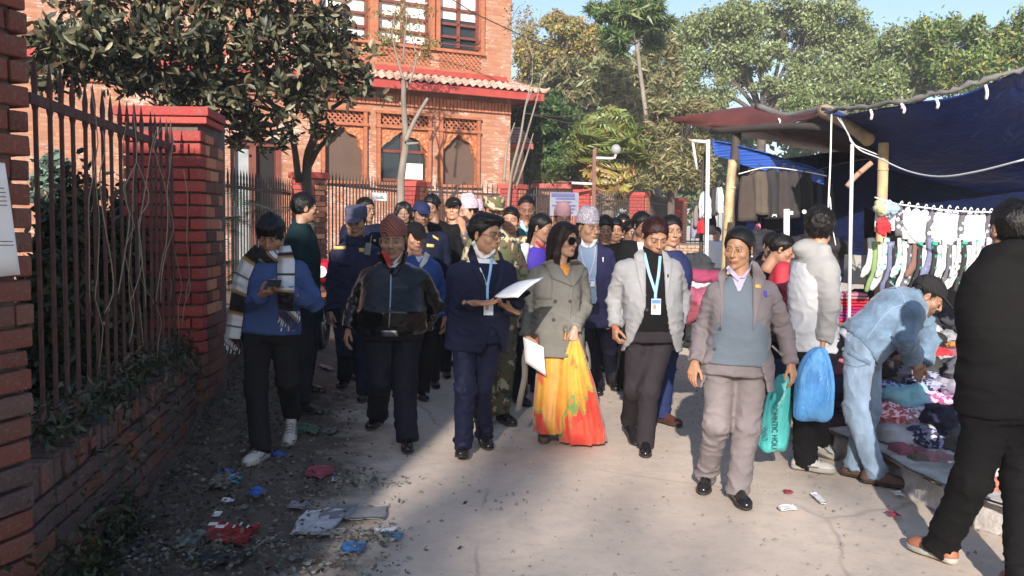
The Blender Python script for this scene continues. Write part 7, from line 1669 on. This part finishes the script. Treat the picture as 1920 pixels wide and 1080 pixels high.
for k in range(12):   # support mass under the pile: more garments deeper in
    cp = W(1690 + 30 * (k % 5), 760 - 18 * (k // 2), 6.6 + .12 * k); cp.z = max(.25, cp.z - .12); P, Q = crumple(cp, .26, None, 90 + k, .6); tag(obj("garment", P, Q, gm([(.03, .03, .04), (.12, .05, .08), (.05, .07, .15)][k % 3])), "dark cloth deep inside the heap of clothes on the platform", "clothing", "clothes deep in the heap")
# folded stacks behind the youth, pink and red
STK = [(1582, 553, (.55, .22, .30), "pink folded cloth on top of the red stack"), (1582, 566, (.55, .02, .04), "bright red folded cloth second in the stack"), (1584, 578, (.42, .01, .12), "crimson folded cloth third in the stack"), (1582, 589, (.30, .04, .22), "magenta folded cloth in the middle of the stack"), (1584, 600, (.48, .03, .06), "red folded cloth fifth in the stack"), (1583, 611, (.10, .05, .07), "dark maroon folded cloth low in the stack"), (1582, 622, (.60, .25, .32), "rose pink folded cloth second from the stack's bottom"), (1584, 634, (.62, .30, .36), "pale pink folded cloth at the bottom of the stack")]
for i, (px, py, c, lab) in enumerate(STK):
    o = MB(); q = W(px, py, 7.3); s = MB()
    for k in range(2): s.box(q + Vector((random.uniform(-.02, .02), 0, .012 - k * .026)), (.30 + random.uniform(-.02, .03), .28, .022), Matrix.Rotation(random.uniform(-.06, .06), 3, 'Z'))
    o = s.build("folded_cloth", gm(c), None, bevel=.009); tag(o, lab + ", behind the hooded youth", "clothing", "folded clothes stacked on the counter")
ct = MB().box(W(1620, 660, 7.8) + Vector((.2, .3, -.15)), (1.2, .9, .42)).build("counter_box", mat((.35, .12, .16), .8, .4), None, bevel=.02); tag(ct, "cloth-covered counter box under the folded pink stack", "counter")
bxs = MB().box(W(1610, 505, 8.2), (.20, .2, .26)).build("storage_box", mat((.30, .29, .27), .7, .2), None, bevel=.008); tag(bxs, "grey carton behind the thin white pole", "box"); jar = MB().tube([W(1634, 535, 8.1), W(1634, 490, 8.1)], [.045, .045], 12).build("jar", mat((.45, .33, .22), .5, .1), None, True); tag(jar, "tan jar with a blue lid behind the sock rack", "jar"); MB().tube([W(1634, 491, 8.1), W(1634, 478, 8.1)], [.047, .047], 12).build("lid", mat((.03, .20, .50), .4, 0), jar, origin=jar.location).location = (0, 0, 0)
# heap behind the two blazers, pink and dark red
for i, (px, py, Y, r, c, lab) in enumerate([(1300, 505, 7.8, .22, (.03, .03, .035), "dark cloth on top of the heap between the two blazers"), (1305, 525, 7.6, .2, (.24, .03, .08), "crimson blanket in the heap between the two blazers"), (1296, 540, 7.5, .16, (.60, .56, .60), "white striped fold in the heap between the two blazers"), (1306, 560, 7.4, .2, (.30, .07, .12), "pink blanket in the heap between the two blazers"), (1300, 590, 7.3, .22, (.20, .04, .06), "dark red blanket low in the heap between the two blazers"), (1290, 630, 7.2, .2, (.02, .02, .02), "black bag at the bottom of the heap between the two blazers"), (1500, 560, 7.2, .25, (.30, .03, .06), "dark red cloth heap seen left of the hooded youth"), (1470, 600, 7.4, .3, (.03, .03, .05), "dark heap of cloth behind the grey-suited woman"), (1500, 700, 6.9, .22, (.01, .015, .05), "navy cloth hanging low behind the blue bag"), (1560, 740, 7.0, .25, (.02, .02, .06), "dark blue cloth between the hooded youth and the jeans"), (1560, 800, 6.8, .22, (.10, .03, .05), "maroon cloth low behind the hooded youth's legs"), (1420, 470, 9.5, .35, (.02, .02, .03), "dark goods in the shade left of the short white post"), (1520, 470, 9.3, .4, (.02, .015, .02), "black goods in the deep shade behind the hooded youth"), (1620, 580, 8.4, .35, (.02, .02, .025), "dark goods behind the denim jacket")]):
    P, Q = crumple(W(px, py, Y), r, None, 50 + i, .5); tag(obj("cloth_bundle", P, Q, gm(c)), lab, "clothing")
# hanging trousers and jackets
def hanging(name, label, px, py, w, h, Y, m, seed, legs=False, group=None, cat="clothing", taper=1.0, top=.75):
    rg = random.Random(seed); n = 12; rings = []; ang = rg.uniform(-.5, .5)
    for i in range(11):
        t_ = i / 10; c = W(px + rg.uniform(-.5, .5), py + h * t_, Y); ww = w * Y / F * .5 * (top + (1 - top) * min(1, t_ * 3)) * (1 + (taper - 1) * t_); dd = .035 + .03 * min(t_ * 2, 1); R_ = []
        for k in range(n * 2):
            a = math.pi * k / n; wv = 1 + .16 * math.sin(a * 4 + seed + t_) + .08 * math.sin(a * 7 - t_ * 2); x, y = math.cos(a) * ww * wv, math.sin(a) * dd * wv * 1.2
            R_.append(c + Vector((x * math.cos(ang) - y * math.sin(ang), x * math.sin(ang) + y * math.cos(ang), .008 * math.sin(a * 3 + seed))))
        rings.append(R_)
    t = empty(name, W(px, py + h, Y), label, cat, group); MB().rings(rings).build("cloth", m, t, True); hk = MB(); a = W(px, py, Y); hk.tube(curve_pts([a, a + Z1 * .05, a + Vector((.02, 0, .085)), a + Vector((.035, 0, .06))], 8), .004, 5); hk.tube([a + Vector((-w * Y / F * .3, 0, -.01)), a + Z1 * .02, a + Vector((w * Y / F * .3, 0, -.01))], .006, 5); hk.build("hanger", M_iron, t, True); return t
HJ = [(1402, 330, 34, 84, (.055, .042, .035), "brown-grey jacket hanging first from the left under the maroon roof"), (1420, 322, 34, 80, (.09, .07, .055), "second hanging jacket, taupe, overlapping the first"), (1447, 318, 26, 92, (.025, .025, .027), "black hanging trousers with a small white letter at the hem"), (1467, 322, 24, 86, (.04, .03, .032), "dark plum hanging shorts, fourth in the row"), (1486, 324, 26, 84, (.03, .028, .030), "charcoal hanging trousers with a white tag"), (1508, 326, 30, 82, (.018, .018, .02), "widest black hanging trousers in the row with a white badge"), (1388, 345, 14, 95, (.02, .018, .02), "thin dark garment hanging at the row's left end"), (1530, 345, 22, 110, (.012, .014, .03), "navy striped cloth hanging right of the trousers"), (1552, 345, 20, 120, (.012, .012, .016), "long black cloth hanging behind the white rope"), (1450, 400, 40, 30, (.008, .008, .01), "black garment lower down under the trousers")]
for i, (px, py, w, h, c, lab) in enumerate(HJ): hanging("hanging_garment", lab, px, py, w, h, 9.6 + .05 * i, mat(c, .9, .4, 200, .2, 4), i, group="clothes hanging under the maroon roof", taper=1.1)
fm_ = MB().box(W(1453, 403, 9.35), (.035, .004, .012)); fm_.box(W(1449, 404, 9.35), (.008, .004, .03), Matrix.Rotation(.4, 3, 'Y')); fm_.box(W(1455, 404, 9.35), (.008, .004, .03), Matrix.Rotation(-.4, 3, 'Y'))
tag(fm_.build("hem_print", M_white, None), "small white A-shaped print on the black trousers' hem", "print"); tag(MB().box(W(1482, 399, 9.4), (.055, .006, .035)).build("tag_label", M_white, None), "white size tag on the charcoal trousers' hem", "tag"); tag(MB().tube([W(1508, 397, 9.45), W(1508, 397, 9.44)], [.022, .022], 12).build("round_badge", M_white, None), "round white badge on the widest black trousers", "badge")
rope("white string the trousers hang from, under the maroon roof", [(1385, 326), (1440, 314), (1510, 322), (1550, 330)], [9.5, 9.6, 9.9, 10], .006, M_white)
# clothes on the far left corner
for i, (px, py, w, h, Y, c, lab) in enumerate([(1322, 360, 20, 50, 10.9, (.60, .60, .62), "white cloth bag hanging at the stall's left corner"), (1338, 352, 14, 52, 11.0, (.03, .03, .03), "black strap bag hanging beside the white one"), (1349, 352, 12, 48, 10.9, (.62, .62, .64), "narrow white cloth hanging right of the black bag"), (1312, 385, 22, 40, 11.1, (.20, .16, .15), "grey-brown cloth hanging low at the stall's left corner"), (1305, 400, 16, 46, 11.2, (.28, .27, .36), "pale lilac cloth tied at the corner post"), (1318, 412, 18, 26, 10.8, (.60, .02, .03), "bright red cap hanging at the corner"), (1330, 395, 22, 44, 11.3, (.02, .02, .02), "black cap cluster hanging behind the red one"), (1426, 420, 22, 46, 12, (.60, .20, .28), "pink long-sleeved top hanging in the far light under the stall")]):
    hanging("hanging_garment", lab, px, py, w, h, Y, mat(c, .85, .4, 200, .15, 4), i + 40, group="goods hung at the stall's far corner", top=.6)
# ---- sock rack
rope("white string the packed socks hang from", [(1640, 370), (1680, 382), (1740, 390), (1800, 396), (1875, 398)], [6.9, 6.8, 6.7, 6.6, 6.5], .006, M_white)
def sock_mat(i):
    key = f"sock{i}"; 
    if key in MATS: return MATS[key]
    base, dots = [((.62, .62, .62), (.55, .56, .58)), ((.02, .02, .022), (.02, .32, .20)), ((.62, .63, .64), (.03, .35, .24)), ((.10, .10, .12), (.6, .6, .6)), ((.22, .34, .12), (.2, .3, .1)), ((.14, .15, .26), (.2, .2, .35)), ((.18, .09, .07), (.2, .1, .08)), ((.50, .48, .50), (.05, .05, .05))][i]
    t = newmat(key); c = t.co(); v = t.n.new("ShaderNodeTexVoronoi"); v.inputs['Scale'].default_value = 22; t.l.new(c, v.inputs['Vector']); t.base(t.mix(t.ramp(v.outputs['Distance'], [(.30, 1.), (.34, 0.)]), base, dots)); t.set(Roughness=.8); t.bump(t.noise(200, 2, .5, c), .3, .004); return t.m
def sock(label, px, py, L, Y, m, flip, seed):
    rg = random.Random(seed); s = Y / F; a = W(px, py, Y); l = L * s; pts = [a, a + Vector((.004 * flip, 0, -l * .3)), a + Vector((0, 0, -l * .62)), a + Vector((-flip * .018, 0, -l * .82)), a + Vector((-flip * .045, -.01, -l * .97)), a + Vector((-flip * .07, -.01, -l * 1.12))]
    P = curve_pts(pts, 15); n = 10; rings = []
    for i, q in enumerate(P):
        d = (P[min(i + 1, len(P) - 1)] - P[max(i - 1, 0)]).normalized(); sd = d.cross(Vector((0, 1, 0))).normalized(); w = .029 if i < 13 else .029 * (1 - (i - 12) / 5); w *= (1 + .08 * math.sin(i * 1.3 + seed))
        rings.append([q + sd * math.cos(2 * math.pi * k / n) * w + Vector((0, 1, 0)) * math.sin(2 * math.pi * k / n) * .012 for k in range(n)])
    o = MB().rings(rings).build("sock", m, None, True); return tag(o, label, "sock", "socks hanging from the string")
t = newmat("clear_wrap"); t.base((.62, .63, .66)); c = t.co(); n = t.noise(26, 4, .7, c, 1.5); t.base(t.ramp(n, [(.26, (.08, .08, .085)), (.34, (.66, .66, .68)), (.62, (.82, .82, .84))])); t.set(Roughness=.2); t.bump(t.noise(22, 3, .5, c), .4, .012); M_wrap = t.m
def packet(label, px, py, w, h, Y, m, seed):
    rg = random.Random(seed); s = Y / F; a = W(px, py, Y); ang = rg.uniform(-.25, .25); rings = []
    for i in range(8):
        t_ = i / 7; ww = w * s * .5 * (.35 + .65 * min(1, t_ * 5)) if i else w * s * .12; R_ = []
        for k in range(16):
            q = 2 * math.pi * k / 16; x = math.cos(q) * ww * (1 + .06 * math.sin(3 * q + i)); y = math.sin(q) * .022 * (1 + .4 * math.sin(5 * q + i * 1.7 + seed)); R_.append(a + Vector((x * math.cos(ang), x * math.sin(ang) + y, -h * s * t_ + x * ang * .3)))
        rings.append(R_)
    t = empty("sock_packet", a - Z1 * h * s, label, "sock packet", "packed socks on the string"); MB().rings(rings).build("wrapped_socks", m, t, True)
    MB().tube(curve_pts([a - Z1 * .01, a + Z1 * .02, a + Vector((.012, 0, .035)), a + Vector((.02, 0, .018))], 6), .004, 5).build("hook", M_white, t, True); return t
ordn = ["leftmost", "second", "third", "fourth", "fifth", "sixth", "seventh", "eighth", "ninth", "tenth", "eleventh", "twelfth", "thirteenth", "fourteenth", "fifteenth", "sixteenth", "seventeenth", "eighteenth", "nineteenth", "twentieth", "21st", "22nd", "23rd", "24th", "25th", "26th"]
pk = [(1652, 384, 18, 50), (1670, 388, 16, 44), (1688, 386, 14, 56), (1702, 388, 13, 60), (1718, 390, 20, 66), (1734, 392, 20, 62), (1748, 394, 18, 74), (1762, 394, 22, 78), (1778, 394, 22, 76), (1792, 396, 18, 78), (1806, 398, 16, 62), (1818, 398, 16, 58), (1830, 400, 16, 66), (1842, 400, 16, 70), (1856, 400, 14, 66), (1868, 402, 14, 72)]
cw = [(.55, .57, .60), (.30, .40, .50), None, None, None, None]
for i, (px, py, w, h) in enumerate(pk):
    m = M_wrap if i % 4 != 2 else sock_mat(3); packet(f"{ordn[i]} plastic-wrapped sock packet from the left on the upper string", px, py, w * 1.25, h, 6.85 - .02 * i, m, i)
SK = [0, 4, 0, 2, 5, 1, 2, 0, 3, 6, 1, 0, 5, 1, 2, 0, 3, 0, 7, 1, 0, 2, 0, 5, 0, 7]
for i in range(26):
    px = 1634 + i * 9.3; mi = SK[i]
    sock(f"{ordn[i]} loose sock from the left in the lower row, {['white', 'black with green clovers', 'white with green marks', 'black and white', 'olive green', 'slate blue', 'brown', 'pale grey'][mi]}", px, 446 + 7 * (i % 3), 66 + 9 * ((i * 5) % 3), 6.95 - .02 * i, sock_mat(mi), 1, i)
P, Q = crumple(W(1655, 425, 6.7), .055, None, 130, .9, .5); tag(obj("wool_glove", P, Q, gm((.62, .03, .04))), "bright red woollen glove hung at the left end of the sock rack", "glove"); P, Q = crumple(W(1668, 392, 6.75), .06, None, 131, .9); tag(obj("knitted_cap", P, Q, gm((.35, .50, .62))), "pale blue knitted cap at the left end of the sock string", "cap"); P, Q = crumple(W(1650, 390, 6.75), .055, None, 132, .9); tag(obj("knitted_cap", P, Q, gm((.50, .52, .30))), "pale yellow knitted cap at the left end of the sock string", "cap")
# ------------------------------------------------------------------ bags
def bag(name, label, rows, Y, m, amp, seed, n=40, depth=.09, parent=None):
    rings = []
    for i, (xl, xr, y, d) in enumerate(rows):
        c = W((xl + xr) / 2, y, Y); w = (xr - xl) / 2 * Y / F; R_ = []
        for k in range(n):
            a = 2 * math.pi * k / n; wv = 1 + amp * (.6 * math.sin(5 * a + i * .35 + seed) + .4 * math.sin(11 * a - i * .5)); R_.append(c + Vector((math.cos(a) * w * wv, math.sin(a) * d * wv, .012 * math.sin(3 * a + seed))))
        rings.append(R_)
    t = empty(name, W((rows[-1][0] + rows[-1][1]) / 2, rows[-1][2], Y), label, "bag"); o = MB().rings(rings).build("sack", m, t, True); o.modifiers.new('s', 'SUBSURF').render_levels = 1; return t
t = newmat("blue_plastic"); c = t.co(); t.base(t.ramp(t.noise(5, 3, .6, c), [(.3, (.06, .26, .66)), (.7, (.16, .46, .85))])); t.set(Roughness=.25); t.bump(t.noise(9, 5, .7, t.co(scale=(1.8, 1.8, .5)), 1.4), .8, .03); M_bplas = t.m
bag("plastic_bag", "shiny sky-blue plastic carrier bag held by the hooded youth", [(1528, 1546, 650, .03), (1505, 1556, 672, .06), (1494, 1562, 700, .09), (1490, 1563, 730, .10), (1487, 1560, 760, .09), (1484, 1560, 778, .08), (1500, 1556, 790, .04)], 5.5, M_bplas, .10, 1)
t = newmat("teal_bag"); c = t.co(); t.base(t.ramp(t.noise(4, 3, .6, c), [(.3, (.04, .36, .36)), (.7, (.12, .55, .53))])); t.set(Roughness=.4); t.bump(t.noise(7, 4, .6, t.co(scale=(1.5, 1.5, .6)), 1), .6, .03); M_teal = t.m
tb = bag("shopping_bag", "teal printed shopping bag hanging behind the grey-suited woman's hand", [(1462, 1480, 700, .03), (1448, 1486, 725, .06), (1438, 1485, 745, .085), (1432, 1484, 780, .09), (1424, 1480, 815, .09), (1418, 1476, 838, .085), (1424, 1470, 846, .05)], 5.75, M_teal, .04, 5)
M_print = mat((.015, .10, .11), .6, 0, key="teal_print")
def text3(txt, px, py, Y, size, m, rot, parent, sx=1.0):
    cu = bpy.data.curves.new("lettering", 'FONT'); cu.body = txt; cu.size = size; cu.extrude = .0015; cu.space_character = 1.02; o = bpy.data.objects.new("lettering", cu); COL.objects.link(o)
    dg = bpy.context.evaluated_depsgraph_get(); me = bpy.data.meshes.new_from_object(o.evaluated_get(dg)); bpy.data.objects.remove(o); o = bpy.data.objects.new("lettering", me); COL.objects.link(o); me.materials.clear(); me.materials.append(m)
    o.parent = parent; M = Matrix.Translation(W(px, py, Y) - (Vector(parent.location) if parent else Vector())) @ Matrix.Rotation(R(90), 4, 'X') @ Matrix.Rotation(rot, 4, 'Z') @ Matrix.Diagonal((1, sx, 1, 1)); o.matrix_local = M; return o
text3("ROMNTIC HOLI", 1448, 757, 5.64, .040, M_print, -R(90) + .03, tb, 1.3); text3("QUILT", 1432, 800, 5.64, .030, M_print, -R(90) + .03, tb, 1.2)
# ------------------------------------------------------------------ motorcycle glimpsed between the green jacket and the policeman
mc = empty("motorcycle", footpt(604, 655), "red and black motorcycle half hidden behind the grey-capped policeman", "motorcycle"); B0 = Vector(mc.location)
M_redm = mat((.42, .01, .03), .25, 0, key="red_fairing"); M_tyre = mat((.015, .015, .016), .8, .3, key="tyre")
def torus(c, R_, r, m, name, axis=(1, 0, 0)):
    pts = []; ax = Vector(axis).normalized(); u = ax.cross(Vector((0, 0, 1))).normalized(); w_ = ax.cross(u); V = []; Fs = []; n1, n2 = 24, 8
    for i in range(n1):
        a = 2 * math.pi * i / n1; d = u * math.cos(a) + w_ * math.sin(a)
        for k in range(n2): b = 2 * math.pi * k / n2; V.append(c + d * (R_ + r * math.cos(b)) + ax * r * math.sin(b))
    for i in range(n1):
        for k in range(n2): Fs.append((i * n2 + k, i * n2 + (k + 1) % n2, ((i + 1) % n1) * n2 + (k + 1) % n2, ((i + 1) % n1) * n2 + k))
    return MB().add(V, Fs).build(name, m, mc, True)
for yy in (0, 1.25):
    c = B0 + Vector((.0, yy, .30)); torus(c, .25, .05, M_tyre, "wheel"); s = MB()
    for k in range(5): a = 2 * math.pi * k / 5; s.tube([c, c + Vector((0, math.cos(a), math.sin(a))) * .22], .012, 5)
    s.build("rim", M_metal, mc)
for sx in (-.07, .07): MB().tube([B0 + Vector((sx, 0, .30)), B0 + Vector((sx, .22, .92))], .022, 8).build("fork", M_metal, mc, True)
MB().tube([B0 + Vector((-.36, .30, 1.0)), B0 + Vector((-.12, .2, 1.02)), B0 + Vector((.12, .2, 1.02)), B0 + Vector((.36, .30, 1.0))], .014, 8).build("handlebar", M_darkpole, mc, True)
v = Vol(np.array(B0) + (-.2, -.1, .3), np.array(B0) + (.2, 1.5, 1.25), .02); v.seg(B0 + Vector((0, .35, .85)), B0 + Vector((0, .7, .82)), .14, .11, k=.03); P, Q = v.mesh(); obj("fuel_tank", P, Q, M_redm, mc)
v = Vol(np.array(B0) + (-.2, -.3, .6), np.array(B0) + (.2, .4, 1.25), .015); v.ell(B0 + Vector((0, .05, .92)), (.13, .11, .15), 0); P, Q = v.mesh(); obj("headlight_fairing", P, Q, M_redm, mc)
MB().tube([B0 + Vector((0, -.06, .92)), B0 + Vector((0, -.075, .92))], [.07, .07], 14).build("headlight", M_white, mc); v = Vol(np.array(B0) + (-.2, .6, .6), np.array(B0) + (.2, 1.6, 1.05), .02); v.seg(B0 + Vector((0, .85, .80)), B0 + Vector((0, 1.35, .86)), .09, .08, k=.03, flat=((0, 0, 1), 1.6)); P, Q = v.mesh(); obj("seat", P, Q, M_black, mc)
v = Vol(np.array(B0) + (-.25, .2, .1), np.array(B0) + (.25, 1.1, .8), .02); v.ell(B0 + Vector((0, .6, .42)), (.13, .22, .17), 0); v.seg(B0 + Vector((0, .3, .7)), B0 + Vector((0, 1.2, .62)), .04, k=.03); P, Q = v.mesh(); obj("engine", P, Q, M_darkpole, mc)
for sx in (-1, 1): MB().tube([B0 + Vector((sx * .28, .25, 1.0)), B0 + Vector((sx * .34, .2, 1.18))], .008, 5).build("mirror_stem", M_darkpole, mc); MB().box(B0 + Vector((sx * .35, .2, 1.2)), (.10, .02, .06)).build("mirror", M_glass, mc)
# ------------------------------------------------------------------ paper notice, litter
nt = sheet("notice_paper", None, None, [(-20, 303), (9, 306), (38, 515), (-20, 520)], [3.02, 3.05, 3.12, 3.05], M_paper, .003); tag(nt, "white paper notice with small print pinned on the nearest pillar", "notice")
for k, (a, b, y) in enumerate([(-10, 6, 352), (-10, 9, 360), (-8, 10, 368), (-8, 11, 376), (-8, 12, 384), (-10, 22, 452), (-10, 24, 459)]):
    o = strip3("printed_line", None, [((a + b) / 2, y), ((a + b) / 2, y + 1.6)], 3.0, b - a, M_iron); o.parent = nt; o.matrix_parent_inverse = Matrix.Translation(-Vector(nt.location))
def crumpled_sheet(name, label, px, py, wpx, hpx, m, seed, lump=.02, shape=None, cat="litter", n=9):
    c = footpt(px, py); s = c.y / F; sx = wpx * s / 2; a0 = footpt(px, py - hpx / 2); a1 = footpt(px, py + hpx / 2); sy = max(.03, (a0.y - a1.y) / 2); rg = np.random.default_rng(seed)
    V = []; 
    for i in range(n):
        for k in range(n):
            u, v_ = i / (n - 1) * 2 - 1, k / (n - 1) * 2 - 1
            if shape == 'round': r_ = max(abs(u), abs(v_)); q = math.hypot(u, v_) or 1; u, v_ = u * r_ / q, v_ * r_ / q
            V.append((c.x + u * sx * (1 + .08 * math.sin(v_ * 3 + seed)), c.y + v_ * sy * (1 + .08 * math.sin(u * 4 + seed)) + u * sx * math.sin(seed) * .25, 0))
    V = np.array(V); V[:, 2] = gz(V[:, 0], V[:, 1]) + .010 + np.abs(lump * wnoise(V * 1.0, 30, seed, 2)); I = np.arange(n * n).reshape(n, n); Q = np.stack([I[:-1, :-1], I[1:, :-1], I[1:, 1:], I[:-1, 1:]], -1).reshape(-1, 4)
    V2 = V - np.array([0, 0, .004]); b = np.concatenate([I[:, 0], I[-1, 1:], I[-2::-1, -1], I[0, -2:0:-1]]); b2 = np.roll(b, -1); N_ = len(V)
    o = obj(name, np.concatenate([V, V2]), np.concatenate([Q, Q[:, ::-1] + N_, np.stack([b, b2, b2 + N_, b + N_], -1)]).astype(np.int32), m, smooth=False); return tag(o, label, cat)
PL = lambda c, r=.3: mat(c, r, .5, 40, .25, 12)
crumpled_sheet("cardboard", "dirty white sheet of card lying flat among the litter", 598, 980, 78, 46, mat((.50, .50, .52), .8, .2, 30, .35, 14), 1, .004); crumpled_sheet("cardboard", "grey cardboard piece, left one of the torn pair beside the white card", 635, 962, 62, 26, mat((.20, .20, .215), .8, .2), 2, .004); crumpled_sheet("cardboard", "grey cardboard piece, right one of the torn pair", 688, 963, 72, 26, mat((.23, .23, .24), .8, .2), 3, .004); crumpled_sheet("cardboard", "small grey card scrap just above the dirty white card", 558, 949, 32, 12, mat((.28, .28, .3), .8, .2), 4, .004); crumpled_sheet("cardboard", "narrow beige card strip under the dirty white card", 622, 1000, 48, 10, mat((.33, .31, .29), .8, .2), 14, .004)
rp = crumpled_sheet("snack_packet", "crumpled red snack packet with white print near the wall", 432, 1004, 92, 34, PL((.36, .02, .03)), 5, .018)
for k in range(6): o = MB().box(footpt(400 + k * 13, 1000 + (k % 2) * 5) + Z1 * .05, (.045 if k < 2 else .008, .03, .003), Matrix.Rotation(.1, 3, 'X')).build("print_mark", M_white, rp, origin=rp.location); o.location = (0, 0, 0)
crumpled_sheet("plastic_bag", "flattened pink-red plastic bag above the card pieces", 598, 888, 56, 24, PL((.38, .06, .10)), 6, .02, 'round'); crumpled_sheet("wrapper", "bright blue wrapper right of the clear packet", 483, 927, 26, 16, PL((.03, .12, .50)), 7, .02); crumpled_sheet("clear_packet", "clear plastic packet with a blue top edge near the wall", 420, 902, 40, 30, mat((.16, .15, .15), .25, .3), 8, .01); crumpled_sheet("wrapper", "blue header strip of the clear packet", 424, 887, 36, 6, PL((.05, .20, .50)), 9, .006); crumpled_sheet("wrapper", "light blue scrap at the clear packet's right", 440, 902, 24, 14, PL((.12, .36, .62)), 10, .015)
crumpled_sheet("face_mask", "blue face mask lying at the bottom of the road", 663, 1030, 54, 22, PL((.05, .16, .36), .6), 11, .014, 'round'); crumpled_sheet("wrapper", "light blue square scrap right of the card pieces", 738, 1007, 34, 12, PL((.14, .24, .42), .6), 12, .006); crumpled_sheet("paper_scrap", "white triangular scrap above the light blue square", 722, 998, 40, 8, M_paper, 13, .008)
crumpled_sheet("wrapper", "thin blue wrapper beside the young man's white shoe", 522, 853, 28, 8, PL((.04, .12, .42)), 15, .012); crumpled_sheet("plastic_bag", "green plastic scrap behind the raised white shoe", 582, 807, 34, 14, PL((.03, .16, .09)), 16, .02); crumpled_sheet("plastic_bag", "red plastic scrap lying behind the young man's legs", 576, 696, 28, 14, PL((.38, .05, .09)), 17, .02, 'round'); crumpled_sheet("plastic_bag", "dark teal scrap right of the red scrap", 612, 691, 26, 8, PL((.06, .09, .12)), 18, .02, 'round')
for k, (x, y, w, h, lab) in enumerate([(407, 967, 14, 9, "small white paper cup scrap near the red packet"), (428, 940, 22, 6, "white card tab lying flat near the wall"), (458, 953, 14, 7, "grey scrap between the wall and the card"), (352, 1042, 14, 8, "white scrap below the red packet"), (628, 901, 12, 6, "tiny white scrap beside the pink bag"), (505, 1015, 16, 7, "beige scrap right of the red packet"), (1535, 937, 13, 18, "small white printed slip on the road at right"), (1476, 955, 34, 8, "torn white tissue on the road left of the printed slip"), (1478, 924, 14, 6, "tiny pinkish scrap on the sunny road"), (1675, 966, 18, 8, "crimson scrap in the shadow of the black trousers"), (1683, 928, 16, 5, "white scrap at the foot of the jeans"), (560, 1046, 22, 10, "grey scrap at the bottom near the blue mask"), (577, 1058, 16, 8, "pale blue scrap at the very bottom"), (620, 809, 22, 12, "flat grey stone-like lid on the road")]):
    crumpled_sheet("paper_scrap", lab, x, y, w, h, mat((.35, .03, .06), .7, .2) if "crimson" in lab or "pinkish" in lab else mat((.16, .155, .15), .7, .2) if "grey" in lab else M_paper if "white" in lab else PL((.35, .33, .34), .7), 20 + k, .008)
crumpled_sheet("tyre_scrap", "black crushed rubber scrap at the bottom left below the red packet", 422, 1050, 96, 26, mat((.02, .022, .024), .5, .4), 40, .03, 'round'); crumpled_sheet("plastic_bag", "grey-green plastic rag left of the black rubber scrap", 356, 1018, 46, 24, PL((.12, .15, .14), .6), 41, .03)
# leaf litter and pebbles
rg = np.random.default_rng(91); n = 5200; Y = 2.6 + 5.8 * rg.random(n) ** 1.1; off = np.abs(rg.normal(0, .46, n)) + .02; X = wallX(Y) + .03 + off; P = np.stack([X, Y, gz(X, Y) + .012 + rg.uniform(0, .02, n)], 1); D = rand_unit(n, rg); D[:, 2] *= .25; D /= np.linalg.norm(D, axis=1, keepdims=True)
o = leaves("leaf_litter", P, D, .038, .45, [(.11, .085, .06), (.07, .05, .038), (.16, .13, .10), (.08, .08, .055), (.20, .185, .17), (.04, .034, .03)], M_leaf, None, rg, cvar=.4); tag(o, "dry leaves and torn scraps strewn along the foot of the low wall", "leaf litter", kind="stuff")
cs = []
for (x, y, r_, k) in ((660, 905, .28, 260), (690, 1010, .22, 160), (560, 930, .3, 160), (480, 1040, .35, 220), (330, 1040, .3, 300), (640, 1060, .3, 120)):
    c = footpt(x, y); q = rg.normal(size=(k, 3)) * np.array([r_, r_ * .8, 0]) * .5 + np.array(c); q[:, 2] = gz(q[:, 0], q[:, 1]) + .012 + rg.uniform(0, .015, k); cs.append(q)
P = np.concatenate(cs); D = rand_unit(len(P), rg); D[:, 2] *= .25; D /= np.linalg.norm(D, axis=1, keepdims=True); o = leaves("leaf_litter", P, D, .035, .5, [(.30, .28, .25), (.20, .18, .15), (.12, .11, .10), (.16, .19, .16)], M_leaf, None, rg, cvar=.4); tag(o, "small patches of torn leaves and paper shreds on the road", "leaf litter", kind="stuff")
n = 1500; Y = 3.2 + 9 * rg.random(n) ** 1.4; X = -1.6 + 5.5 * rg.random(n); V = []; Fs = []; b = MB()
oct_ = np.array([(1, 0, 0), (0, 1, 0), (-1, 0, 0), (0, -1, 0), (0, 0, 1)], dtype=float); tri = np.array([(0, 1, 4), (1, 2, 4), (2, 3, 4), (3, 0, 4)]); C_ = np.stack([X, Y, gz(X, Y) - .008], 1); S_ = rg.uniform(.004, .014, (n, 1, 1)) * rg.uniform(.6, 1.3, (n, 5, 1)); V = C_[:, None, :] + oct_[None] * S_; Fq = (np.arange(n)[:, None, None] * 5 + tri[None]).reshape(-1, 3)
o = obj("pebbles", V.reshape(-1, 3), Fq.astype(np.int32), mat((.30, .27, .24), .9, .2, 30, .4, 30), smooth=False); tag(o, "small stones and grit scattered over the dusty road", "gravel", kind="stuff")
# knock-on: swoosh-like mark on the youth's shoe, lace on white shoes
print('all', time.time() - T0)
